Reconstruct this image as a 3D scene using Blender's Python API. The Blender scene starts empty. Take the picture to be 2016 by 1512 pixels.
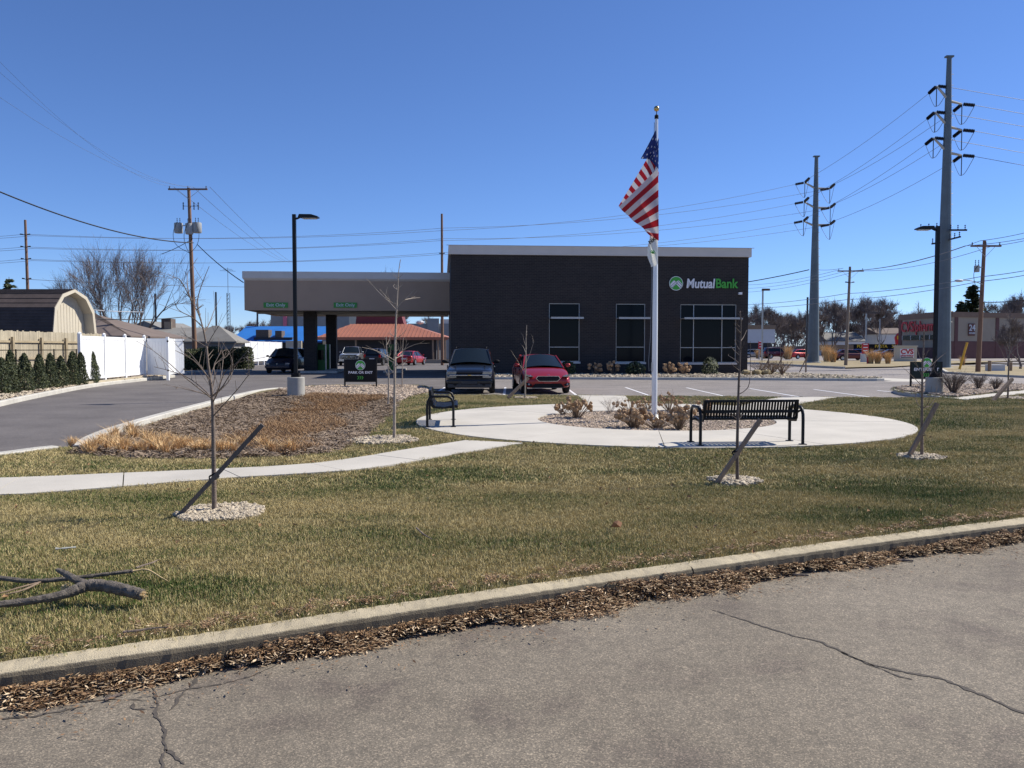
import bpy, bmesh, math, random
import numpy as np
from mathutils import Vector, Matrix, geometry
from math import radians, sin, cos, pi, tan, atan2, hypot

random.seed(7); rng = np.random.default_rng(7)
S = bpy.context.scene
COL = S.collection
# ---------------------------------------------------------------- camera, sky, sun, exposure
F = 1620.0; CAMZ = 1.75; PITCH = math.atan(70 / F); CP, SP = cos(PITCH), sin(PITCH)
cam = bpy.data.objects.new('camera', bpy.data.cameras.new('camera')); COL.objects.link(cam)
cam.location = (0, 0, CAMZ); cam.rotation_euler = (pi / 2 - PITCH, 0, 0)
cam.data.sensor_width = 36; cam.data.lens = 36 * F / 2016; cam.data.clip_end = 4000; cam.data.clip_start = .05
S.camera = cam
SUN_AZ, SUN_EL = radians(21), radians(44)        # azimuth measured from +X towards +Y
sd = Vector((cos(SUN_AZ) * cos(SUN_EL), sin(SUN_AZ) * cos(SUN_EL), sin(SUN_EL)))
w = bpy.data.worlds.new('World'); S.world = w; w.use_nodes = True
nt = w.node_tree; nt.nodes.clear()
sky = nt.nodes.new('ShaderNodeTexSky'); sky.sky_type = 'NISHITA'; sky.sun_disc = False
sky.sun_elevation = SUN_EL; sky.sun_rotation = pi / 2 - SUN_AZ
sky.air_density = 0.8; sky.dust_density = 0.0; sky.ozone_density = 10.0; sky.altitude = 280
bg = nt.nodes.new('ShaderNodeBackground'); bg.inputs[1].default_value = .106
wo = nt.nodes.new('ShaderNodeOutputWorld')
tn = nt.nodes.new('ShaderNodeMix'); tn.data_type = 'RGBA'; tn.blend_type = 'MULTIPLY'; tn.inputs[0].default_value = 1; tn.inputs[7].default_value = (1.0, .96, 1.04, 1)
nt.links.new(sky.outputs[0], tn.inputs[6]); nt.links.new(tn.outputs[2], bg.inputs[0]); nt.links.new(bg.outputs[0], wo.inputs[0])
sun = bpy.data.objects.new('sun', bpy.data.lights.new('sun', 'SUN')); COL.objects.link(sun)
sun.data.energy = 5.0; sun.data.angle = radians(.53); sun.data.color = (1, .935, .82)
sun.rotation_euler = sd.to_track_quat('Z', 'Y').to_euler(); sun.location = (20, 20, 40)
S.view_settings.view_transform = 'Standard'; S.view_settings.look = 'None'
S.view_settings.exposure = 0.40; S.view_settings.gamma = 1; S.view_settings.use_curve_mapping = False
S.cycles.max_bounces = 5; S.cycles.transparent_max_bounces = 12; S.cycles.use_denoising = True

# ---------------------------------------------------------------- helpers: photo pixel -> place
def ZY(py, d):
    v = (756 - py) / F
    return CAMZ + d * (v * CP - SP) / (CP + v * SP)
def AT(px, d, z=0.0):
    return Vector(((px - 1008) / F * (d * CP - (z - CAMZ) * SP), d, z))
def PT(px, py, d):
    return AT(px, d, ZY(py, d))
def G(px, py, z=0.15):
    v = (756 - py) / F
    s = (z - CAMZ) / (v * CP - SP)
    return Vector(((px - 1008) / F * s, s * (CP + v * SP), z))
def lerp(a, b, t): return a + (b - a) * t

# ---------------------------------------------------------------- materials
def nodes(name):
    m = bpy.data.materials.new(name); m.use_nodes = True
    n = m.node_tree; b = n.nodes['Principled BSDF']
    return m, n, b
def N(n, t, **k):
    o = n.nodes.new('ShaderNode' + t)
    for a, v in k.items():
        if a.startswith('i_'):
            o.inputs[int(a[2:])].default_value = v
        else: setattr(o, a, v)
    return o
def ramp(n, fac, stops):
    r = n.nodes.new('ShaderNodeValToRGB'); el = r.color_ramp.elements
    while len(el) < len(stops): el.new(.5)
    for e, (p, c) in zip(el, stops):
        e.position = p; e.color = (*c, 1) if len(c) == 3 else c
    n.links.new(fac, r.inputs[0]); return r.outputs[0]
def noise(n, vec, scale, detail=3, rough=.6, out=0):
    t = N(n, 'TexNoise'); t.inputs['Scale'].default_value = scale
    t.inputs['Detail'].default_value = detail; t.inputs['Roughness'].default_value = rough
    if vec: n.links.new(vec, t.inputs['Vector'])
    return t.outputs[out]
def mix(n, fac, a, b, mode='MIX'):
    x = N(n, 'Mix', data_type='RGBA', blend_type=mode)
    for sock, v in ((x.inputs[0], fac), (x.inputs[6], a), (x.inputs[7], b)):
        if hasattr(v, 'is_linked'): n.links.new(v, sock)
        elif isinstance(v, (int, float)): sock.default_value = v
        else: sock.default_value = (*v, 1)
    return x.outputs[2]
def bump(n, b, h, strength=.3, dist=.01):
    bp = N(n, 'Bump'); bp.inputs['Strength'].default_value = strength; bp.inputs['Distance'].default_value = dist
    n.links.new(h, bp.inputs['Height']); n.links.new(bp.outputs[0], b.inputs['Normal'])
def sc(c, k): return tuple(min(1, v * k) for v in c)
def M(name, c, rough=.7, var=.12, scale=4, fine=60, bmp=0, metal=0, coat=0, spec=None, island=0):
    m, n, b = nodes(name)
    tc = N(n, 'TexCoord').outputs['Object']
    f = noise(n, tc, scale, 5)
    col = ramp(n, f, [(.3, sc(c, 1 - var)), (.7, sc(c, 1 + var))])
    if fine:
        g = noise(n, tc, fine, 2)
        col = mix(n, 1.0, col, ramp(n, g, [(.3, (1 - var * .7,) * 3), (.7, (1, 1, 1))]), 'MULTIPLY')
    if island:
        ge = N(n, 'NewGeometry')
        col = mix(n, 1.0, col, ramp(n, ge.outputs['Random Per Island'], [(0, (1 - island,) * 3), (1, (1, 1, 1))]), 'MULTIPLY')
    n.links.new(col, b.inputs['Base Color'])
    b.inputs['Roughness'].default_value = rough; b.inputs['Metallic'].default_value = metal
    if coat: b.inputs['Coat Weight'].default_value = coat; b.inputs['Coat Roughness'].default_value = .04
    if spec is not None: b.inputs['Specular IOR Level'].default_value = spec
    if bmp: bump(n, b, noise(n, tc, fine or scale * 8, 3), bmp, .01)
    return m
def Mwood(name, c, var=.35, axis=(12, 12, 1)):
    m, n, b = nodes(name)
    tc = N(n, 'TexCoord').outputs['Object']
    mp = N(n, 'Mapping'); mp.inputs['Scale'].default_value = axis; n.links.new(tc, mp.inputs[0])
    f = noise(n, mp.outputs[0], 3, 6, .7)
    col = ramp(n, f, [(.25, sc(c, 1 - var)), (.75, sc(c, 1 + var))])
    n.links.new(col, b.inputs['Base Color']); b.inputs['Roughness'].default_value = .85
    bump(n, b, f, .4, .01); return m

MT = {}
def mk():
    D = MT
    D['concrete'] = M('concrete_pale', (.50, .47, .415), .9, .10, .9, 90, .2)
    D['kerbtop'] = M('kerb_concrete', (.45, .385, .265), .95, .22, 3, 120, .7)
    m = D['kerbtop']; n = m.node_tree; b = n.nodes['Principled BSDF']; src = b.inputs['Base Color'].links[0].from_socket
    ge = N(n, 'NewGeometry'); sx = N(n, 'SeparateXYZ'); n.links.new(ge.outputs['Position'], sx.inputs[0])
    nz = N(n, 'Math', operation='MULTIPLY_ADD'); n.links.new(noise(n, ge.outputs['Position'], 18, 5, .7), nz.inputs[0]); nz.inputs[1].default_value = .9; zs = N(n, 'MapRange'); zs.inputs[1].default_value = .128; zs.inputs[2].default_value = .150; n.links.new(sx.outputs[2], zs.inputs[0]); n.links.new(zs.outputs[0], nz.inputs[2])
    shade_grime = ramp(n, nz.outputs[0], [(.55, (.30, .29, .29)), (1.05, (1, 1, 1))])       # worn, dirt-stained vertical face, darkened further: its shade put into the colour
    n.links.new(mix(n, 1.0, src, shade_grime, 'MULTIPLY'), b.inputs['Base Color'])
    D['kerbfar'] = M('kerb_far', (.5, .48, .43), .9, .15, 1.5, 60, .2)
    D['base_conc'] = M('cast_concrete', (.36, .35, .32), .9, .12, 3, 50, .3)
    D['black'] = M('black_metal', (.010, .011, .013), .4, .1, 3, 0, 0, 0, 0, .25)
    D['blackm'] = M('black_matte', (.010, .010, .011), .7, .2, 3, 0, 0, 0, 0, .2)
    D['polewhite'] = M('pole_white', (.72, .73, .75), .35, .04, 2, 0, 0, .2)
    D['gold'] = M('brass', (.6, .42, .18), .25, .1, 4, 0, 0, 1)
    D['bark'] = M('bark_young', (.20, .155, .125), .9, .3, 14, 90, .6)
    D['barklimb'] = M('bark_limb', (.17, .145, .12), .95, .45, 26, 130, 1.0)
    D['barkdark'] = M('bark_dark', (.13, .10, .085), .9, .3, 8, 60, .6)
    D['barklight'] = M('bark_pale', (.36, .30, .24), .8, .25, 14, 90, .4)
    D['twigfar'] = M('twig_far', (.175, .145, .135), .9, .25, .6, 0)
    D['stake'] = Mwood('stake_wood', (.12, .10, .085))
    D['staketan'] = Mwood('stake_wood_tan', (.27, .19, .13))
    D['polewood'] = Mwood('pole_wood', (.20, .115, .075), .35, (10, 10, .5))
    D['polegrey'] = Mwood('pole_wood_grey', (.24, .19, .15), .3, (10, 10, .5))
    D['stone'] = M('river_stone', (.58, .49, .36), .8, .12, 30, 0, 0, island=.55)
    D['gravel'] = M('gravel_brown', (.62, .49, .37), .85, .15, 20, 0, 0, island=.65)
    D['steel'] = M('galvanised_steel', (.125, .155, .175), .55, .12, 1.2, 12, .05, .25)
    D['steellight'] = M('steel_light', (.42, .42, .40), .45, .08, 2, 0, 0, .5)
    D['insul'] = M('insulator_dark', (.022, .02, .025), .35, .1, 5, 0)
    D['trans'] = M('transformer_grey', (.33, .34, .34), .5, .08, 2, 0)
    D['wire'] = M('wire_dark', (.03, .032, .036), .6, .05, 2, 0)
    D['wirel'] = M('wire_aluminium', (.18, .19, .21), .5, .05, 2, 0)
    D['vinyl'] = M('vinyl_white', (.80, .81, .82), .45, .02, 2, 0)
    D['fencewood'] = M('fence_boards', (.46, .40, .29), .85, .12, 1.5, 30, .2, island=.22)
    D['fencepost'] = M('fence_post_wood', (.38, .31, .2), .85, .2, 2, 30, .2)
    D['cream'] = M('cream_siding', (.52, .47, .375), .8, .05, 1, 0)
    D['shedroof'] = M('brown_shingle', (.085, .063, .058), .9, .25, 2, 40, .4, island=.3)
    D['greyroof'] = M('grey_shingle', (.215, .21, .20), .9, .14, 1.2, 25, .3)
    D['brownroof'] = M('brown_roof', (.16, .125, .11), .9, .12, 1.2, 25, .3)
    D['greywall'] = M('grey_wall', (.25, .25, .25), .8, .08, 1, 0)
    D['blueroof'] = M('blue_roof', (.02, .16, .50), .6, .1, .7, 0)
    D['whitewall'] = M('white_wall', (.72, .72, .70), .8, .05, 1, 0)
    D['darkwall'] = M('dark_wall', (.035, .035, .04), .8, .1, 1, 0)
    D['tanwall'] = M('tan_wall', (.33, .275, .21), .85, .07, .6, 20, .1)
    D['cvsbase'] = M('maroon_brick', (.13, .06, .055), .85, .12, 1, 20, .1)
    D['cvstrim'] = M('brown_trim', (.20, .13, .09), .8, .08, 1, 0)
    D['red'] = M('sign_red', (.50, .02, .03), .45, .05, 2, 0)
    D['yellow'] = M('sign_yellow', (.75, .50, .03), .5, .05, 2, 0)
    D['kgreen_shaded'] = M('kiosk_green_shaded', (.035, .15, .02), .5, .06, 2, 0)  # darker copy of the sign green, canopy shade put into the kiosk colour
    D['green'] = M('sign_green', (.03, .24, .03), .45, .06, 2, 0)
    D['bgreen'] = M('letter_green', (.06, .38, .04), .4, .05, 2, 0)
    D['signgrey'] = M('letter_grey', (.50, .52, .55), .5, .04, 2, 0)
    D['whitesign'] = M('letter_white', (.8, .8, .82), .45, .03, 2, 0)
    D['signblack'] = M('sign_panel_black', (.006, .007, .010), .5, .1, 2, 0, 0, 0, 0, .2)
    D['signdark'] = M('sign_panel_dark_green', (.008, .018, .016), .4, .1, 2, 0, 0, 0, 0, .3)
    D['cornice'] = M('cornice_metal', (.62, .57, .52), .6, .05, 1, 0)
    D['fascia'] = M('fascia_stucco', (.40, .285, .205), .9, .05, .8, 40, .15)
    D['soffit'] = M('soffit_grey', (.3, .28, .25), .8, .05, 1, 0)
    D['alum'] = M('window_aluminium', (.42, .42, .42), .35, .04, 2, 0, 0, .3)
    D['copper'] = M('copper_roof', (.36, .14, .085), .6, .1, .5, 6, 0, .1)
    D['darkred'] = M('dark_red_wall', (.15, .035, .04), .8, .1, 1, 0)
    D['tyre'] = M('tyre_rubber', (.012, .012, .012), .85, .1, 5, 0)
    D['rim'] = M('rim_alloy', (.45, .45, .47), .3, .05, 5, 0, 0, .9)
    D['chrome'] = M('chrome', (.6, .62, .65), .15, .03, 5, 0, 0, 1)
    D['plastic'] = M('bumper_plastic', (.03, .03, .033), .6, .08, 5, 0)
    D['lamp'] = M('headlamp_lens', (.30, .32, .34), .08, .2, 9, 0, 0, .6)
    D['tail'] = M('tail_lamp', (.45, .01, .01), .15, .1, 9, 0)
    D['hydr'] = M('dried_flower', (.46, .30, .17), .95, .25, 20, 90, .5, island=.45)
    D['stem'] = M('dry_stem', (.22, .16, .11), .9, .2, 14, 0)
    D['yellowpost'] = M('guy_guard_yellow', (.75, .40, .03), .5, .05, 4, 0)
    D['leafbrown'] = M('dead_leaf', (.28, .14, .07), .8, .2, 20, 0)
    D['tissue'] = M('tissue', (.8, .8, .8), .9, .05, 20, 0)
    D['brokenwood'] = M('broken_wood', (.58, .43, .22), .9, .2, 20, 0)
    m, n, b = nodes('window_glass')
    b.inputs['Base Color'].default_value = (.006, .008, .012, 1); b.inputs['Roughness'].default_value = .06
    b.inputs['Specular IOR Level'].default_value = .1; D['glass'] = m
    m, n, b = nodes('car_glass')
    b.inputs['Base Color'].default_value = (.012, .018, .022, 1); b.inputs['Roughness'].default_value = .05
    b.inputs['Specular IOR Level'].default_value = .4; D['carglass'] = m
    def asphalt(name, dark, light, patch, speck=.5, vs=110):
        m, n, b = nodes(name)
        p = N(n, 'NewGeometry').outputs['Position']
        v = N(n, 'TexVoronoi'); v.inputs['Scale'].default_value = vs; n.links.new(p, v.inputs['Vector'])
        big = noise(n, p, .55, 5, .6); mid = noise(n, p, 9, 4, .7); fin = noise(n, p, 70, 3, .7)
        c = ramp(n, big, [(.35, sc(dark, 1)), (.65, light)])
        c = mix(n, patch, c, ramp(n, mid, [(.3, (.55, .54, .54)), (.7, (1.25, 1.22, 1.2))]), 'MULTIPLY')
        sp = N(n, 'SeparateColor'); n.links.new(v.outputs['Color'], sp.inputs[0])
        c = mix(n, speck, c, ramp(n, sp.outputs[0], [(.0, (.42, .42, .43)), (.35, (.85, .84, .83)), (.75, (1.05, 1.03, 1)), (.93, (2.1, 2.0, 1.9))]), 'MULTIPLY')
        c = mix(n, .5, c, ramp(n, fin, [(.3, (.6, .6, .6)), (.7, (1.3, 1.3, 1.3))]), 'MULTIPLY')
        if name == 'street_asphalt':
            st = noise(n, p, 1.1, 6, .65); c = mix(n, 1.0, c, ramp(n, st, [(.36, (.78, .76, .80)), (.47, (1, 1, 1)), (.60, (1, 1, 1)), (.75, (1.13, 1.11, 1.08))]), 'MULTIPLY')
        n.links.new(c, b.inputs['Base Color']); b.inputs['Roughness'].default_value = .9
        bump(n, b, sp.outputs[0], .25, .005)
        return m
    D['street'] = asphalt('street_asphalt', (.160, .138, .106), (.205, .180, .142), .5, .7, 165)
    D['lot'] = asphalt('lot_asphalt', (.175, .16, .155), (.235, .215, .205), .35, .4, 70)
    D['drive'] = asphalt('drive_asphalt', (.105, .095, .092), (.150, .137, .132), .35, .3, 60)
    D['road'] = asphalt('road_asphalt', (.22, .2, .19), (.29, .265, .25), .35, .4, 60)
    # grass blades and turf below share the same patch pattern (by place)
    def grass(name, blade, gr=(.095, .155, .036), tn=(.56, .46, .23), br=(.275, .245, .095), bias=0.0):
        m, n, b = nodes(name)
        p = N(n, 'NewGeometry').outputs['Position']
        mp = N(n, 'Mapping'); mp.inputs['Scale'].default_value = (.5, 1.1, 1); n.links.new(p, mp.inputs[0])
        big = noise(n, mp.outputs[0], .75, 5, .62); mid = noise(n, p, 5.5, 4, .7); fin = noise(n, p, 60 if not blade else 200, 3, .7)
        a = N(n, 'Math', operation='MULTIPLY_ADD'); n.links.new(mid, a.inputs[0]); a.inputs[1].default_value = .45; bg2 = N(n, 'Math', operation='MULTIPLY_ADD'); n.links.new(big, bg2.inputs[0]); bg2.inputs[1].default_value = 1.7; bg2.inputs[2].default_value = -.30; n.links.new(bg2.outputs[0], a.inputs[2])
        rd = N(n, 'Math', operation='MULTIPLY_ADD'); rd.inputs[1].default_value = .62 if blade else .35; n.links.new(a.outputs[0], rd.inputs[2])
        if blade:
            n.links.new(N(n, 'NewGeometry').outputs['Random Per Island'], rd.inputs[0])
        else: n.links.new(fin, rd.inputs[0])
        lo = (.83 if blade else .66) + bias
        c = ramp(n, rd.outputs[0], [(lo - .25, sc(gr, .75)), (lo - .05, gr), (min(.97, lo + .09), br), (1.0, tn)])
        c = mix(n, .8, c, ramp(n, fin, [(.25, (.5, .5, .5)), (.75, (1.25, 1.25, 1.25))]), 'MULTIPLY')
        n.links.new(c, b.inputs['Base Color']); b.inputs['Roughness'].default_value = .85
        b.inputs['Specular IOR Level'].default_value = .25
        if not blade: bump(n, b, fin, .8, .03)
        return m
    D['turf'] = grass('turf', False, (.065, .088, .028), (.20, .17, .08), (.13, .12, .048))
    D['blade'] = grass('grass_blade', True)
    D['fargrass'] = M('dry_grass_far', (.30, .24, .13), .95, .25, .5, 8)
    D['fargreen'] = M('green_grass_far', (.13, .135, .05), .95, .25, .8, 8)
    D['earth'] = M('far_ground', (.17, .155, .13), .95, .2, .05, 2)
    def soil(name, a, c2, sc_):
        m, n, b = nodes(name)
        p = N(n, 'NewGeometry').outputs['Position']
        f = noise(n, p, sc_, 4, .7); g = noise(n, p, .8, 3)
        c = mix(n, g, ramp(n, f, [(.3, sc(a, .45)), (.55, a), (.75, sc(a, 1.6))]), ramp(n, f, [(.3, sc(c2, .45)), (.55, c2), (.75, sc(c2, 1.6))]))
        n.links.new(c, b.inputs['Base Color']); b.inputs['Roughness'].default_value = .95
        bump(n, b, f, .9, .03); return m
    D['mulch'] = soil('mulch', (.22, .17, .125), (.15, .11, .075), 22)
    D['gravelbed'] = soil('gravel_bed', (.36, .29, .22), (.33, .26, .19), 30)
    D['chip'] = M('mulch_chip', (.40, .30, .215), .95, .3, 6, 0, island=.8)
    m, n, b = nodes('leaf_litter')
    r = N(n, 'NewGeometry').outputs['Random Per Island']
    c = ramp(n, r, [(0, (.045, .028, .018)), (.3, (.15, .082, .042)), (.65, (.33, .195, .095)), (.88, (.48, .33, .18)), (.98, (.62, .48, .32))])
    n.links.new(c, b.inputs['Base Color']); b.inputs['Roughness'].default_value = .85; D['litter'] = m
    m, n, b = nodes('tan_tuft')
    r = N(n, 'NewGeometry').outputs['Random Per Island']
    c = ramp(n, r, [(0, (.34, .19, .08)), (.5, (.70, .45, .20)), (1, (.85, .64, .36))])
    n.links.new(c, b.inputs['Base Color']); b.inputs['Roughness'].default_value = .8; D['tantuft'] = m
    m, n, b = nodes('orange_groundcover')
    r = N(n, 'NewGeometry').outputs['Random Per Island']
    c = ramp(n, r, [(0, (.10, .06, .035)), (.5, (.30, .175, .085)), (1, (.48, .31, .16))])
    n.links.new(c, b.inputs['Base Color']); b.inputs['Roughness'].default_value = .85; D['orange'] = m
    m, n, b = nodes('evergreen_foliage')
    r = N(n, 'NewGeometry').outputs['Random Per Island']
    c = ramp(n, r, [(0, (.012, .022, .008)), (.6, (.035, .05, .016)), (1, (.12, .13, .045))])
    n.links.new(c, b.inputs['Base Color']); b.inputs['Roughness'].default_value = .7; D['evergreen'] = m
    # dark brick, courses 68 mm, in the local frame of the bank
    m, n, b = nodes('dark_brick')
    tc = N(n, 'TexCoord').outputs['Object']
    sx = N(n, 'SeparateXYZ'); n.links.new(tc, sx.inputs[0])
    ad = N(n, 'Math', operation='ADD'); n.links.new(sx.outputs[0], ad.inputs[0]); n.links.new(sx.outputs[1], ad.inputs[1])
    cx = N(n, 'CombineXYZ'); n.links.new(ad.outputs[0], cx.inputs[0]); n.links.new(sx.outputs[2], cx.inputs[1])
    bt = N(n, 'TexBrick'); bt.inputs['Scale'].default_value = 1; bt.inputs['Brick Width'].default_value = .3
    bt.inputs['Row Height'].default_value = .1; bt.inputs['Mortar Size'].default_value = .011; bt.inputs['Bias'].default_value = -.1
    bt.inputs['Color1'].default_value = (.018, .014, .014, 1); bt.inputs['Color2'].default_value = (.030, .0235, .022, 1)
    bt.inputs['Mortar'].default_value = (.050, .043, .039, 1)
    n.links.new(cx.outputs[0], bt.inputs['Vector'])
    nn = noise(n, tc, .7, 4)
    c = mix(n, 1.0, bt.outputs[0], ramp(n, nn, [(.3, (.8, .8, .82)), (.7, (1.15, 1.12, 1.1))]), 'MULTIPLY')
    n.links.new(c, b.inputs['Base Color']); b.inputs['Roughness'].default_value = .8
    bump(n, b, bt.outputs[1], -.4, .01); D['brick'] = m
    # stars and stripes by UV
    m, n, b = nodes('flag_cloth')
    uv = N(n, 'TexCoord').outputs['UV']; sx = N(n, 'SeparateXYZ'); n.links.new(uv, sx.inputs[0])
    def mt(op, a, bb=None):
        q = N(n, 'Math', operation=op)
        for i, v in enumerate((a, bb)):
            if v is None: continue
            if hasattr(v, 'is_linked'): n.links.new(v, q.inputs[i])
            else: q.inputs[i].default_value = v
        return q.outputs[0]
    U, V = sx.outputs[0], sx.outputs[1]
    st = mt('MODULO', mt('FLOOR', mt('MULTIPLY', V, 13)), 2)             # 0 red, 1 white
    c = mix(n, st, (.36, .012, .022), (.60, .59, .62))
    cant = mt('MULTIPLY', mt('LESS_THAN', U, .4), mt('GREATER_THAN', V, 6 / 13))
    a1 = mt('SUBTRACT', mt('FRACT', mt('MULTIPLY', U, 15)), .5); a2 = mt('SUBTRACT', mt('FRACT', mt('MULTIPLY', V, 9.3)), .5)
    rr = mt('ADD', mt('MULTIPLY', a1, a1), mt('MULTIPLY', a2, a2))
    star = mt('LESS_THAN', rr, .04)
    ck = mt('MODULO', mt('ADD', mt('FLOOR', mt('MULTIPLY', U, 15)), mt('FLOOR', mt('MULTIPLY', V, 9.3))), 2)
    star = mt('MULTIPLY', star, ck)
    c = mix(n, cant, c, mix(n, star, (.02, .035, .16), (.55, .56, .6)))
    n.links.new(c, b.inputs['Base Color']); b.inputs['Roughness'].default_value = .75
    tr = N(n, 'BsdfTranslucent'); n.links.new(c, tr.inputs[0]); ms = N(n, 'MixShader'); ms.inputs[0].default_value = .45
    n.links.new(b.outputs[0], ms.inputs[1]); n.links.new(tr.outputs[0], ms.inputs[2])
    n.links.new(ms.outputs[0], n.nodes['Material Output'].inputs[0]); D['flag'] = m
    m, n, b = nodes('white_cloth')
    tr = N(n, 'BsdfTranslucent'); tr.inputs[0].default_value = (.75, .76, .72, 1); b.inputs['Base Color'].default_value = (.75, .76, .74, 1)
    ms = N(n, 'MixShader'); ms.inputs[0].default_value = .4
    n.links.new(b.outputs[0], ms.inputs[1]); n.links.new(tr.outputs[0], ms.inputs[2])
    n.links.new(ms.outputs[0], n.nodes['Material Output'].inputs[0]); D['wcloth'] = m
mk()
def paint(name, c, metal=.3, rough=.35):
    return M(name, c, rough, .05, 3, 0, 0, metal, .55)

# ---------------------------------------------------------------- mesh builder
class MB:
    def __init__(s): s.v = []; s.f = []
    def add(s, v, f):
        o = len(s.v); s.v += [tuple(p) for p in v]; s.f += [tuple(i + o for i in q) for q in f]; return s
    def box(s, x0, x1, y0, y1, z0, z1):
        return s.add([(x0, y0, z0), (x1, y0, z0), (x1, y1, z0), (x0, y1, z0), (x0, y0, z1), (x1, y0, z1), (x1, y1, z1), (x0, y1, z1)],
                     [(3, 2, 1, 0), (4, 5, 6, 7), (0, 1, 5, 4), (1, 2, 6, 5), (2, 3, 7, 6), (3, 0, 4, 7)])
    def beam(s, a, b, wd, th, up=(0, 0, 1)):
        a, b = Vector(a), Vector(b); d = (b - a).normalized(); up = Vector(up)
        if abs(d.dot(up)) > .98: up = Vector((0, 1, 0))
        r = d.cross(up).normalized(); u = r.cross(d)
        v = [p + r * (i * wd / 2) + u * (j * th / 2) for p in (a, b) for i, j in ((-1, -1), (1, -1), (1, 1), (-1, 1))]
        return s.add(v, [(3, 2, 1, 0), (4, 5, 6, 7), (0, 1, 5, 4), (1, 2, 6, 5), (2, 3, 7, 6), (3, 0, 4, 7)])
    def tube(s, pts, rad, n=8, cap=True):
        pts = [Vector(p) for p in pts]; k = len(pts)
        if not hasattr(rad, '__len__'): rad = [rad] * k
        V = []; prev = None
        for i, p in enumerate(pts):
            d = (pts[min(i + 1, k - 1)] - pts[max(i - 1, 0)])
            d = d.normalized() if d.length > 1e-9 else Vector((0, 0, 1))
            if prev is None:
                up = Vector((0, 0, 1)) if abs(d.z) < .9 else Vector((1, 0, 0)); r = d.cross(up).normalized()
            else:
                r = prev - d * prev.dot(d)
                r = r.normalized() if r.length > 1e-6 else d.orthogonal().normalized()
            prev = r; u = d.cross(r)
            for j in range(n):
                a = 2 * pi * j / n; V.append(p + (r * cos(a) + u * sin(a)) * rad[i])
        Fc = [(i * n + j, i * n + (j + 1) % n, (i + 1) * n + (j + 1) % n, (i + 1) * n + j) for i in range(k - 1) for j in range(n)]
        if cap: Fc += [tuple(range(n - 1, -1, -1)), tuple((k - 1) * n + j for j in range(n))]
        return s.add(V, Fc)
    def lathe(s, prof, c=(0, 0, 0), n=16):
        V = []; c = Vector(c)
        for r, z in prof:
            for j in range(n): a = 2 * pi * j / n; V.append(c + Vector((r * cos(a), r * sin(a), z)))
        k = len(prof)
        Fc = [(i * n + j, i * n + (j + 1) % n, (i + 1) * n + (j + 1) % n, (i + 1) * n + j) for i in range(k - 1) for j in range(n)]
        Fc += [tuple(range(n - 1, -1, -1)), tuple((k - 1) * n + j for j in range(n))]
        return s.add(V, Fc)
    def prism(s, poly, a, b, axis='z'):
        """poly of 2D points extruded from a to b along axis"""
        def q(p, t):
            return {'z': (p[0], p[1], t), 'y': (p[0], t, p[1]), 'x': (t, p[0], p[1])}[axis]
        n = len(poly)
        return s.add([q(p, a) for p in poly] + [q(p, b) for p in poly],
                     [tuple(range(n - 1, -1, -1)), tuple(range(n, 2 * n))] + [(i, (i + 1) % n, n + (i + 1) % n, n + i) for i in range(n)])
    def blob(s, c, r, n=7, k=5, j=.15, zs=1):
        c = Vector(c); V = []
        for i in range(1, k):
            t = pi * i / k
            for q in range(n):
                a = 2 * pi * q / n; rr = r * (1 + random.uniform(-j, j))
                V.append(c + Vector((rr * sin(t) * cos(a), rr * sin(t) * sin(a), rr * zs * cos(t))))
        V += [c + Vector((0, 0, r * zs)), c - Vector((0, 0, r * zs))]; T = len(V) - 2
        Fc = [(i * n + q, (i + 1) * n + q, (i + 1) * n + (q + 1) % n, i * n + (q + 1) % n) for i in range(k - 2) for q in range(n)]
        Fc += [(T, q, (q + 1) % n) for q in range(n)] + [(T + 1, (k - 2) * n + (q + 1) % n, (k - 2) * n + q) for q in range(n)]
        return s.add(V, Fc)
    def mesh(s, name, mat, smooth=False):
        m = bpy.data.meshes.new(name); m.from_pydata(s.v, [], s.f); m.materials.append(mat)
        bm = bmesh.new(); bm.from_mesh(m); bmesh.ops.recalc_face_normals(bm, faces=bm.faces); bm.to_mesh(m); bm.free()
        if smooth:
            m.polygons.foreach_set('use_smooth', [True] * len(m.polygons))
            try: m.set_sharp_from_angle(angle=radians(38))
            except Exception: pass
        m.update(); return m
    def build(s, name, mat, parent=None, smooth=False, **k):
        return link(name, s.mesh(name, mat, smooth), parent, **k)
def link(name, data, parent=None, loc=None, rot=None, **k):
    o = bpy.data.objects.new(name, data); COL.objects.link(o)
    if parent: o.parent = parent
    if loc is not None: o.location = loc
    if rot is not None: o.rotation_euler = rot
    for a, v in k.items(): o[a] = v
    return o
def tag(o, label, cat, group=None):
    o['label'] = label; o['category'] = cat
    if group: o['group'] = group
    return o
def thing(name, label, cat, loc=(0, 0, 0), rz=0, group=None):
    o = link(name, None, None, loc, (0, 0, rz)); o.empty_display_size = .2
    return tag(o, label, cat, group)
def struct(o): o['kind'] = 'structure'; return o
def stuff(o): o['kind'] = 'stuff'; return o
def dup(root, loc, rz=0, label=None, scale=None):
    m = {}
    def cp(o, par):
        c = o.copy(); COL.objects.link(c); c.parent = par
        for ch in KIDS.get(o.name, []): cp(ch, c)
        return c
    r = cp(root, None); r.location = loc; r.rotation_euler = (0, 0, rz)
    if scale: r.scale = scale if hasattr(scale, '__len__') else (scale,) * 3
    if label: r['label'] = label
    return r
KIDS = {}
def reg():
    KIDS.clear()
    for o in COL.objects:
        if o.parent: KIDS.setdefault(o.parent.name, []).append(o)

def rel(o, pts): return [Vector(p) - Vector(o.location) for p in pts]
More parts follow.
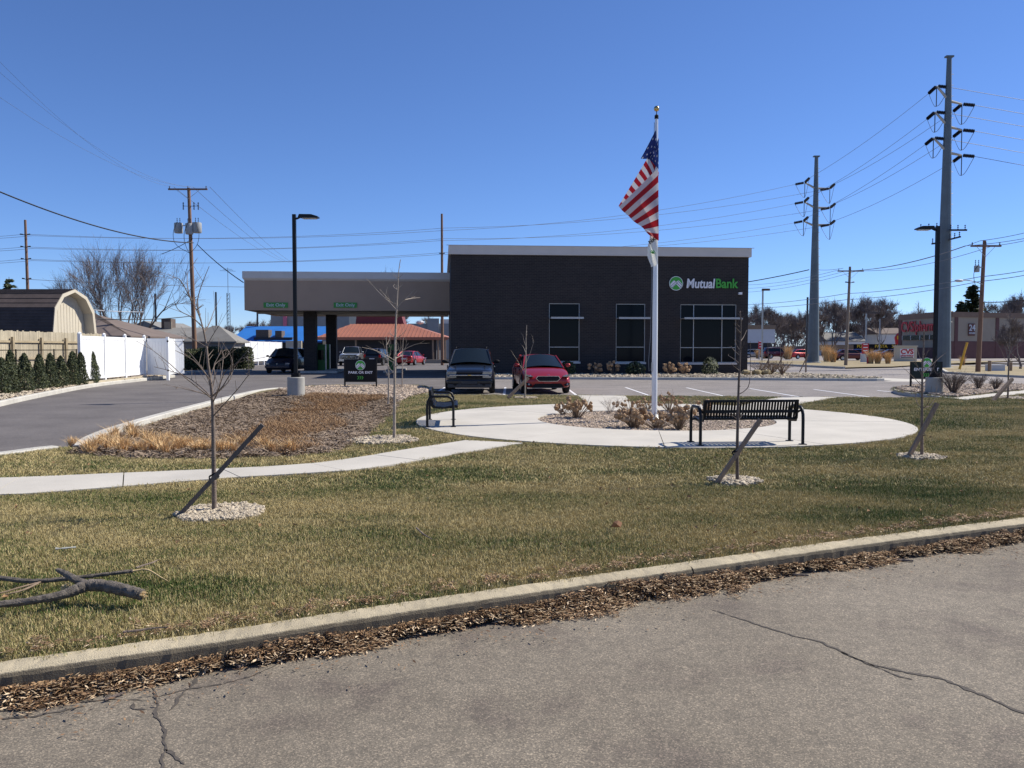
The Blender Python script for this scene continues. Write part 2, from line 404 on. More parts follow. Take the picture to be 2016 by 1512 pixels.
# ---------------------------------------------------------------- ground sheets
def pip(poly, X, Y):
    X = np.asarray(X); Y = np.asarray(Y); ins = np.zeros(X.shape, bool); n = len(poly)
    for i in range(n):
        x1, y1 = poly[i][:2]; x2, y2 = poly[(i + 1) % n][:2]
        if y1 == y2: continue
        c = ((y1 > Y) != (y2 > Y)) & (X < (x2 - x1) * (Y - y1) / (y2 - y1) + x1); ins ^= c
    return ins
def H(x, y):
    """lawn height with the drainage swale"""
    x = np.asarray(x, float); y = np.asarray(y, float)
    u = (x + 4.75 + .06 * (y - 20)) / 2.75; v = (y - 20.5) / 8.6
    r = np.clip(1 - np.sqrt(u * u + v * v), 0, 1); s = np.clip(r * 1.6, 0, 1); s = s * s * (3 - 2 * s)
    m = np.exp(-(((x + 7.2) / 1.3) ** 2 + ((y - 27.5) / 2.2) ** 2)) * .12
    e = np.clip((y - 13.2) / 1.2, 0, 1) * np.clip((31 - y) / 4, 0, 1) * np.clip((-3.6 - x) / 2.0, 0, 1)
    return .135 - .20 * s - .10 * e + m * .5
def GT(px, py):
    p = G(px, py, .13)
    for _ in range(8): p = G(px, py, float(H(p.x, p.y)))
    return p
def dens(poly, step):
    out = []
    for i, p in enumerate(poly):
        q = poly[(i + 1) % len(poly)]; L = hypot(q[0] - p[0], q[1] - p[1]); k = max(1, int(L / step))
        for j in range(k): out.append((lerp(p[0], q[0], j / k), lerp(p[1], q[1], j / k)))
    return out
def sheet(name, poly, z, mat, step=0, zf=None, parent=None):
    """flat or height-following sheet inside a polygon"""
    poly = [(p[0], p[1]) for p in poly]
    if step: poly = dens(poly, step)
    pts = [Vector(p) for p in poly]; nb = len(pts)
    if step:
        xs = [p[0] for p in poly]; ys = [p[1] for p in poly]
        gx, gy = np.meshgrid(np.arange(min(xs), max(xs), step), np.arange(min(ys), max(ys), step))
        gx = gx.ravel(); gy = gy.ravel(); k = pip(poly, gx, gy)
        pts += [Vector((a, b)) for a, b in zip(gx[k], gy[k])]
    r = geometry.delaunay_2d_cdt(pts, [(i, (i + 1) % nb) for i in range(nb)], [], 1, 1e-5)
    vx = np.array([tuple(p) for p in r[0]])
    zz = (zf(vx[:, 0], vx[:, 1]) + z) if zf else np.full(len(vx), z)
    m = bpy.data.meshes.new(name)
    m.from_pydata([(a, b, c) for (a, b), c in zip(vx, zz)], [], [tuple(f) for f in r[2]]); m.materials.append(mat)
    bm = bmesh.new(); bm.from_mesh(m); bmesh.ops.recalc_face_normals(bm, faces=bm.faces)
    if sum(f.normal.z for f in bm.faces) < 0: bmesh.ops.reverse_faces(bm, faces=bm.faces)
    bm.to_mesh(m); bm.free()
    if zf: m.polygons.foreach_set('use_smooth', [True] * len(m.polygons))
    return link(name, m, parent)
def slab(name, poly, z0, z1, mat, parent=None):
    poly = [(p[0], p[1]) for p in poly]
    if sum(poly[i][0] * poly[(i + 1) % len(poly)][1] - poly[(i + 1) % len(poly)][0] * poly[i][1] for i in range(len(poly))) < 0: poly = poly[::-1]
    return MB().prism(poly, z0, z1).build(name, mat, parent)
def sweep(mb, line, prof, closed=False):
    """prof: (offset to the left of travel, z)"""
    L = [Vector((p[0], p[1])) for p in line]; k = len(L); V = []
    for i in range(k):
        a = L[i - 1] if (i or closed) else L[i]; b = L[(i + 1) % k] if (i < k - 1 or closed) else L[i]
        d = (b - a).normalized(); nrm = Vector((-d.y, d.x))
        for o, z in prof: V.append((L[i].x + nrm.x * o, L[i].y + nrm.y * o, z))
    m = len(prof); Fc = []
    for i in range(k if closed else k - 1):
        j = (i + 1) % k
        for q in range(m): Fc.append((i * m + q, i * m + (q + 1) % m, j * m + (q + 1) % m, j * m + q))
    if not closed: Fc += [tuple(range(m)), tuple((k - 1) * m + q for q in range(m))[::-1]]
    return mb.add(V, Fc)
def resample(line, step):
    L = [Vector((p[0], p[1])) for p in line]; out = [L[0]]
    for a, b in zip(L, L[1:]):
        k = max(1, round((b - a).length / step))
        out += [a.lerp(b, (j + 1) / k) for j in range(k)]
    return out
def smoothline(line, it=2):
    L = [Vector((p[0], p[1])) for p in line]
    for _ in range(it):
        o = [L[0]]
        for a, b in zip(L, L[1:]): o += [a.lerp(b, .25), a.lerp(b, .75)]
        o.append(L[-1]); L = o
    return L

# geometry-nodes scatter: the object's own mesh holds the piece and the points
def scatter(name, piece, mat, pts, smin=.8, smax=1.2, tilt=0.0, flat=False):
    pts = np.asarray(pts, float); nv = len(piece.v)
    allv = np.concatenate([np.array(piece.v, float), pts])
    m = bpy.data.meshes.new(name); m.from_pydata(allv.tolist(), [], piece.f); m.materials.append(mat)
    a = m.attributes.new('pt', 'BOOLEAN', 'POINT'); a.data.foreach_set('value', [False] * nv + [True] * len(pts))
    o = link(name, m); stuff(o)
    g = bpy.data.node_groups.new(name + '_scatter', 'GeometryNodeTree')
    g.interface.new_socket('Geometry', in_out='INPUT', socket_type='NodeSocketGeometry')
    g.interface.new_socket('Geometry', in_out='OUTPUT', socket_type='NodeSocketGeometry')
    A = g.nodes.new; L = g.links.new
    gi, go = A('NodeGroupInput'), A('NodeGroupOutput')
    na = A('GeometryNodeInputNamedAttribute'); na.data_type = 'BOOLEAN'; na.inputs[0].default_value = 'pt'
    sp = A('GeometryNodeSeparateGeometry'); L(gi.outputs[0], sp.inputs[0]); L(na.outputs[0], sp.inputs[1])
    ip = A('GeometryNodeInstanceOnPoints'); L(sp.outputs[0], ip.inputs['Points']); L(sp.outputs[1], ip.inputs['Instance'])
    rv = A('FunctionNodeRandomValue'); rv.data_type = 'FLOAT_VECTOR'
    rv.inputs[0].default_value = (-tilt, -tilt, 0); rv.inputs[1].default_value = (tilt, tilt, 2 * pi)
    L(rv.outputs[0], ip.inputs['Rotation'])
    rs = A('FunctionNodeRandomValue'); rs.data_type = 'FLOAT'; rs.inputs[2].default_value = smin; rs.inputs[3].default_value = smax
    rs.inputs['Seed'].default_value = 5
    L(rs.outputs[1], ip.inputs['Scale']); L(ip.outputs[0], go.inputs[0])
    md = o.modifiers.new('scatter', 'NODES'); md.node_group = g
    return o
def sample(poly, n, exclude=()):
    xs = [p[0] for p in poly]; ys = [p[1] for p in poly]
    X = rng.uniform(min(xs), max(xs), n); Y = rng.uniform(min(ys), max(ys), n)
    k = pip(poly, X, Y)
    for e in exclude: k &= ~pip(e, X, Y)
    return X[k], Y[k]
def tuft(nb, rad, h0, h1, wd, lean=.5):
    mb = MB()
    for _ in range(nb):
        a = random.uniform(0, 2 * pi); r = rad * math.sqrt(random.random()); x, y = r * cos(a), r * sin(a)
        h = random.uniform(h0, h1); b = random.uniform(0, 2 * pi); ln = random.uniform(.1, lean) * h; c = random.uniform(0, pi)
        wx, wy = cos(c) * wd / 2, sin(c) * wd / 2
        mb.add([(x - wx, y - wy, -.01), (x + wx, y + wy, -.01), (x + wx * .8 + cos(b) * ln * .35, y + wy * .8 + sin(b) * ln * .35, h * .6),
                (x - wx * .8 + cos(b) * ln * .35, y - wy * .8 + sin(b) * ln * .35, h * .6), (x + cos(b) * ln, y + sin(b) * ln, h)], [(0, 1, 2, 3), (3, 2, 4)])
    return mb
def stonepiece():
    mb = MB(); random.seed(3)
    for i in range(9):
        a = i * 2.4; r = .015 + .012 * i
        q = MB().blob((r * cos(a) * .35, r * sin(a) * .35, .006), random.uniform(.014, .026), 6, 4, .2, .65)
        mb.add(q.v, q.f)
    return mb
def text(s, size, loc, rot, mat, parent=None, name='lettering', ext=.01, off=0.0, align='CENTER', shear=0, sx=1.0):
    c = bpy.data.curves.new(name, 'FONT'); c.body = s; c.size = size; c.extrude = ext; c.offset = off
    c.align_x = align; c.align_y = 'CENTER'; c.shear = shear; c.resolution_u = 3; c.materials.append(mat)
    tmp = bpy.data.objects.new('tmp', c); COL.objects.link(tmp); me = bpy.data.meshes.new_from_object(tmp.evaluated_get(bpy.context.evaluated_depsgraph_get()))
    bpy.data.objects.remove(tmp)
    me.name = name
    o = link(name, me, parent, loc, rot); o.scale = (sx, 1, 1)
    return o
# ================================================================ THE SETTING
g_earth = struct(sheet('ground', [(-900, -60), (900, -60), (900, 1800), (-900, 1800)], -.13, MT['earth']))
# near street and its kerb
fr = [(-60, 1345 - 0), (0, 1323), (268, 1284), (446, 1259), (670, 1221), (900, 1186), (1198, 1142), (1500, 1098), (1786, 1058), (2016, 1029), (2300, 993)]
K0 = [G(x, y, .15) for x, y in fr]
dA = (K0[1] - K0[3]).normalized(); dB = (K0[-1] - K0[-3]).normalized()
K0 = [K0[1] + dA * 14] + K0[1:] + [K0[-1] + dB * 25]
kl = smoothline([(p.x, p.y) for p in K0], 2)
struct(sheet('street', [(kl[0].x - 20, -14), (kl[-1].x + 10, -14)] + [(p.x + .0, p.y + .05) for p in kl[::-1]] + [(kl[0].x - 20, kl[0].y)], 0, MT['street']))
kerb = struct(link('kerb', None))
prof = [(0, -.08), (0, .115), (.012, .138), (.035, .15), (.150, .152), (.170, .145), (.170, -.08)]
def kerb_segments(line, prof, mat, parent, seg=3.0, gap=.012, jit=.004, step=.25):
    L = resample(line, step); n = int(round(seg / step)); i = 0
    while i < len(L) - 1:
        part = [p.copy() for p in L[i:i + n + 1]]
        if len(part) > 1:
            part[-1] = part[-1] + (part[-2] - part[-1]).normalized() * gap
            mb = MB(); sweep(mb, part, prof)
            m_ = len(prof)
            mb.v = [(x + random.uniform(-jit, jit) * (0 < q < len(mb.v)), y + random.uniform(-jit, jit), z + random.uniform(-jit, jit) * (z > 0)) for q, (x, y, z) in enumerate(mb.v)]
            mb.build('kerb_segment', mat, parent)
        i += n
# order of travel left->right gives left normal towards the lawn (+y)
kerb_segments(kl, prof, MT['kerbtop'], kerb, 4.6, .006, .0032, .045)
def kline_y(x):
    for a, b in zip(kl, kl[1:]):
        if a.x <= x <= b.x: return lerp(a.y, b.y, (x - a.x) / (b.x - a.x + 1e-9))
    return kl[-1].y if x > kl[-1].x else kl[0].y

# drive on the left: its right-hand kerb, its left-hand kerb
dk1 = [G(-230, 915), G(0, 893), G(60, 884), G(100, 880)]                                     # piece before the drain gap
dk2 = [G(142, 880), G(150, 868), G(200, 847), G(300, 818), G(400, 793), G(480, 773), G(520, 766), G(548, 764)]
isl = [G(548, 764), G(600, 760), G(660, 758), G(740, 757), G(800, 757), G(832, 759), G(850, 765), G(848, 774), G(846, 777)]
lotedge = [G(846, 777), G(1000, 777.5), G(1143, 778), G(1231, 779), G(1400, 780), G(1538, 781), G(1650, 781.5), G(1740, 782)]
dk3 = [G(-300, 862), G(0, 790), G(100, 770), G(190, 754), G(280, 745), G(345, 738)]
rikp = [G(x, y) for x, y in ((1868, 783), (1820, 777), (1775, 771), (1757, 766.5), (1762, 762.5), (1790, 759), (1850, 757), (1950, 757), (2100, 757), (2600, 757))]
far_x = lambda p: (p.x, p.y)
struct(sheet('drive', [(-60, kl[0].y + 1.0), (-8.6, kline_y(-8.6) + 0.0)] + [(-7.6, 9.5), (-7.35, 12.4)] + [far_x(p) for p in dk1[2:]] + [(p.x + .05, p.y) for p in dk2] + [far_x(p) for p in isl[1:]] +
             [(-3, 50.4), (-3, 55), (-3, 130), (-60, 130), (-60, 30)], .0, MT['drive']))
struct(sheet('parking_lot', [(-3.05, 27.6), (14.5, 25.9), (15.5, 33), (18, 37.2), (24, 40), (24, 47.2), (19, 47.4), (-3.05, 47.4)], .006, MT['lot']))
struct(sheet('access_road', [(14, 26), (60, 30), (140, 30), (140, 70), (90, 72), (16.5, 100), (-3.05, 140), (-3.05, 46.5), (16, 46.5)], .002, MT['road']))

# lawn (one sheet with the swale) -------------------------------------------------
lawn_poly = [(p.x, p.y + .1) for p in kl if p.x > -9 and p.x < 22] + [(23, kline_y(22) + .1), (44, 20), (44, 27), (44, 36.5)] + \
            [(p.x + .02, p.y - .04) for p in rikp[::-1]] + [(p.x, p.y - .06) for p in lotedge[::-1]] + [(p.x, p.y - .04) for p in isl[:-1][::-1]] + \
            [(p.x + .08, p.y) for p in dk2[::-1]] + [(p.x + .08, p.y) for p in dk1[::-1]] + [(-9, 9.6), (-9, 5)]
struct(sheet('lawn', lawn_poly, 0, MT['turf'], .35, H))

# plaza, paths -------------------------------------------------------------------
PC = Vector((AT(1288, 18.45).x, 18.45)); PR, BR = 5.32, 2.62
up = [(0, 941), (208, 932), (420, 923), (590, 915), (700, 901), (800, 884), (880, 872), (918, 866)]
lo = [(0, 975), (146, 965), (417, 942), (590, 932), (700, 925), (820, 907), (900, 893), (975, 880), (1030, 871.5)]
upw = [(p.x, p.y) for p in (G(x, y, .16) for x, y in up)]; low = [(p.x, p.y) for p in (G(x, y, .16) for x, y in lo)]
# extend to the drive on the left
upw = [(-9.6, upw[0][1] - .35)] + upw; low = [(-9.6, low[0][1] - .35)] + low
upw = [tuple(p) for p in smoothline(upw, 1)]; low = [tuple(p) for p in smoothline(low, 1)]
def cut(line, t):
    ds = [0]
    for a, b in zip(line, line[1:]): ds.append(ds[-1] + hypot(b[0] - a[0], b[1] - a[1]))
    D = t * ds[-1]
    for i in range(len(line) - 1):
        if ds[i + 1] >= D: return (*[lerp(line[i][k], line[i + 1][k], (D - ds[i]) / max(1e-9, ds[i + 1] - ds[i])) for k in (0, 1)],)
    return line[-1]
path = struct(link('path', None))
NP = 9
for i in range(NP):
    t0, t1 = i / NP, (i + 1) / NP - .0012
    A = [cut(low, lerp(t0, t1, k / 4)) for k in range(5)]; B = [cut(upw, lerp(t0, t1, k / 4)) for k in range(5)]
    slab('slab', A + B[::-1], .02, .16 + .0015 * (i % 2), MT['concrete'], path)
path_poly = low + upw[::-1]
def ringpt(r, a): return (PC.x + r * cos(a), PC.y + r * sin(a))
plaza = struct(link('plaza', None))
NS = 12; a0 = radians(262)
for i in range(NS):
    s0, s1 = a0 + 2 * pi * i / NS + .0016, a0 + 2 * pi * (i + 1) / NS - .0016
    K = 10
    poly = [ringpt(PR, lerp(s0, s1, k / K)) for k in range(K + 1)] + [ringpt(BR, lerp(s1, s0, k / K)) for k in range(K + 1)]
    slab('slab', poly, .02, .165 + .0012 * (i % 2), MT['concrete'], plaza)
plaza_poly = [ringpt(PR + .02, 2 * pi * k / 60) for k in range(60)]
bed_poly = [ringpt(BR - .01, 2 * pi * k / 48) for k in range(48)]
w1 = [G(1137, 778, .158), G(1231, 779, .158), G(1246, 797, .158), G(1244, 800, .158), G(1162, 800, .158), G(1156, 793, .158)]
w2 = [G(1536, 781, .158), G(1648, 781.5, .158), G(1572, 795, .158), G(1545, 803, .158), G(1430, 803, .158), G(1474, 794, .158)]
walk = struct(link('walkway', None))
for q in (w1, w2): slab('slab', [(p.x, p.y) for p in q], .02, .158, MT['concrete'], walk)
w1p, w2p = [(p.x, p.y) for p in w1], [(p.x, p.y) for p in w2]
sw3 = [G(1872, 784), G(1960, 774), G(2060, 764), G(2200, 764), G(2200, 771), G(2060, 771), G(1960, 781), G(1900, 787)]
slab('slab', [(p.x, p.y) for p in sw3], .02, .158, MT['concrete'], walk); sw3p = [(p.x, p.y) for p in sw3]

struct(sheet('bed_soil', bed_poly, .118, MT['gravelbed']))
# kerbs of drive and lot
kb = [(-.0, -.06), (0, .13), (.02, .152), (.17, .152), (.17, -.06)]
def flipk(line): return [(p.x, p.y) for p in line]
k2 = struct(link('drive_kerb', None))
def kseg(line, parent=k2, seg=3.0, pr=kb, step=.5): kerb_segments(smoothline(flipk(line), 2), pr, MT['kerbfar'], parent, seg, .012, .0, step)
kb2 = [(-.0, -.06), (0, .15), (.03, .178), (.22, .178), (.24, .16), (.24, -.06)]
kseg(dk1[::-1], pr=kb2); kseg(dk2[::-1], pr=kb2); kseg(isl[::-1]); kseg(dk3)
k3 = struct(link('lot_kerb', None))
flat = [(0, -.06), (0, .13), (.02, .152), (.15, .152), (.15, -.06)]
kerb_segments([(p.x, p.y) for p in lotedge[::-1]], flat, MT['kerbfar'], k3, 3, .012, 0, .5)
rik = [(p.x, p.y) for p in rikp]
kerb_segments([p for p in smoothline(rik, 2)][::-1], flat, MT['kerbfar'], k3, 3, .012, 0, .4)

# mulch swale bed and gravel --------------------------------------------------------
mul_px = [(118, 893), (250, 902), (417, 904), (576, 899), (640, 893), (675, 884), (719, 857), (743, 829), (775, 802), (786, 786), (755, 779), (690, 777), (620, 777), (570, 772), (540, 769), (480, 777), (400, 797), (300, 823), (200, 852), (156, 874)]
mul_poly = [far_x(G(x, y, .14)) for x, y in mul_px]
mul_poly = [(x + (.22 if i >= 14 or i == 0 else 0), y) for i, (x, y) in enumerate(mul_poly)]
struct(sheet('mulch_bed', mul_poly, .012, MT['mulch'], .3, H))
grv_px = [(548, 767), (600, 763), (660, 760.5), (740, 759.5), (800, 759.5), (830, 762), (845, 767), (842, 774), (815, 779), (788, 789), (755, 780), (690, 778), (620, 778), (570, 773)]
grv_poly = [far_x(G(x, y, .14)) for x, y in grv_px]
struct(sheet('gravel_bed', grv_poly, .02, MT['gravelbed'], .4, H))
rg_poly = [far_x(G(x, y, .15)) for x, y in ((1860, 781), (1820, 775.5), (1780, 770.5), (1764, 766.5), (1768, 763), (1795, 760), (1850, 758), (1950, 758), (2100, 758), (2300, 758), (2300, 764), (2060, 763.5), (1960, 773), (1880, 782))]
struct(sheet('gravel_bed', rg_poly, .03, MT['gravelbed'], .6, H))
# bank planting island, kerb and grass wedge
bk = [(-3.2, 46.6), (3, 46.3), (12, 45.3), (17, 44.4), (19.3, 43.9), (20.3, 44.4), (20.1, 46.4), (19.1, 51), (18.3, 56), (17.5, 62)]
bk = smoothline(bk, 1)
kerb_segments([(p.x, p.y) for p in bk], flat, MT['kerbfar'], k3, 3, .012, 0, .6)
isl_poly = [(p.x, p.y + .1) for p in bk] + [(15, 62), (15, 52), (-3.3, 51.2)]
struct(sheet('planting_bed', isl_poly, .12, MT['gravelbed']))
struct(sheet('grass_wedge', [(16.6, 45.6), (18.4, 44.6), (19.6, 44.3), (20.1, 44.8), (19.9, 46.4), (18.9, 51), (18.1, 56), (17.3, 60), (16.8, 54), (17.2, 48)], .134, MT['fargreen']))
ap = [(19.6, 43.3), (22.5, 43.0), (24.0, 44.5), (23, 46), (21.5, 49.5), (19.2, 56), (18.6, 56), (20.2, 47), (20.6, 44.6)]
struct(sheet('apron', ap, .01, MT['concrete']))
# far strip of tan grass, kerb, lot of the pharmacy, verge
strip = [far_x(AT(1440, 97)), far_x(AT(1474, 94.5)), far_x(G(1560, 719, .1)), far_x(G(1640, 723, .1)), far_x(G(1664, 724, .1)), far_x(G(1700, 723, .1)), far_x(G(1757, 722, .1)), far_x(G(1820, 718, .1)), (66, 108), (75, 160), (30, 165)]
struct(sheet('verge', strip, .12, MT['fargrass']))
MBk = MB(); sweep(MBk, [strip[0], strip[1], strip[2], strip[3], strip[4]][::-1], [(0, -.1), (0, .2), (.2, .2), (.2, -.1)][::1]); struct(MBk.build('verge_kerb', MT['kerbfar']))
struct(sheet('forecourt', [(26, 101), (66, 96), (70, 190), (20, 190)], .0, MT['road']))
struct(sheet('forecourt', [(28, 112), (120, 104), (130, 200), (20, 200)], .13, MT['road']))
vr = [far_x(G(1868, 732, .12)), far_x(G(1930, 736, .12)), far_x(G(2016, 740, .12)), (48, 47.5), (80, 56), (75, 66), far_x(G(2016, 722, .12)), far_x(G(1900, 719, .12)), far_x(G(1850, 722, .12))]
struct(sheet('verge', vr, .12, MT['fargrass']))
MBk = MB(); sweep(MBk, [vr[8], vr[0], vr[1], vr[2], vr[3]][::-1], [(0, -.1), (0, .14), (.2, .14), (.2, -.1)]); struct(MBk.build('verge_kerb', MT['kerbfar']))
# bed along far side of the drive
lb = [(p.x, p.y) for p in dk3]
struct(sheet('planting_bed', [(p[0] - .1, p[1]) for p in lb] + [(-22.5, 52), (-24, 30), (-24, 20)], .125, MT['gravelbed']))
# parking stripes
for x, y0, y1 in ((-3.0, 31.2, 36.8), (-.3, 29.2, 36.8), (2.4, 29.0, 36.8), (5.08, 29.0, 36.8), (7.75, 28.9, 36.5), (10.35, 28.6, 35.8), (12.85, 28.4, 35.0), (15.2, 28.2, 34.2)):
    struct(sheet('parking_stripe', [(x - .05, y0), (x + .05, y0), (x + .05, y1), (x - .05, y1)], .0105, MT['whitesign']))

# cracks in the street (narrow open joints filled with dirt) -------------------------
dk = M('crack_dirt', (.075, .064, .054), .95, .3, 20, 0)
def crack(pxl, w0, w1, name='crack'):
    L = resample([far_x(G(x, y, .0)) for x, y in pxl], .025); mb = MB(); V = []; k = len(L); off = 0
    for i, p in enumerate(L):
        a = L[max(0, i - 1)]; b = L[min(k - 1, i + 1)]; d = (b - a).normalized(); nr = Vector((-d.y, d.x))
        off = off * .8 + random.uniform(-.008, .008); wd = (1.9 if w0 < .005 else 1.15) * lerp(w0, w1, i / k) * random.uniform(.3, 1.6) * (.15 if i in (0, k - 1) else 1)
        V += [(p.x + nr.x * (off - wd), p.y + nr.y * (off - wd), .003), (p.x + nr.x * (off + wd), p.y + nr.y * (off + wd), .003)]
    mb.add(V, [(2 * i, 2 * i + 1, 2 * i + 3, 2 * i + 2) for i in range(k - 1)])
    return struct(mb.build(name, dk))
crack([(1400, 1200), (1470, 1222), (1560, 1252), (1620, 1266), (1660, 1285), (1720, 1310), (1800, 1328), (1860, 1340), (1930, 1368), (2030, 1410), (2200, 1480)], 0.0028, 0.0078000000000000005)
crack([(1655, 1283), (1690, 1300), (1730, 1318), (1800, 1340)], 0.0028, 0.0026000000000000003)
crack([(300, 1345), (304, 1372), (310, 1398), (312, 1420), (322, 1440), (324, 1470), (318, 1490), (322, 1530), (330, 1640)], 0.0065, 0.005200000000000001)
crack([(322, 1478), (340, 1484), (352, 1494), (372, 1502)], 0.008, 0.0022)
crack([(0, 1384), (60, 1378), (150, 1366), (230, 1355), (300, 1346), (380, 1330)], 0.009600000000000001, 0.0026000000000000003)
crack([(0, 1402), (60, 1394), (140, 1385), (220, 1378), (300, 1380)], 0.0064, 0.0026000000000000003)
crack([(0, 1416), (70, 1412), (130, 1400), (170, 1390)], 0.0048000000000000004, 0.0026000000000000003)
crack([(312, 1372), (370, 1358), (440, 1345), (490, 1333), (560, 1302)], 0.0064, 0.0022)
crack([(395, 1325), (378, 1350), (350, 1375), (335, 1400)], 0.0048000000000000004, 0.0026000000000000003)
crack([(172, 1375), (165, 1366), (180, 1358)], 0.0048000000000000004, 0.0026000000000000003)
crack([(265, 1385), (268, 1395), (300, 1396)], 0.0048000000000000004, 0.0026000000000000003)
crack([(206, 1378), (225, 1360), (260, 1355)], 0.0032, 0.0026000000000000003)

# ---------------------------------------------------------------- loose ground cover
EXC = [plaza_poly, path_poly, w1p, w2p, sw3p, mul_poly, grv_poly, rg_poly]
def inview(X, Y, m=1.5): return (np.abs(X) < .64 * Y + m)
def ring_poly(cx, cy, rx, ry): return [(cx + rx * cos(2 * pi * k / 20) * (1 + .08 * sin(3 * k)), cy + ry * sin(2 * pi * k / 20) * (1 + .08 * sin(5 * k))) for k in range(20)]
RINGS = []
def ringpx(px, py, wpx):
    p = G(px, py, .14); r = wpx / F * p.y / 2; q = ring_poly(p.x, p.y, r, r * 1.0); RINGS.append(q); return q
for a in ((434, 1012, 158), (757, 868, 132), (1448, 949, 92), (1813, 901, 78), (1035, 784, 44), (1998, 784, 80)): ringpx(*a)
def lawnpts(y0, y1, dn):
    X0, X1 = -9, .64 * y1 + 2; n = int((X1 - X0) * (y1 - y0) * dn)
    X = rng.uniform(X0, X1, n); Y = rng.uniform(y0, y1, n)
    k = pip(lawn_poly, X, Y) & inview(X, Y)
    for e in EXC + RINGS: k &= ~pip(e, X, Y)
    ky = np.interp(X, [p.x for p in kl], [p.y for p in kl]); k &= Y > ky + .175
    X, Y = X[k], Y[k]
    return np.stack([X, Y, H(X, Y)], 1)
scatter('grass', tuft(44, .07, .012, .036, .0034, 1.1), MT['blade'], lawnpts(3.2, 9.5, 430), .7, 1.35, .12)
scatter('grass', tuft(44, .10, .014, .040, .0058, 1.1), MT['blade'], lawnpts(9.5, 16, 190), .7, 1.3, .12)
scatter('grass', tuft(36, .16, .018, .048, .010, 1.0), MT['blade'], lawnpts(16, 36, 75), .7, 1.3, .1)
sp = stonepiece()
for i, q in enumerate(RINGS):
    if i in (4, 5): n = 260
    elif i == 0: n = 1500
    else: n = 700
    X, Y = sample(q, n * 2)
    if i in (2, 3): k = rng.random(len(X)) < .3; X, Y = X[k], Y[k]
    Z = H(X, Y) + .008 + rng.uniform(0, .018, len(X))
    sc_ = .9 if i == 0 else 1.1
    scatter('stones', sp, MT['stone'], np.stack([X, Y, Z], 1), .55 * sc_, 1.15 * sc_, .6)
X, Y = sample(bed_poly, 12000); scatter('gravel', sp, MT['gravel'], np.stack([X, Y, np.full(len(X), .125)], 1), .5, 1.1, .6)
X, Y = sample(grv_poly, 5200); scatter('gravel', sp, MT['gravel'], np.stack([X, Y, H(X, Y) + .03], 1), .9, 1.7, .6)
X, Y = sample(rg_poly, 9000); scatter('gravel', sp, MT['gravel'], np.stack([X, Y, H(X, Y) + .04], 1), 1.0, 2.0, .6)
X, Y = sample(isl_poly, 6000); k = (Y < 53); scatter('gravel', sp, MT['stone'], np.stack([X[k], Y[k], np.full(k.sum(), .135)], 1), 1.5, 3.0, .6)
lp_ = [(p[0] - .2, p[1]) for p in lb] + [(-21, 50), (-22, 30), (-21, 20)]
X, Y = sample(lp_, 6000); scatter('gravel', sp, MT['stone'], np.stack([X, Y, np.full(len(X), .14)], 1), 1.2, 2.4, .6)
# wood chips on the swale
chip = MB()
for i in range(14):
    a = random.uniform(0, 2 * pi); c = Vector((random.uniform(-.09, .09), random.uniform(-.09, .09), random.uniform(.004, .03)))
    d = Vector((cos(a), sin(a), random.uniform(-.35, .35))) * random.uniform(.015, .05); n_ = Vector((-sin(a), cos(a), random.uniform(-.5, .5))) * random.uniform(.003, .008)
    chip.add([c - d - n_, c + d - n_, c + d + n_, c - d + n_], [(0, 1, 2, 3)])
X, Y = sample(mul_poly, 26000); scatter('wood_chips', chip, MT['chip'], np.stack([X, Y, H(X, Y) + .012], 1), .7, 1.5, .3)
# dried orange ground cover in the swale
oc = []
for px, py, rx, ry, n in ((680, 785, 80, 10, 900), (640, 803, 80, 16, 420), (600, 838, 80, 20, 420), (560, 855, 60, 16, 260), (560, 882, 70, 14, 140), (480, 868, 40, 12, 80)):
    for _ in range(n):
        a = random.uniform(0, 2 * pi); r = math.sqrt(random.random()); p = GT(px + rx * r * cos(a), py + ry * r * sin(a))
        if pip(mul_poly, [p.x], [p.y])[0]: oc.append((p.x, p.y, float(H(p.x, p.y)) + .01))
scatter('dry_ground_cover', tuft(46, .14, .03, .11, .009, 1.4), MT['orange'], oc, .7, 1.5, .2)
# leaf litter: gutter drift and the verge behind the kerb
lit = MB()
for i in range(38):
    a = random.gauss(.25, .6) if i % 3 else random.uniform(0, pi); c = Vector((random.uniform(-.05, .05), random.uniform(-.035, .035), random.uniform(.002, .018)))
    L_ = random.uniform(.004, .020); d = Vector((cos(a), sin(a), random.uniform(-.3, .3))) * L_; n_ = Vector((-sin(a), cos(a), random.uniform(-.7, .7))) * random.uniform(.001, .0045)
    lit.add([c - d - n_ * .4, c - n_ , c + d, c + n_], [(0, 1, 2, 3)])
pts = []
for _ in range(7500):
    t = random.uniform(0, 1); px = lerp(-150, 2150, t); x = None
    # offset from the kerb foot, thicker drift around the middle
    q = G(px, 1220 - (px - 670) * .157, 0); x = q.x; ky = kline_y(x)
    big = math.exp(-((px - 1250) / 170) ** 2) * .16 + math.exp(-((px - 1880) / 120) ** 2) * .10 + math.exp(-((px - 650) / 130) ** 2) * .06
    wdt = .062 + big * .8 + .05 * sin(x * 5) + .03 * sin(x * 13); o = abs(random.gauss(0, .55)) * wdt
    if o > wdt * 1.6 or sin(x * 2.3 + 1) + .7 * sin(x * 5.1) + .5 * sin(x * 11.7) + 2.2 * (o < wdt * .5) + 4 * big < random.uniform(-.6, 1.2): continue
    pts.append((x, ky - .015 - o, .004 + max(0, (big + .02) * .5 * (1 - o / wdt)) * random.random() + max(0, .055 - o) * random.random()))
stray = MB(); stray.v = list(lit.v[:12]); stray.f = list(lit.f[:3]); sps = []
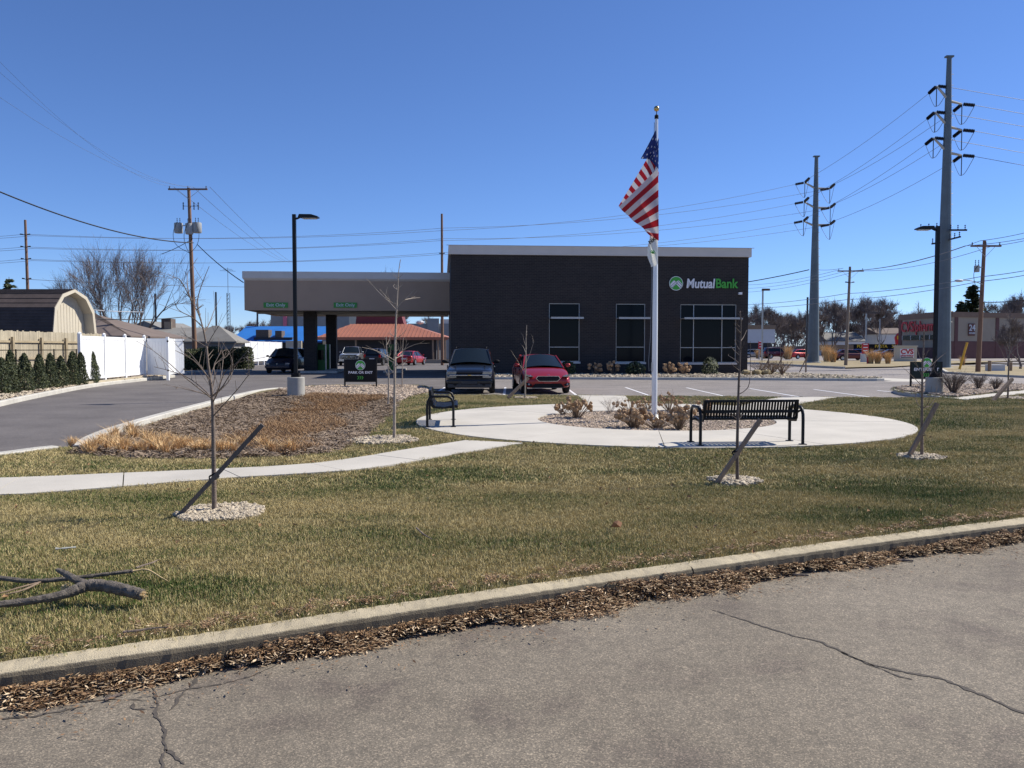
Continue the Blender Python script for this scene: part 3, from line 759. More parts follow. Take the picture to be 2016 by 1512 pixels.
for _ in range(900):
    x = random.uniform(-4, 9); sps.append((x, kline_y(x) - .08 - abs(random.gauss(0, .22)), .002))
scatter('leaf_litter', stray, MT['litter'], sps, .5, 1.3, .05)
scatter('leaf_litter', lit, MT['litter'], pts, .45, 1.45, .2)
pts = []
for _ in range(900):
    x = random.uniform(-5, 14); o = abs(random.gauss(0, .10)); pts.append((x, kline_y(x) + .22 + o, .165 + .01 * random.random()))
scatter('leaf_litter', lit, MT['litter'], pts, .5, 1.0, .3)
# drift heap in the gutter
# single dead leaves strewn over the lawn
lf = MB(); lf.add([(-.03, 0, 0), (-.008, -.018, .012), (.028, 0, .004), (-.006, .02, .014), (.0, 0, -.004)], [(0, 1, 4), (1, 2, 4), (2, 3, 4), (3, 0, 4)])
X = rng.uniform(-8, 14, 900); Y = rng.uniform(5, 24, 900); k = pip(lawn_poly, X, Y)
for e in EXC: k &= ~pip(e, X, Y)
scatter('fallen_leaves', lf, MT['litter'], np.stack([X[k], Y[k], H(X[k], Y[k]) + .035], 1), .4, .95, .8)
# ================================================================ FURNITURE OF THE PLAZA
# flagpole -----------------------------------------------------------------------
fpx, fpy = PC.x, PC.y; ztop = ZY(214, fpy)
fp = thing('flagpole', 'tall white tapered flagpole with a gold ball standing in the round gravel bed', 'flagpole', (fpx, fpy, .14))
Hh = ztop - .14
MB().tube([(0, 0, 0), (0, 0, 2.2), (0, 0, Hh - .22)], [.064, .061, .034], 20).build('pole', MT['polewhite'], fp, True)
MB().lathe([(.22, -.02), (.22, .012), (.13, .05), (.095, .10), (.075, .13)], n=24).build('base_collar', MT['steellight'], fp, True)
MB().lathe([(.012, Hh - .24), (.045, Hh - .22), (.045, Hh - .15), (.012, Hh - .12)], n=12).build('truck', MT['blackm'], fp, True)
MB().tube([(0, 0, Hh - .15), (0, 0, Hh - .03)], .009, 6).build('spindle', MT['blackm'], fp)
MB().blob((0, 0, Hh), .062, 16, 12, 0).build('ball', MT['gold'], fp, True)
MB().tube([(-.05, -.01, Hh - .3), (-.075, -.03, 4), (-.10, -.02, 1.9), (-.14, -.02, 1.35), (-.13, -.02, 1.1), (-.078, 0, 1.15)], .006, 5).build('halyard', MT['wirel'], fp)
MB().beam((-.075, -.05, 1.1), (-.075, -.05, 1.3), .02, .02).build('cleat', MT['steellight'], fp)
# flag cloth: grid patches between photo-measured outline points, folded towards and away from the pole
def cloth(name, mat, cor, uvs, nu=22, nv=26, wave=.03, freq=9, parent=None, ph=0):
    """cor: four world points (pole top, pole bottom, free bottom, free top); uvs the same order"""
    a, b, c, d = [Vector(p) for p in cor]; V = []; UVs = []
    for j in range(nv + 1):
        t = j / nv
        for i in range(nu + 1):
            s = i / nu
            p = a.lerp(b, t).lerp(d.lerp(c, t), s)
            p = p + Vector((0, 1, 0)) * wave * s ** .6 * sin(freq * (s * .6 + t * .8) + ph) + Vector((1, 0, 0)) * wave * .25 * sin(freq * 1.7 * t + 3 * s + ph) * s
            V.append(p)
            u0 = [lerp(uvs[0][k], uvs[1][k], t) for k in (0, 1)]; u1 = [lerp(uvs[3][k], uvs[2][k], t) for k in (0, 1)]
            UVs.append([lerp(u0[k], u1[k], s) for k in (0, 1)])
    Fc = [(j * (nu + 1) + i, j * (nu + 1) + i + 1, (j + 1) * (nu + 1) + i + 1, (j + 1) * (nu + 1) + i) for j in range(nv) for i in range(nu)]
    m = bpy.data.meshes.new(name); m.from_pydata([tuple(v) for v in V], [], Fc); m.materials.append(mat)
    uvl = m.uv_layers.new(name='UVMap')
    for l in m.loops: uvl.data[l.index].uv = UVs[l.vertex_index]
    m.polygons.foreach_set('use_smooth', [True] * len(m.polygons))
    return link(name, m, parent)
FP = lambda px, py, dy=0: PT(px, py, fpy + dy)
fl = thing('flag', 'red, white and blue flag with stars and stripes drooping from the white pole', 'flag')
P = FP
cloth('cloth_panel', MT['flag'], [P(1296, 330, -.09), P(1297, 474, -.09), P(1279, 463, -.16), P(1218, 407, -.22)], [(.42, 10.0 / 13), (.42, .0), (.92, .0), (.95, 10.0 / 13)], wave=.05, parent=fl)
cloth('cloth_panel', MT['flag'], [P(1297, 271, -.08), P(1296.5, 333, -.10), P(1279, 314, -.13), P(1287, 296, -.11)], [(.02, .98), (.02, .50), (.38, .50), (.38, .98)], 10, 10, wave=.02, parent=fl)
cloth('cloth_panel', MT['flag'], [P(1281, 300, -.04), P(1297, 340, -.04), P(1285, 465, .03), P(1219, 405, .05)], [(.42, 1.0), (.9, 1.0), (1.0, .0), (.42, .0)], wave=.04, parent=fl, ph=2)
cloth('cloth_panel', MT['flag'], [P(1291, 256, -.04), P(1294, 300, -.06), P(1280, 314, -.06), P(1262, 312, -.05)], [(.02, .98), (.02, .52), (.38, .52), (.38, .98)], 10, 10, wave=.02, parent=fl, ph=1)
fl2 = thing('flag', 'small white bank flag with a green mark hanging limp below the striped flag', 'flag')
cloth('cloth_panel', MT['wcloth'], [P(1295, 466, -.085), P(1295, 520, -.09), P(1281, 526, -.12), P(1279, 463, -.11)], [(0, 1), (0, 0), (1, 0), (1, 1)], 12, 16, .03, 7, fl2)
cloth('cloth_panel', MT['wcloth'], [P(1281, 463, -.11), P(1283, 525, -.13), P(1275, 508, -.10), P(1274, 488, -.09)], [(0, 1), (0, 0), (1, 0), (1, 1)], 8, 12, .02, 7, fl2)
q = P(1284, 474, -.16); text('NK', .12, q, (pi / 2, radians(-38), 0), MT['blackm'], fl2, 'lettering', .003, .003)
for a in (-60, -25, 10, 45, 80):
    c = P(1285, 499, -.16); MB().beam(c, c + Vector((sin(radians(a)) * .065, 0, cos(radians(a)) * .08)), .016, .004, (0, 1, 0)).build('emblem_leaf', MT['bgreen'], fl2)

# benches ------------------------------------------------------------------------------
def bench(label, loc, rz):
    """sits along local x, faces local +y; steel strap bench with hoop arm frames"""
    t = thing('park_bench', label, 'bench', loc, rz, 'black strap-metal benches on the round plaza')
    L2 = .80; m = MT['black']
    def straps(a0, b0, n, prof, name):
        for i in range(n):
            x = lerp(a0, b0, (i + .5) / n)
            MB_ = MB(); w2 = (b0 - a0) / n * .365
            for (p, q) in zip(prof, prof[1:]): MB_.beam((x, p[0], p[1]), (x, q[0], q[1]), w2 * 2, .008, (1, 0, 0)) if False else MB_.add(
                [(x - w2, p[0], p[1]), (x + w2, p[0], p[1]), (x + w2, q[0], q[1]), (x - w2, q[0], q[1]), (x - w2, p[0] + .004, p[1] + .006), (x + w2, p[0] + .004, p[1] + .006), (x + w2, q[0] + .004, q[1] + .006), (x - w2, q[0] + .004, q[1] + .006)],
                [(0, 1, 2, 3), (7, 6, 5, 4), (0, 4, 5, 1), (1, 5, 6, 2), (2, 6, 7, 3), (3, 7, 4, 0)])
            MB_.build(name, m, t)
    seat = [(-.12, .40), (.05, .385), (.20, .395), (.30, .42), (.335, .40)]
    back1 = [(-.15, .44), (-.175, .53)]; back2 = [(-.18, .56), (-.215, .70)]
    # the rear face of the back: bars between two rows of narrow openings
    straps(-L2 + .02, L2 - .02, 32, back1, 'slat'); straps(-L2 + .02, L2 - .02, 32, back2, 'slat'); straps(-L2 + .02, L2 - .02, 20, seat[:4], 'slat')
    for (y, z, w_, h_, nm) in ((-.145, .425, .05, .03, 'rail'), (-.178, .545, .022, .05, 'rail'), (-.222, .72, .035, .04, 'rail'), (.325, .41, .05, .05, 'rail')):
        MB().box(-L2, L2, y - w_ / 2, y + w_ / 2, z - h_ / 2, z + h_ / 2).build(nm, m, t)
    for s in (-1, 1):
        x = s * (L2 - .01)
        MB().prism([(.33, .43), (.30, .44), (.05, .40), (-.11, .415), (-.15, .46), (-.2, .74), (-.25, .74), (-.21, .44), (-.16, .375), (.05, .36), (.31, .385), (.35, .36)], x - .012, x + .012, 'x').build('end_plate', m, t)
        xo = s * (L2 + .065)
        hoop = [(xo, -.27, 0), (xo, -.27, .40), (xo, -.262, .50), (xo, -.225, .575), (xo, -.16, .615), (xo, .14, .615), (xo, .215, .58), (xo, .25, .5), (xo, .257, .40), (xo, .257, 0)]
        MB().tube(hoop, .026, 12).build('arm_frame', m, t, True)
        for y in (-.27, .257): MB().box(xo - .05, xo + .05, y - .05, y + .05, 0, .012).build('foot_plate', m, t)
        MB().tube([(x, -.17, .52), (xo, -.225, .575)], .018, 8).build('bracket', m, t)
        MB().tube([(x, .2, .40), (xo, .257, .38)], .018, 8).build('bracket', m, t)
    return t
b1c = Vector((3.92, 13.62, .166))
bench('black metal bench seen from behind, with its back to the lawn and street', b1c + Vector((0.0, .12, 0)), atan2(-(PC.x - b1c.x), PC.y - b1c.y) * .55)
b2c = Vector((-1.50, 17.42, .166))
bench('black metal bench seen end-on beside the grass at the far left of the round plaza', b2c, radians(-90 + 4))
bx = G(1165, 0, 0) if False else None
# valve cover / small box in the lawn behind the bed
# hydrangeas ------------------------------------------------------------------------
hm = [MB().blob((0, 0, 0), .05, 8, 6, .28, .85).mesh('flower_head', MT['hydr']) for _ in range(3)]
def hydrangea(loc, w_, h, n, label, group, hs=1.0):
    t = thing('hydrangea_shrub', label, 'shrub', loc, 0, group); st = MB()
    for i in range(n):
        a = random.uniform(0, 2 * pi); r = math.sqrt(random.random()) * w_ / 2
        p = Vector((r * cos(a), r * sin(a) * .8, h * random.uniform(.45, 1) * (1 - .35 * (2 * r / w_) ** 2)))
        st.tube([(p.x * .15, p.y * .15, 0), (p.x * .6, p.y * .6, p.z * .55), p], [.007, .005, .003], 4, False)
        o = link('flower_head', random.choice(hm), t, p, (random.random() * 3, random.random() * 3, random.random() * 6)); s_ = random.uniform(.7, 1.25) * hs; o.scale = (s_,) * 3
    for i in range(n // 2):
        a = random.uniform(0, 2 * pi); r = w_ * .6 * random.random()
        st.tube([(0, 0, 0), (r * cos(a) * .6, r * sin(a) * .6, h * .5), (r * cos(a), r * sin(a), h * random.uniform(.6, 1.1))], [.006, .004, .002], 4, False)
    st.build('stems', MT['stem'], t)
    return t
gr = 'dried hydrangeas in the round bed'
hydrangea(G(1135, 823, .14), .85, .52, 44, 'large dried brown hydrangea at the left edge of the round bed', gr)
hydrangea(G(1247, 842, .14), .85, .42, 48, 'bushy dried hydrangea in front of and left of the flagpole base', gr)
hydrangea(G(1335, 846, .14), .75, .50, 42, 'dried hydrangea beside the left end of the bench, right of the flagpole base', gr)
hydrangea(G(1242, 812, .14), .9, .38, 20, 'thin dried hydrangea behind the flagpole, left side', gr, .8)
hydrangea(G(1318, 810, .14), .8, .55, 26, 'tall dried hydrangea behind the flagpole, right side', gr, .9)
hydrangea(G(1388, 822, .14), .5, .45, 20, 'dried hydrangea half hidden behind the left end of the bench back', gr)
def stemshrub(loc, w_, h, n, label, mat='stem', group=None, cat='shrub', name='bare_shrub', rad=.006, nn=3):
    t = thing(name, label, cat, loc, 0, group); st = MB()
    for i in range(n):
        a = random.uniform(0, 2 * pi); r = w_ / 2 * random.random() ** .6
        b = Vector((r * cos(a) * .5, r * sin(a) * .5, h * .5)); e = Vector((r * cos(a), r * sin(a), h * random.uniform(.6, 1)))
        st.tube([(random.uniform(-.05, .05), random.uniform(-.05, .05), 0), b, e], [rad, rad * .8, rad * .4], 3, False)
        for _ in range(nn):
            q = b.lerp(e, random.random()); st.tube([q, q + Vector((random.uniform(-.3, .3) * w_ * .5, random.uniform(-.3, .3) * w_ * .5, random.uniform(.05, .25) * h))], [rad * .5, rad * .25], 3, False)
    st.build('stems', MT[mat], t); return t
hydrangea(G(1108, 817, .14), .5, .30, 18, 'small dried hydrangea at the left tip of the round bed', gr, .8)
hydrangea(G(1290, 843, .14), .8, .34, 30, 'low dried hydrangea directly in front of the flagpole base', gr, .9)
hydrangea(G(1275, 808, .14), .7, .40, 18, 'thin dried hydrangea directly behind the flagpole', gr, .8)
stemshrub(G(1200, 815, .14), .9, .42, 22, 'pale leafless shrub with thin grey twigs between two dried hydrangeas in the round bed', 'barklight', rad=.004)
stemshrub(G(1368, 812, .14), .7, .4, 18, 'pale leafless shrub behind the right half of the round bed', 'barklight', rad=.004)

# young trees and their stakes -------------------------------------------------------
def smooth3(pts, it=1):
    L = [Vector(p) for p in pts]
    for _ in range(it):
        o = [L[0]]
        for a, b in zip(L, L[1:]): o += [a.lerp(b, .25), a.lerp(b, .75)]
        o.append(L[-1]); L = o
    return L
def young_tree(label, px, py, trunk, branches, r0, r1=.006, twigs=3, mat='bark', spurs=14, z=.14, name='young_tree', tw=1.0):
    """trunk / branches: photo points at the tree's distance, each branch with its own depth drift"""
    b = G(px, py, z); d = b.y; t = thing(name, label, 'tree', b, 0, 'bare young trees')
    R = lambda x, y, dy=0: PT(x, y, d + dy) - b
    T = smooth3([Vector((0, 0, -.03))] + [R(x, y) for x, y in trunk[1:]], 2); n = len(T)
    rad = [max(r1, lerp(r0, r1, min(1, (i / (n - 1)) ** .8 * 1.15))) for i in range(n)]; rad[0] *= 1.25
    tm = MB().tube(T, rad, 10)
    for _ in range(spurs):
        i = random.randint(n // 3, n - 2); a = random.uniform(0, 2 * pi); l_ = random.uniform(.03, .11) * tw
        tm.tube([T[i], T[i] + Vector((cos(a) * l_, sin(a) * l_, l_ * .7))], [.005, .002], 4)
    tm.build('trunk', MT[mat], t, True)
    for k, br in enumerate(branches):
        dy = random.uniform(-.45, .45) * (d / 8) ** .3
        if isinstance(br[0], (int, float)): dy = br[0]; br = br[1]
        P_ = [R(x, y, dy * i / max(1, len(br) - 1)) for i, (x, y) in enumerate(br)]
        P_ = smooth3(P_, 1); m_ = len(P_)
        rb = r0 * .30 * min(1, .45 + (P_[-1] - P_[0]).length)
        mb = MB().tube(P_, [lerp(rb, .0025, (i / (m_ - 1)) ** .7) for i in range(m_)], 6)
        for _ in range(twigs):
            i = random.randint(1, m_ - 1); dr = (P_[i] - P_[i - 1]).normalized(); a = Vector((random.uniform(-1, 1), random.uniform(-1, 1), random.uniform(-.1, 1))).normalized()
            l_ = random.uniform(.08, .24) * tw; e = P_[i] + (dr + a * .8).normalized() * l_
            mb.tube([P_[i], e], [rb * .32, .0015], 4); 
        mb.build('branch', MT[mat], t, True)
    return t
def stake(label, p0, p1, d0, d1, w_, mat='stake', tie=None):
    a = PT(p0[0], p0[1], d0); b = PT(p1[0], p1[1], d1); t = thing('tree_stake', label, 'stake', a, 0, 'wooden tree stakes')
    MB().beam((0, 0, 0), b - a, w_, w_).build('post', MT[mat], t)
    if tie:
        c = PT(tie[0], tie[1], lerp(d0, d1, .5)) - a; dr = (b - a).normalized()
        MB().tube([c + Vector((.045 * cos(q), .045 * sin(q) + .03, .02 * sin(q))) for q in np.linspace(0, 2 * pi, 9)], .008, 6, False).build('tie', MT['blackm'], t)
        MB().tube([c + Vector((.04 * cos(q), .05 * sin(q) + .03, .03 + .02 * cos(q))) for q in np.linspace(0, 2 * pi, 9)], .006, 6, False).build('tie', MT['blackm'], t)
    return t
tA = [(422, 1010), (421, 930), (420, 860), (419, 793), (415, 752), (409, 715), (407, 684), (402, 655), (396, 632), (388, 612), (378, 594), (371, 575)]
brA = [(.1, [(396, 632), (387, 600), (392, 575), (402, 548), (412, 524)]), (-.2, [(378, 594), (366, 570), (360, 558), (350, 546), (335, 548)]), (.3, [(371, 575), (368, 556), (369, 538)]),
       [(407, 684), (414, 668), (425, 650), (432, 640)], [(407, 684), (385, 670), (362, 660)], (.35, [(402, 655), (412, 638), (420, 615), (424, 606)]), (-.3, [(400, 645), (380, 625), (352, 612), (345, 600)]),
       (-.5, [(418, 785), (405, 775), (383, 758), (360, 740), (330, 712), (300, 689)]), (.4, [(418, 785), (400, 765), (370, 742), (335, 730), (303, 722)]), (-.3, [(416, 780), (395, 773), (372, 768), (352, 762), (346, 766)]),
       (.5, [(419, 780), (430, 766), (436, 740), (440, 700), (437, 690)]), (-.5, [(420, 778), (436, 765), (448, 745), (462, 722), (480, 700), (494, 742 - 30)]), (.3, [(420, 780), (432, 770), (454, 748), (456, 735), (459, 710), (448, 688)]),
       (-.4, [(421, 818), (432, 806), (452, 784), (470, 764), (486, 742), (491, 738)]), (.2, [(417, 770), (424, 740), (420, 720), (428, 705), (436, 690)]), (.5, [(417, 770), (408, 740), (396, 722), (378, 700), (365, 686)]),
       (-.25, [(415, 750), (404, 735), (385, 712), (366, 700), (345, 690)]), (.25, [(414, 745), (420, 725), (424, 715), (446, 703), (452, 692)]), (-.5, [(420, 790), (428, 775), (436, 748), (443, 730), (470, 712)])]
young_tree('largest bare young tree, standing in pale stones beside the pavement at the left', 422, 1010, tA, brA, .026, .0035, 5, spurs=16)
stake('long dark leaning stake tied to the largest young tree at the left', (350, 1018), (517, 836), 7.78, 7.95, .042, 'stake', (419, 940))
tB = [(776, 866), (776.5, 800), (777, 740), (777.7, 686), (779, 640), (781, 605), (783, 570), (784, 544), (786, 525), (788.5, 511)]
brB = [(.3, [(780, 610), (762, 590), (746, 576), (733, 561)]), (-.2, [(780, 600), (765, 590), (755, 578), (747, 569)]), (.1, [(781, 606), (792, 594), (803, 584), (818, 568)]), (.3, [(784, 572), (776, 566), (774, 563)]), [(797, 590), (812, 587), (827, 586)],
       (-.2, [(779, 668), (788, 662), (794, 656), (799, 650)]), (.3, [(779, 664), (772, 661), (768, 655)]), (-.6, [(778, 710), (764, 702), (745, 692), (730, 687), (718, 685)]), (.5, [(778, 706), (786, 702), (794, 699)]),
       (.4, [(777, 735), (766, 725), (762, 715)]), (-.3, [(778, 700), (800, 685), (822, 676), (840, 676)]), (.3, [(777, 715), (760, 705), (742, 692)]), (-.4, [(778, 722), (800, 712), (815, 706)])]
young_tree('tall slender bare tree in pale stones in front of the mulch bed', 776, 866, tB, brB, .032, .006, 3, 'barklight', 12)
tC = [(1452, 950), (1451, 900), (1452, 850), (1453, 800), (1455, 740), (1457, 700), (1458, 660), (1459, 635), (1457, 615)]
brC = [(.15, [(1455, 776), (1466, 770), (1475, 760), (1477, 735), (1478, 700), (1477, 672)]), (-.1, [(1453, 798), (1464, 792), (1475, 788)]), [(1457, 700), (1447, 692), (1439, 682)], [(1457, 690), (1450, 680), (1447, 668)], [(1458, 672), (1464, 664), (1470, 650)],
       [(1456, 716), (1444, 706), (1434, 700)], [(1458, 655), (1451, 648), (1447, 640)], [(1458, 645), (1452, 640), (1449, 634)], [(1456, 730), (1446, 722), (1440, 716)], [(1457, 690), (1463, 682), (1466, 676)], [(1452, 826), (1444, 820), (1440, 812)], [(1452, 828), (1458, 822), (1462, 816)]]
young_tree('slim bare tree standing in front of the black bench seen from behind', 1452, 950, tC, brC, .024, .007, 1, 'barkdark', 34, tw=.5)
stake('leaning wooden stake tied to the slim tree in front of the bench', (1411, 951), (1497, 826), 9.72, 9.8, .044, 'staketan', (1450, 893))
tD = [(1815, 900), (1815, 850), (1815, 800), (1815.5, 760), (1816, 720), (1818, 690), (1819, 665), (1819, 648)]
brD = [(.2, [(1815, 802), (1808, 798), (1804, 790), (1802, 776), (1800, 765), (1795, 750)]), (-.2, [(1815, 804), (1822, 801), (1828, 792), (1832, 778), (1834, 760)]), (.3, [(1817, 803), (1830, 800), (1838, 790), (1842, 775), (1846, 760)]), (-.3, [(1815, 760), (1806, 750), (1795, 740), (1783, 728)]),
       (.2, [(1816, 758), (1824, 748), (1832, 735), (1840, 720), (1844, 700)]), (-.1, [(1815, 740), (1806, 720), (1800, 708)]), (.3, [(1816, 735), (1828, 725), (1838, 715), (1850, 704), (1862, 695)]), [(1817, 712), (1823, 700), (1828, 690)], [(1817, 715), (1811, 705), (1808, 694)]]
young_tree('bare young tree with up-curving lower branches, right of the round plaza', 1815, 900, tD, brD, .026, .008, 2, 'bark', 16, tw=.6)
stake('leaning wooden stake tied to the tree right of the round plaza', (1790, 897), (1845, 794), 12.0, 12.1, .05, 'staketan', (1817, 855))
tE = [(1033.5, 785), (1034, 750), (1035, 720), (1035.5, 690), (1035.5, 665), (1037, 640)]
brE = [(.2, [(1035, 716), (1041, 702), (1046, 688), (1051, 672)]), (-.3, [(1034, 733), (1025, 722), (1018, 708), (1012, 699)]), [(1035, 695), (1031, 684), (1027, 679)], [(1035, 680), (1031, 670), (1030, 663)], (.3, [(1034, 727), (1025, 720), (1020, 716)])]
young_tree('small bare tree on the lawn in front of the red car', 1033.5, 785, tE, brE, .033, .01, 2, 'barklight', 14)
stake('leaning wooden stake against the small tree in front of the red car', (1000, 783), (1040, 744), 26.2, 26.5, .085, 'staketan')
tF = [(1984, 786), (1985, 750), (1986, 715), (1988, 680), (1988, 655), (1990, 640)]
brF = [(.3, [(1986, 715), (1978, 706), (1972, 690), (1966, 680)]), (-.3, [(1986, 712), (1994, 704), (1998, 690)]), [(1987, 690), (1982, 675), (1975, 662)], [(1988, 680), (1996, 668), (2000, 655)], [(1988, 665), (1980, 650), (1979, 640)]]
young_tree('small bare tree at the right edge beside the walkway bed', 1984, 786, tF, brF, .034, .01, 3, 'bark', 10)
stake('leaning wooden stake against the small tree at the right edge', (1953, 791), (1993, 746), 25.2, 25.6, .085, 'staketan')
tG = [(764.5, 793), (765, 760), (765, 730), (763.5, 710), (761, 690), (760.5, 663)]
brG = [(.2, [(764, 712), (757, 700), (754, 688)]), (-.2, [(763, 705), (770, 690), (766, 676)]), [(762, 695), (756, 682), (753, 670)], (.3, [(765, 740), (758, 730), (757, 718)]), (.1, [(764, 738), (771, 735), (776, 728)]), [(761, 680), (766, 670), (768, 664)], [(765, 728), (775, 715), (780, 705)]]
young_tree('thin bare tree at the back of the mulch bed, right of the black sign', 764.5, 793, tG, brG, .03, .01, 4, 'barklight', 10)
tH = [(791.5, 766), (792, 740), (792, 715), (792.5, 690), (794, 665)]
brH = [(.2, [(792, 705), (786, 690), (783, 676)]), (-.2, [(792, 700), (798, 688), (801, 668)]), [(792, 720), (798, 714), (802, 706)], [(792, 690), (789, 678), (788, 665)]]
young_tree('thin bare tree in the gravel bed behind the slender tall one', 791.5, 766, tH, brH, .03, .012, 3, 'barklight', 8)

# tan grass clumps ------------------------------------------------------------------
tm_ = [tuft(150, .07, .12, .26, .008, 1.25).mesh('ornamental_grass_clump', MT['tantuft']) for _ in range(3)]
cl = [(143, 880), (172, 886), (190, 882), (205, 872), (215, 888), (225, 862), (233, 880), (247, 884), (258, 851), (263, 866), (270, 890), (281, 892), (291, 868), (300, 880), (306, 890), (318, 884), (330, 868), (338, 874), (345, 888), (352, 880), (361, 886), (375, 880), (385, 893), (398, 893), (403, 882), (412, 893), (430, 893), (447, 889), (457, 893), (480, 884), (535, 892), (571, 893), (520, 884), (240, 893), (325, 895), (178, 893)]
for i, (x, y) in enumerate(cl):
    y += 1
    p = GT(x, y); p.z += .01
    o = link('ornamental_grass_clump', random.choice(tm_), None, p, (0, 0, random.random() * 6)); s_ = random.uniform(.75, 1.15); o.scale = (s_,) * 3
    tag(o, 'tan tuft of dry ornamental grass at the near edge of the mulch bed', 'grass clump', 'tan grass clumps in the mulch bed')
# drain grate in the swale
p = G(500, 891, .1)
dg = thing('drain_grate', 'dark flat drain grate half buried at the near edge of the mulch bed', 'drain', (p.x, p.y, float(H(p.x, p.y)) + .03))
MB().lathe([(.34, -.03), (.34, .02), (.31, .03)], n=20).build('rim', MT['plastic'], dg)
for k in range(-4, 5):
    h_ = math.sqrt(.3 ** 2 - (k * .06) ** 2); MB().box(-h_, h_, k * .06 - .015, k * .06 + .015, .02, .038).build('bar', MT['blackm'], dg)

# fallen branches ----------------------------------------------------------------------
def gp(x, y, dz=0.0, z=.16):
    p = G(x, y, z); p.z = z + dz; return p
def log(mb, pts, rad, n=12, rough=.12):
    P_ = smooth3(pts, 2); k = len(P_); rr = np.interp(np.linspace(0, 1, k), np.linspace(0, 1, len(rad)), rad)
    P_ = [P_[0].lerp(P_[0], 0)] + [a.lerp(b, q) for a, b in zip(P_, P_[1:]) for q in (.33, .66, 1)]; rr = np.interp(np.linspace(0, 1, len(P_)), np.linspace(0, 1, len(rr)), rr)
    t = MB().tube(P_, [r * random.uniform(1 - rough, 1 + rough) for r in rr], max(n, 14)); jr = float(np.mean(rr)) * .13
    ridge = [random.uniform(-1, 1) for _ in range(max(n, 14))]; m_ = max(n, 14)
    v2 = []
    for i, v in enumerate(t.v):
        c = P_[min(len(P_) - 1, i // m_)]; d = Vector(v) - c; d = d.normalized() if d.length else d; k = jr * (.7 * ridge[i % m_] + random.uniform(-.8, .8)); v2.append(tuple(Vector(v) + d * k))
    t.v = v2; return mb.add(t.v, t.f)
fb = thing('fallen_branch', 'thick broken tree limb with a splintered end lying on the grass at the lower left', 'branch')
mb = MB(); log(mb, [gp(-190, 1222, .05), gp(-80, 1214, .05), gp(0, 1206, .05), gp(60, 1202, .06), (gp(115, 1196, .07)), gp(150, 1189, .09), gp(180, 1183, .11), gp(230, 1188, .10), gp(281, 1193, .07)], [.018, .019, .020, .021, .025, .034, .037, .036, .033], 14, .06)
mb.build('limb', MT['barklimb'], fb, True)
mb = MB(); log(mb, [gp(178, 1183, .10), gp(150, 1176, .11), gp(128, 1167, .13), gp(113, 1163, .14)], [.028, .024, .018, .010]); mb.build('stub', MT['barklimb'], fb, True)
e = gp(281, 1193, .07); dr = (gp(290, 1194, .07) - gp(270, 1192, .07)).normalized(); mb = MB()
for _ in range(26):
    a = random.uniform(0, 2 * pi); r = .025 * math.sqrt(random.random()); c = e + Vector((0, cos(a) * r, sin(a) * r)) - dr * .01
    mb.tube([c, c + dr * random.uniform(.012, .04)], [.008, .002], 4)
mb.build('broken_end', MT['brokenwood'], fb)
q = gp(131, 1183, .09); mb = MB()
for _ in range(10):
    mb.tube([q + Vector((random.uniform(-.02, .02), -.02, random.uniform(-.015, .015))), q + Vector((random.uniform(.01, .05), -.03, random.uniform(.0, .05)))], [.007, .002], 4)
mb.build('splinter', MT['brokenwood'], fb)
fb = thing('fallen_branch', 'long thin branch with a pale broken tip lying behind the thick limb', 'branch')
mb = MB(); log(mb, [gp(-160, 1128, .03), gp(-60, 1140, .03), gp(0, 1146, .03), gp(60, 1155, .03), gp(140, 1150, .04), gp(200, 1146, .05), gp(262, 1141, .06)], [.014, .015, .015, .016, .014, .013, .012]); mb.build('limb', MT['barklimb'], fb, True)
mb = MB(); log(mb, [gp(262, 1141, .06), gp(290, 1139, .07), gp(312, 1142, .03), gp(331, 1147, .01)], [.007, .006, .004, .002]); mb.build('broken_end', MT['brokenwood'], fb, True)
mb = MB(); log(mb, [gp(80, 1155, .03), gp(40, 1165, .03), gp(0, 1175, .02), gp(-50, 1180, .02)], [.007, .006, .005, .003]); log(mb, [gp(75, 1157, .03), gp(45, 1172, .03), gp(5, 1178, .02)], [.007, .006, .003]); mb.build('side_branch', MT['stem'], fb, True)
for k, (pts, lab) in enumerate((([(268, 1126), (285, 1120), (300, 1116), (311, 1110)], 'short brown twig on the grass above the broken tip of the thin branch'),
                    ([(242, 1255), (270, 1252), (300, 1247), (330, 1245)], 'thin twig lying in the grass along the kerb at the lower left'),
                    ([(820, 1046), (835, 1060), (850, 1068)], 'tiny twig lying on the middle of the lawn'))):
    o = MB(); log(o, [gp(x, y, .03) for x, y in pts], [.007, .006, .003]); o = o.build('twig', MT['bark']); tag(o, lab, 'twig', 'twigs on the ground')
for k, (pts, r, lab) in enumerate((([(468, 1318), (500, 1304), (545, 1293), (577, 1287)], .011, 'longest bent stick at the edge of the leaf litter in the gutter'), ([(206, 1383), (225, 1375), (246, 1368)], .006, 'short stick on the cracked asphalt at the lower left'),
                    ([(990, 1207), (1010, 1212), (1028, 1219)], .011, 'dark stick in the gutter left of the white tissue'), ([(1165, 1190), (1175, 1195), (1186, 1200)], .012, 'dark stub of wood in the gutter right of the white tissue'),
                    ([(1748, 1106), (1770, 1105), (1798, 1107)], .01, 'dark stick lying along the gutter litter at the right'), ([(1698, 1112), (1708, 1117), (1718, 1122)], .008, 'short stick pointing into the street at the right'),
                    ([(1560, 1134), (1575, 1135), (1592, 1136)], .008, 'straight stick at the edge of the litter right of the middle'), ([(622, 1282), (628, 1268), (632, 1252)], .008, 'upright dark twig in the litter near the kerb'))):
    o = MB(); log(o, [gp(x, y, .012 if k != 7 else .012 + .05 * j, .0) for j, (x, y) in enumerate(pts)], [r, r, r * .7]); o = o.build('stick', MT['barkdark']); tag(o, lab, 'stick', 'sticks in the gutter')
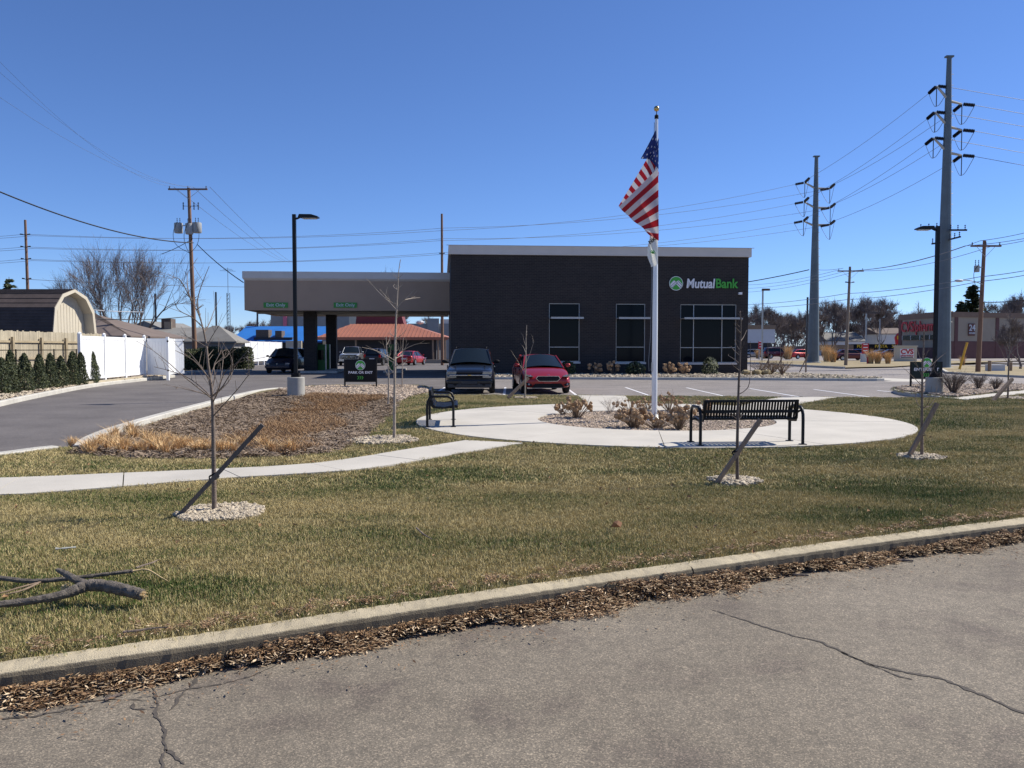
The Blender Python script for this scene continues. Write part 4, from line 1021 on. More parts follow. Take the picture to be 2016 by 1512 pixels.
# litter pieces
p = gp(126, 1086, .035)
o = MB().tube([p + Vector((-.06, -.01, -.01)), p + Vector((-.03, .0, -.01)), p + Vector((.0, .02, -.013)), p + Vector((.03, .03, -.01)), p + Vector((.06, .06, -.015))], [.012, .004, .010, .005, .008], 6, True).build('plastic_wrapper', M('clear_plastic', (.40, .40, .36), .6, .2, 20, 0), None, True); tag(o, 'crumpled clear plastic wrapper on the grass at the left', 'litter')
p = gp(1067, 1194, .03, 0); mb = MB()
mb.blob(p, .030, 9, 6, .45, .9); mb.blob(p + Vector((.035, 0, -.012)), .02, 8, 5, .5, .6); o = mb.build('tissue', MT['tissue']); tag(o, 'crumpled white tissue in the leaf litter beside the kerb', 'litter')
p = gp(1214, 1043, .055); mb = MB()
mb.add([p + Vector(v) for v in ((-.05, 0, -.03), (-.03, -.02, .02), (.01, -.01, .032), (.05, .01, .005), (.035, -.015, -.03), (0, -.03, 0))], [(0, 1, 5), (1, 2, 5), (2, 3, 5), (3, 4, 5), (4, 0, 5)])
o = mb.build('dead_leaf', MT['leafbrown']); tag(o, 'large curled brown leaf standing up on the lawn', 'leaf')
# ================================================================ LAMPS, SIGNS
def lampost(label, b, head_dx, ztop, group, base_h, r=.29):
    t = thing('lamp_post', label, 'lamp post', b, 0, group)
    MB().lathe([(r, -.3), (r, base_h - .02), (r - .02, base_h)], n=28).build('concrete_base', MT['base_conc'], t, True)
    MB().box(-.13, .13, -.13, .13, base_h, base_h + .14).build('base_cover', MT['blackm'], t)
    H_ = ztop - b[2]
    MB().box(-.057, .057, -.057, .057, base_h + .14, H_).build('pole', MT['black'], t)
    s = 1 if head_dx > 0 else -1
    MB().tube([(0, 0, H_ - .16), (s * .12, 0, H_ - .13), (s * .24, 0, H_ - .07)], .035, 8).build('arm', MT['black'], t)
    MB().prism([(s * .16, H_ - .10), (s * .28, H_ - .13), (s * head_dx * s, H_ - .12), (s * abs(head_dx), H_ - .07), (s * .6, H_ - .0), (s * .25, H_ + .01)][:2] + [(s * abs(head_dx), H_ - .12), (s * abs(head_dx), H_ - .08), (s * .6, H_ - .015), (s * .2, H_ - .01)], -.16, .16, 'y').build('lamp_head', MT['black'], t)
    MB().box(min(s * .3, s * (abs(head_dx) - .06)), max(s * .3, s * (abs(head_dx) - .06)), -.12, .12, H_ - .15, H_ - .132).build('lens', MT['signgrey'], t)
    return t
lb_ = G(583, 776, .2); l1 = lampost('black lamp post on a round concrete base at the back of the mulch bed', lb_, .82, ZY(422, lb_.y), 'black parking lot lamp posts', .58)
rb_ = G(1839, 775, .15); l2 = lampost('black lamp post on a concrete base in the bed behind the right-hand black sign', rb_, -.75, ZY(445, rb_.y), 'black parking lot lamp posts', .58)
def logo(parent, cx, cz, r, y, front=-1, ring='whitesign', disc='bgreen', mark='whitesign', rot=None):
    def circ(rr, n=32): return [(cx + rr * cos(2 * pi * k / n), cz + rr * sin(2 * pi * k / n)) for k in range(n)]
    e = front
    MB().prism(circ(r), y, y + e * .015, 'y').build('logo_ring', MT[ring], parent)
    MB().prism(circ(r * .92), y + e * .015, y + e * .022, 'y').build('logo_disc', MT[disc], parent)
    k = r * .92
    M1 = [(-.93, -.12), (-.62, .22), (-.36, .44), (-.22, .40), (0, .20), (.24, .44), (.40, .44), (.66, .2), (.93, -.12), (.86, -.45), (.62, -.72), (0, -.13), (-.62, -.72), (-.86, -.45)]
    MB().prism([(cx + a * k, cz + b * k) for a, b in M1], y + e * .022, y + e * .032, 'y').build('logo_mountain', MT[mark], parent)
    for (a, b) in (((-.9, -.5), (-.02, .28)), ((.0, .12), (.82, -.60)), ((-.72, -.72), (.22, .18)), ((.22, .42), (.93, -.3))):
        MB().beam((cx + a[0] * k, y + e * .034, cz + a[1] * k), (cx + b[0] * k, y + e * .034, cz + b[1] * k), .05 * r, .004, (0, 1, 0)).build('logo_line', MT['signdark'], parent)
def dirsign(label, px0, px1, pyt, pyb, pyg, d, words, logo_c, arrow, mat, back=False):
    z0, z1 = ZY(pyb, d), ZY(pyt, d); x0, x1 = AT(px0, d, z0).x, AT(px1, d, z0).x; c = (x0 + x1) / 2; zg = .15
    t = thing('directional_sign', label, 'sign', (c, d, zg)); W = (x1 - x0) / 2; z0 -= zg; z1 -= zg
    for s in (-1, 1): MB().box(s * W - .03, s * W + .03, -.03, .03, -.1, z1).build('post', MT['black'], t)
    MB().box(-W + .03, W - .03, -.022, .022, z0, z1).build('panel', MT[mat], t)
    for wd, zz, sz, mt_, sx in words: text(wd, sz, (0, -.024, zz - zg), (pi / 2, 0, 0), MT[mt_], t, 'lettering', .002, .004, sx=sx)
    cz, r = logo_c; logo(t, 0, cz - zg, r, -.023)
    az = arrow - zg
    for k in (-1, 0, 1):
        x = k * .085
        MB().prism([(x - .05, az + .07), (x - .01, az + .07), (x + .04, az), (x - .01, az - .07), (x - .05, az - .07), (x, az)], -.024, -.03, 'y').build('arrow', MT['bgreen'], t)
    return t
d1 = 33.8
dirsign('black sign with round logo, words PARK OR EXIT and green arrows in the gravel bed', 679, 741, 707, 752, 763, d1, [('PARK OR EXIT', ZY(733.5, d1), .14, 'whitesign', 1.1)], (ZY(719, d1), .205), ZY(743.5, d1), 'signblack')
d2 = 33.2
dirsign('dark sign reading ENTER/EXIT with round logo above, beside the right-hand lamp post', 1793, 1853, 712, 746, 762, d2, [('ENTER/EXIT', ZY(727.5, d2), .165, 'whitesign', 1.15)], (ZY(714, d2), .20), ZY(738, d2), 'signdark')

# ================================================================ THE BANK
ang = atan2(1.6, 18.94); BL = Vector((-3.78, 51.0, 0))
bank = thing('bank_building', 'single-storey dark brick bank with grey cornice and a drive-through canopy on its left', 'building', BL, ang)
ux, uy = Vector((cos(ang), sin(ang))), Vector((-sin(ang), cos(ang)))
def fac(px, py, ly=0):
    """photo pixel -> local (x, z) on the plane local y = ly"""
    v = (756 - py) / F; dirv = Vector(((px - 1008) / F, v * SP + CP, v * CP - SP))
    o = Vector((BL.x, BL.y)) + uy * ly
    den = dirv.x * uy.x + dirv.y * uy.y; s = (o.x * uy.x + o.y * uy.y) / den
    P_ = dirv * s; return ((P_.x - BL.x) * ux.x + (P_.y - BL.y) * ux.y, CAMZ + P_.z)
HB = fac(1180, 503)[1]; HT = fac(1180, 486.5)[1]; WB = fac(1473, 600)[0]
wins = [((1081, 597), (1141, 712)), ((1213, 598), (1270, 713)), ((1340, 599), (1449, 714))]
wl = [(fac(*a), fac(*b)) for a, b in wins]
# front wall with real window openings: piers and bands
D_ = 17.0; openings = [(a[0], b[0], b[1], a[1]) for a, b in wl]
wall = MB(); xs = 0
zlo = min(o[2] for o in openings); 
def wbox(x0, x1, z0, z1): wall.box(x0, x1, 0, .3, z0, z1)
cur = 0
for (x0, x1, z0, z1) in openings:
    wbox(cur, x0, -.1, HB); wbox(x0, x1, -.1, z0); wbox(x0, x1, z1, HB); cur = x1
wbox(cur, WB, -.1, HB)
wall.box(0, .3, .3, D_, -.1, HB).box(WB - .3, WB, .3, D_, -.1, HB).box(.3, WB - .3, D_ - .3, D_, -.1, HB)
wall.build('wall', MT['brick'], bank)
MB().box(.3, WB - .3, .3, D_ - .3, HB - .5, HB - .35).build('roof', MT['soffit'], bank)
cp = [(-.02, HB - .02), (-.14, HB + .06), (-.14, HB + .14), (-.20, HB + .2), (-.20, HT - .05), (-.23, HT), (.2, HT), (.2, HB - .02)]
# cornice ring around the roof
def cornice(x0, x1, y0, y1, prof, name='cornice', mat='cornice', par=None):
    pts = [(x0, y0), (x0, y1), (x1, y1), (x1, y0)]
    mb = MB(); sweep(mb, pts, [(-o, z) for o, z in prof], True); return mb.build(name, MT[mat], par or bank)
cornice(0, WB, 0, D_, [(-a, b) for a, b in cp])
MB().box(-.26, WB + .26, -.26, -.22, HT - .01, HT + .02).build('coping', MT['alum'], bank)
bs = MB().box(-.012, WB + .012, -.012, .0, HB - .62, HB - .58); bs.build('brick_band', MT['brick'], bank)
for i, (x0, x1, z0, z1) in enumerate(openings):
    t = link('window', MB().box(x0 + .02, x1 - .02, .16, .19, z0 + .02, z1 - .02).mesh('window', MT['glass']), bank)
    w_ = .042
    fr_ = [(x0, x1, z0, z0 + w_), (x0, x1, z1 - w_, z1), (x0, x0 + w_, z0 + w_, z1 - w_), (x1 - w_, x1, z0 + w_, z1 - w_)]
    zb = fac(1100, 684)[1] if i < 2 else fac(1395, 685)[1]
    zt = ZY(628, 52) ; fr_ += [(x0 + w_, x1 - w_, zb, zb + w_), (x0 + w_, x1 - w_, zt, zt + w_)]
    if i == 2:
        for px in (1366, 1422): xx = fac(px, 650)[0]; fr_.append((xx - w_ / 2, xx + w_ / 2, z0 + w_, z1 - w_))
    for k, f in enumerate(fr_): MB().box(f[0], f[1], .06 + .002 * (k % 3), .16, f[2], f[3]).build('frame', MT['alum'], t)
    MB().box(x0 - .05, x1 + .05, -.06, .1, z0 - .12, z0 - .002).build('sill', MT['cornice'], t)
    # brick lintel standing proud
    for k in range(int((x1 - x0 + .3) / .1)):
        MB().box(x0 - .15 + k * .1, x0 - .15 + k * .1 + .088, -.006, .0, z1 + .02, z1 + .26).build('lintel_brick', MT['brick'], t)
    # sun shade
    za = zt; MB().box(x0 + .02, x1 + .12, -.75, -.01, za, za + .05).build('sun_shade', MT['alum'], t)
    MB().box(x0 + .02, x1 + .12, -.80, -.752, za - .03, za + .09).build('sun_shade_edge', MT['alum'], t)
# sign on the wall
c0, c1 = fac(1317, 543), fac(1344, 573); lc = ((c0[0] + c1[0]) / 2, (c0[1] + c1[1]) / 2)
sg = link('wall_sign', None, bank)
logo(sg, lc[0], lc[1], (c1[0] - c0[0]) / 2, -.06)
a = fac(1351, 559); b = fac(1407, 559); c = fac(1451, 559)
m1 = text('Mutual', .82, (a[0] - .03, -.06, a[1]), (pi / 2, 0, 0), MT['whitesign'], sg, 'lettering', .03, .018, 'LEFT', .12)
m2 = text('Bank', .82, (b[0] + .02, -.06, b[1]), (pi / 2, 0, 0), MT['bgreen'], sg, 'lettering', .03, .018, 'LEFT', .0)
bpy.context.view_layer.update()
for o, w_ in ((m1, b[0] - a[0]), (m2, c[0] - b[0])): o.scale = (w_ / o.dimensions.x, 1, 1)
q = fac(1456, 578); MB().box(q[0] - .10, q[0] + .10, -.22, 0, q[1] - .07, q[1] + .07).build('security_camera', MT['whitesign'], bank)
# canopy
cy0, cy1 = 6.45, 17.2; CX0 = fac(481, 580, cy0)[0]; ZS = fac(700, 611.5, cy0)[1]; ZF = fac(600, 552.5, cy0)[1]; ZT = fac(600, 535, cy0)[1]
cn = link('drive_through_canopy', None, bank)
MB().box(CX0, -.02, cy0, cy0 + .3, ZS, ZF).box(CX0, CX0 + .3, cy0 + .3, cy1, ZS, ZF).box(CX0 + .3, -.02, cy1 - .3, cy1, ZS, ZF).build('fascia', MT['fascia'], cn)
MB().box(CX0 + .3, -.02, cy0 + .3, cy1 - .3, ZS + .06, ZS + .12).build('soffit', MT['soffit'], cn)
mb = MB(); sweep(mb, [(CX0, cy0), (CX0, cy1), (-.03, cy1), (-.03, cy0)], [(-.02, ZF - .02), (.10, ZF + .08), (.16, ZF + .15), (.16, ZT), (-.3, ZT), (-.3, ZF - .02)], True); mb.build('cornice', MT['cornice'], cn)
for px0, px1 in ((519, 567), (657, 703)):
    a = fac(px0, 595.5, cy0); b = fac(px1, 606, cy0)
    pn = link('exit_sign', MB().box(a[0], b[0], cy0 - .05, cy0 - .002, b[1], a[1]).mesh('exit_sign', MT['green']), cn)
    text('Exit Only', .30, ((a[0] + b[0]) / 2, cy0 - .055, (a[1] + b[1]) / 2), (pi / 2, 0, 0), MT['signgrey'], pn, 'lettering', .003, .006, sx=1.12)
isl_m = MB().box(fac(592, 700, 8.6)[0], fac(664, 700, 8.6)[0], 8.2, 17, -.05, .15); isl_m.build('island', MT['kerbfar'], cn)
isl_m = MB().box(fac(754, 700, 8.6)[0], fac(790, 700, 8.6)[0], 8.6, 17, -.05, .15); isl_m.build('island', MT['kerbfar'], cn)
a, b = fac(598, 700, 9.2)[0], fac(622, 700, 9.2)[0]; MB().box(a, b, 9.2, 9.2 + (b - a), .15, ZS + .1).build('column', MT['brick'], cn)
a, b = fac(642, 700, 15.2)[0], fac(662, 700, 15.2)[0]; MB().box(a, b, 15.2, 15.2 + (b - a), .15, ZS + .1).build('column', MT['brick'], cn)
for (a_, b_, ly) in ((623.5, 640, 10.5), (642, 648, 12.5), (765, 779, 10.5)):
    a, b = fac(a_, 700, ly)[0], fac(b_, 700, ly)[0]; zt = fac(a_, 678, ly)[1]
    k = link('teller_kiosk', MB().box(a, b, ly, ly + .8, .15, zt).mesh('teller_kiosk', MT['kgreen_shaded']), cn)
    MB().box(a + .1, b - .1, ly - .02, ly, zt * .45, zt * .8).build('screen', MT['glass'], k)
    MB().box(b + .01, b + .05, ly - .02, ly + .3, .15, zt).build('trim', MT['alum'], k)
MB().box(-13.8, -.3, cy0 + 3.2, cy0 + 3.4, ZS - .12, ZS + .05).build('beam', MT['soffit'], cn)
# rooftop unit just behind the cornice
o = MB().box(-.3, .0, 8.0, 9.6, HB - .6, HB - .1); 
# planting along the bank
gr = 'dried hydrangeas along the bank wall'
for (px, w_, n_, lab) in ((1172, .9, 16, 'dried hydrangea by the brick wall between the first and second windows, left one'), (1207, 1.0, 16, 'dried hydrangea by the brick wall just left of the second window'), (1318, 1.0, 14, 'pale dried hydrangea right of the flagpole by the brick wall'), (1344, 1.0, 20, 'dried hydrangea at the left end of the widest window')):
    p = G(px, 738, .14); hydrangea(p, w_, .85, n_, lab, gr, 2.0)
def leafbush(loc, w_, h, n, label, mat='evergreen', cat='shrub', name='evergreen_shrub', leaf=.09, group=None, cone=0.0):
    t = thing(name, label, cat, loc, 0, group); mb = MB()
    for i in range(n):
        a = random.uniform(0, 2 * pi); z = random.random(); r = w_ / 2 * (random.random() ** .45) * ((1 - z) ** cone if cone else math.sqrt(max(.05, 1 - (2 * z - .8) ** 2 * .7)))
        if cone > .2: r = w_ / 2 * random.random() ** .3 * (1 - z) ** .5 * min(1, .72 + 2 * z) * (1 + .16 * sin(3 * a + 9 * z + loc[1] * 7) + .08 * sin(7 * a - 15 * z)); z *= (1 + .04 * sin(5 * a))
        c = Vector((r * cos(a), r * sin(a), z * h + .02)); u = Vector((random.gauss(0, 1), random.gauss(0, 1), random.gauss(.5, 1))).normalized() * leaf; v = u.orthogonal().normalized() * leaf * .4
        mb.add([c - u * .5, c + v, c + u, c - v], [(0, 1, 2, 3)])
    mb.build('foliage', MT[mat], t)
    MB().tube([(0, 0, -.05), (0, 0, h * .7)], [.04, .01], 6).build('trunk', MT['barkdark'], t)
    return t
D_ever = 'evergreen'
for px, w_, h, lab in ((1118, 1.0, .8, 'low dark evergreen shrub in front of the first window'), (1250, 1.3, .75, 'low dark evergreen shrub in front of the second window'), (1398, 1.1, 1.0, 'green spiky evergreen shrub in front of the widest window')):
    leafbush(G(px, 738, .14), w_, h, 420, lab, leaf=.13)
for px, lab in ((1497, 'leafless shrub at the corner of the bank, left one'), (1518, 'leafless shrub at the corner of the bank, middle one'), (1540, 'leafless shrub at the right end of the planting beside the grass wedge')):
    stemshrub(G(px, 738, .14), 1.7, .85, 40, lab, 'stem', 'leafless shrubs right of the bank', rad=.014)
for px in (1468, 1490, 1508):
    p = G(px, 739, .14); o = MB().blob((0, 0, .16), .3, 9, 6, .2, .6).build('grass_mound', MT['fargrass'], None); o.location = p; tag(o, {1468: 'tan grass mound touching the corner of the bank', 1490: 'tan grass mound in the gravel, middle one at the bank corner', 1508: 'tan grass mound farthest from the bank corner'}[px], 'plant', 'tan grass mounds at the bank corner')
for i, (px, py, top) in enumerate(((1510, 737, 704), (1535, 735, 712), (1584, 733, 705))):
    p = G(px, py, .14); t = thing('tree_stake', ['pair of crossed stakes holding a sapling nearest the bank corner', 'pair of crossed stakes holding a sapling behind the leafless shrubs', 'pair of crossed stakes holding a sapling on the green grass wedge'][i], 'stake', p, 0, 'crossed stakes right of the bank')
    MB().beam((-.35, 0, 0), (.25, 0, 1.25), .06, .06).build('post', MT['staketan'], t); MB().beam((.12, .05, 0), (.10, .05, 1.0), .06, .06).build('post', MT['staketan'], t)
    MB().tube([(.05, 0, 0), (.06, 0, .9), (.02, 0, 2.0)], [.03, .02, .006], 6).build('sapling', MT['bark'], t)
# shrubs in the right-hand bed
for px, py, w_, h, lab in ((1876, 777, 1.25, .80, 'large reddish leafless shrub right of the concrete lamp base'), (1926, 769, .8, .6, 'smaller leafless shrub in the gravel bed, middle one'), (1960, 770, .7, .5, 'smallest leafless shrub in the gravel bed near the staked tree')):
    stemshrub(G(px, py, .14), w_, h, int(75 * w_), lab, 'barkdark', 'leafless shrubs in the right-hand bed', rad=.008, nn=5)
p = G(1800, 768, .14)
# uplight boxes on the lamp base
# ================================================================ VEHICLES
def loft_body(st, sec):
    """st: list of (y, zlow, zbelt, halfwidth, crown) ; returns MB"""
    V = []; rings = []
    for (y, zl, zb, hw, cr) in st:
        half = [(0, zl), (hw * .86, zl), (hw * .95, zl + .05), (hw, lerp(zl, zb, .35)), (hw * 1.0, lerp(zl, zb, .62)), (hw * .965, zb - .05), (hw * .90, zb), (hw * .55, zb + cr * .75), (0, zb + cr)]
        ring = [(x, y, z) for x, z in half] + [(-x, y, z) for x, z in half[1:-1][::-1]]
        rings.append(ring)
    n = len(rings[0]); mb = MB(); V = [p for r in rings for p in r]
    Fc = [(i * n + j, i * n + (j + 1) % n, (i + 1) * n + (j + 1) % n, (i + 1) * n + j) for i in range(len(rings) - 1) for j in range(n)]
    Fc += [tuple(range(n)), tuple((len(rings) - 1) * n + j for j in range(n))]
    return mb.add(V, Fc)
SPEC = {  # L, W, belt, roof, clearance, hood height, nose drop, cabin y (cowl, roof front, roof rear, tail), tail deck z, wheel r
    'sedan': dict(L=4.85, W=1.85, belt=.98, roof=1.47, low=.22, hood=.90, cab=(-1.15, -.25, 1.25, 2.05), deck=1.04, wr=.33, nose=.66),
    'suv': dict(L=4.85, W=1.88, belt=1.13, roof=1.72, low=.32, hood=1.02, cab=(-1.2, -.42, 1.95, 2.33), deck=1.14, wr=.37, nose=.90),
    'van': dict(L=5.0, W=1.95, belt=1.12, roof=1.76, low=.22, hood=1.02, cab=(-1.65, -.65, 2.05, 2.42), deck=1.12, wr=.34, nose=.75),
    'pickup': dict(L=5.7, W=2.03, belt=1.28, roof=1.92, low=.38, hood=1.22, cab=(-1.05, -.45, 1.0, 1.30), deck=1.26, wr=.42, nose=1.12),
    'coupe': dict(L=4.8, W=1.88, belt=.96, roof=1.38, low=.2, hood=.88, cab=(-.95, .05, 1.15, 2.05), deck=1.02, wr=.34, nose=.68)}
def car(label, loc, rz, kind, pm, group=None, detail=2, name=None, cat='car'):
    s = SPEC[kind]; L, W = s['L'] / 2, s['W'] / 2; c0, c1, c2, c3 = s['cab']
    t = thing(name or {'sedan': 'parked_car', 'suv': 'parked_suv', 'van': 'minivan', 'pickup': 'pickup_truck', 'coupe': 'parked_car'}[kind], label, cat, loc, rz, group)
    lo, bl, hd = s['low'], s['belt'], s['hood']; zn = s['nose']
    st = [(-L, lo + .16, zn * .80, W * .74, .02), (-L + .05, lo + .05, zn * .93, W * .86, .03), (-L + .18, lo, zn, W * .95, .04), (-L + .45, lo, lerp(zn, hd, .45), W * .985, .05), (-L + .9, lo, hd, W, .05), (c0, lo, hd + .05, W, .05), (c0 + .35, lo, bl, W, .02),
          ((c1 + c2) / 2, lo, bl, W, .02), (c2, lo, bl + .01, W, .02), (min(c3, L - .3), lo, s['deck'], W * .99, .03), (L - .22, lo + .02, s['deck'] - .03, W * .96, .03), (L - .05, lo + .08, s['deck'] - .08, W * .90, .02), (L, lo + .2, s['deck'] - .18, W * .8, .01)]
    st = sorted(st)
    b = loft_body(st, 0).build('body', pm, t, True)
    md = b.modifiers.new('smooth', 'SUBSURF'); md.levels = md.render_levels = 1 if detail < 2 else 2
    b.data.polygons.foreach_set('use_smooth', [True] * len(b.data.polygons))
    wb, wr_ = W * .875, W * (.68 if kind in ('sedan', 'coupe') else .70); zr = s['roof']; zb = bl - .03
    FB = [(-wb, c0 + .02, zb + .03), (wb, c0 + .02, zb + .03), (wr_, c1, zr - .05), (-wr_, c1, zr - .05)]
    def bulged(q, nm, mat, bul=.07, par=t):
        a, b_, c, d = [Vector(v) for v in q]; nrm = (b_ - a).cross(d - a).normalized(); mb = MB(); K = 6
        V = [a.lerp(b_, i / K).lerp(d.lerp(c, i / K), j / 3) + nrm * bul * (1 - (2 * i / K - 1) ** 2) for j in range(4) for i in range(K + 1)]
        return mb.add(V, [(j * (K + 1) + i, j * (K + 1) + i + 1, (j + 1) * (K + 1) + i + 1, (j + 1) * (K + 1) + i) for j in range(3) for i in range(K)]).build(nm, mat, par, True)
    bulged(FB, 'windshield', MT['carglass'], .10)
    bulged([(wb, c3 - .02, s['deck'] - .02), (-wb, c3 - .02, s['deck'] - .02), (-wr_, c2, zr - .05), (wr_, c2, zr - .05)], 'rear_window', MT['carglass'], .05)
    for k in (-1, 1):
        MB().add([(k * wb * 1.0, c0 + .06, zb), (k * wb, c3 - .06, zb), (k * wr_, c2, zr - .05), (k * wr_, c1, zr - .05)], [(0, 1, 2, 3) if k > 0 else (3, 2, 1, 0)]).build('side_window', MT['carglass'], t)
        MB().tube([(k * wb, c0, zb), (k * (wb + wr_) / 2 * 1.01, (c0 + c1) / 2, (zb + zr) / 2), (k * wr_, c1, zr - .03)], .032, 6).build('pillar', pm, t, True)
        MB().tube([(k * wr_, c2, zr - .03), (k * wb, c3, zb + .02)], .055, 6).build('pillar', pm, t, True)
        ym = lerp(c1, c2, .47); MB().tube([(k * wb * 1.0, ym, zb), (k * wr_ * 1.005, ym, zr - .04)], .035, 6).build('pillar', MT['blackm'], t)
        if kind in ('suv', 'van', 'sedan'):
            ym = lerp(c1, c2, .95); MB().tube([(k * wb * 1.0, ym + .1, zb), (k * wr_ * 1.005, ym - .05, zr - .04)], .03, 6).build('pillar', pm, t)
        mr = MB().blob((0, 0, 0), 1, 10, 7, 0); mr.v = [(k * (W + .10) + x * .115, c0 + .32 + y * .05, bl + .09 + z * .075) for x, y, z in mr.v]; mr.build('mirror', pm if kind != 'suv' else MT['blackm'], t, True)
        MB().box(min(k * (W - .06), k * (W + .04)), max(k * (W - .06), k * (W + .04)), c0 + .3, c0 + .36, bl + .02, bl + .08).build('mirror_arm', MT['blackm'], t)
        for yd in ((c1 + c2) / 2 - .05, c2 - .25): MB().box(min(k * (W - .005), k * (W + .018)), max(k * (W - .005), k * (W + .018)), yd, yd + .16, bl - .17, bl - .13).build('door_handle', MT['chrome'] if kind != 'sedan' else pm, t)
        for yd in (c0 + .25, (c1 + c2) / 2 + .12, c2 + .05): MB().box(min(k * (W - .03), k * (W + .0035)), max(k * (W - .03), k * (W + .0035)), yd, yd + .008, lo + .12, bl - .04).build('door_gap', MT['blackm'], t)
    K = 8; V = []
    ys = [c1 - .04, c1 + .1, (c1 + c2) / 2, c2 - .1, c2 + .04]; hs = [-.045, .0, .035, .0, -.045]
    for y, h in zip(ys, hs):
        for i in range(K + 1): u = 2 * i / K - 1; V.append((u * (wr_ + .02), y, zr + h - .05 * abs(u) ** 3))
    rf = MB().add(V, [(j * (K + 1) + i, j * (K + 1) + i + 1, (j + 1) * (K + 1) + i + 1, (j + 1) * (K + 1) + i) for j in range(4) for i in range(K)])
    o = rf.build('roof', pm, t, True); md = o.modifiers.new('thick', 'SOLIDIFY'); md.thickness = .035
    wr = s['wr']; wys = (-L + .92, L - 1.0)
    for y in wys:
        for k in (-1, 1):
            ar = MB(); pr = [((wr + .07) * cos(a), (wr + .07) * sin(a) + wr) for a in np.linspace(-.25, pi + .25, 16)]
            ar.prism([(y + a, max(lo * .7, b_)) for a, b_ in pr], min(k * (W - .2), k * (W + .006)), max(k * (W - .2), k * (W + .006)), 'x'); ar.build('wheel_arch', MT['blackm'], t)
            wv = link('wheel', None, t, (k * (W - .09), y, wr)); 
            mb = MB(); pf = [(wr * .62, -.105), (wr * .93, -.11), (wr, -.08), (wr, .08), (wr * .93, .11), (wr * .62, .105)]
            mb.lathe(pf, n=22); mb.v = [(z, x, y_) for x, y_, z in mb.v]; mb.build('tyre', MT['tyre'], wv, True)
            mb = MB().lathe([(.05, -.02), (wr * .6, -.03), (wr * .64, 0.02), (.05, .02)], n=18); mb.v = [(z + k * .085, x, y_) for x, y_, z in mb.v]; mb.build('rim', MT['rim'], wv, True)
    def rb(x0, x1, y0, y1, z0, z1, nm, m_, bv=.015, par=t):
        o = MB().box(x0, x1, y0, y1, z0, z1).build(nm, m_, par); 
        if detail > 1: q = o.modifiers.new('bevel', 'BEVEL'); q.width = bv; q.segments = 2
        return o
    f = -L
    if kind == 'suv':
        rb(-W * .93, W * .93, f - .09, f + .3, .40, .56, 'bumper', pm, .05); rb(-W * .88, W * .88, f - .06, f + .3, .24, .40, 'lower_bumper', MT['plastic'], .04)
        rb(-.62, .62, f - .01, f + .12, .59, .70, 'grille', MT['blackm']); rb(-W * .52, W * .52, f - .01, f + .12, .745, .83, 'grille', MT['blackm'])
        rb(-W * .80, W * .80, f - .05, f + .12, .70, .74, 'chrome_bar', MT['chrome']); o = MB().box(-.07, .07, f - .07, f - .04, .705, .735).build('badge', MT['gold'], t)
        for k in (-1, 1):
            rb(*sorted((k * W * .53, k * W * .90)), f - .015, f + .2, .745, .865, 'headlight', MT['lamp'], .02); rb(*sorted((k * W * .53, k * W * .88)), f - .015, f + .2, .62, .695, 'headlight', MT['lamp'], .015)
            rb(*sorted((k * W * .52, k * W * .64)), f - .075, f + .1, .33, .42, 'fog_lamp', MT['blackm']); rb(*sorted((k * .32, k * .40)), f - .075, f, .26, .42, 'tow_bracket', MT['plastic'])
            MB().prism([(k * W * .62, -.9), (k * W * .70, -.9), (k * W * .66, f + .5), (k * W * .60, f + .5)] if False else [(k * W * .60, c0 + .1), (k * W * .64, c0 + .1), (k * W * .62, f + .4), (k * W * .59, f + .4)], hd + .02, hd + .055, 'z').build('hood_crease', pm, t)
        rb(-.30, .30, f - .10, f - .05, .39, .50, 'licence_plate', MT['plastic'], .005)
        for k in (-1, 1):
            MB().tube([(k * wr_ * .93, c1 + .25, zr + .01), (k * wr_ * .93, c1 + .35, zr + .07), (k * wr_ * .93, c2 - .35, zr + .08), (k * wr_ * .93, c2 - .2, zr + .02)], .018, 6).build('roof_rack', MT['blackm'], t)
        for y in (c1 + .6, c2 - .6): MB().tube([(-wr_ * .93, y, zr + .075), (wr_ * .93, y, zr + .075)], .016, 6).build('roof_rack', MT['blackm'], t)
    elif kind == 'sedan' or kind == 'coupe':
        hexg = [(-.47, .60), (-.40, .69), (.40, .69), (.47, .60), (.36, .49), (-.36, .49)]
        MB().prism(hexg, f - .03, f + .1, 'y').build('grille', MT['chrome'] if detail > 1 else MT['blackm'], t)
        MB().prism([(x * .965, .59 + (z - .59) * .90) for x, z in hexg], f - .036, f + .1, 'y').build('grille_mesh', MT['blackm'], t)
        for k in range(5): zz = .515 + k * .036; w_ = .38 + .06 * (1 - abs(zz - .6) / .1); MB().box(-w_, w_, f - .043, f - .03, zz, zz + .006).build('grille_bar', MT['plastic'], t)
        MB().prism([(-.50, .40), (.50, .40), (.60, .27), (-.60, .27)], f - .02, f + .2, 'y').build('air_intake', MT['blackm'], t)
        rb(-.62, .62, f - .045, f + .2, .235, .27, 'splitter', MT['plastic'])
        rb(-.16, .16, f - .05, f - .02, .405, .475, 'licence_plate', pm, .004); MB().lathe([(.055, 0), (.05, .012)], n=14).build('badge', MT['chrome'], t).location = (0, f - .01, .735); 
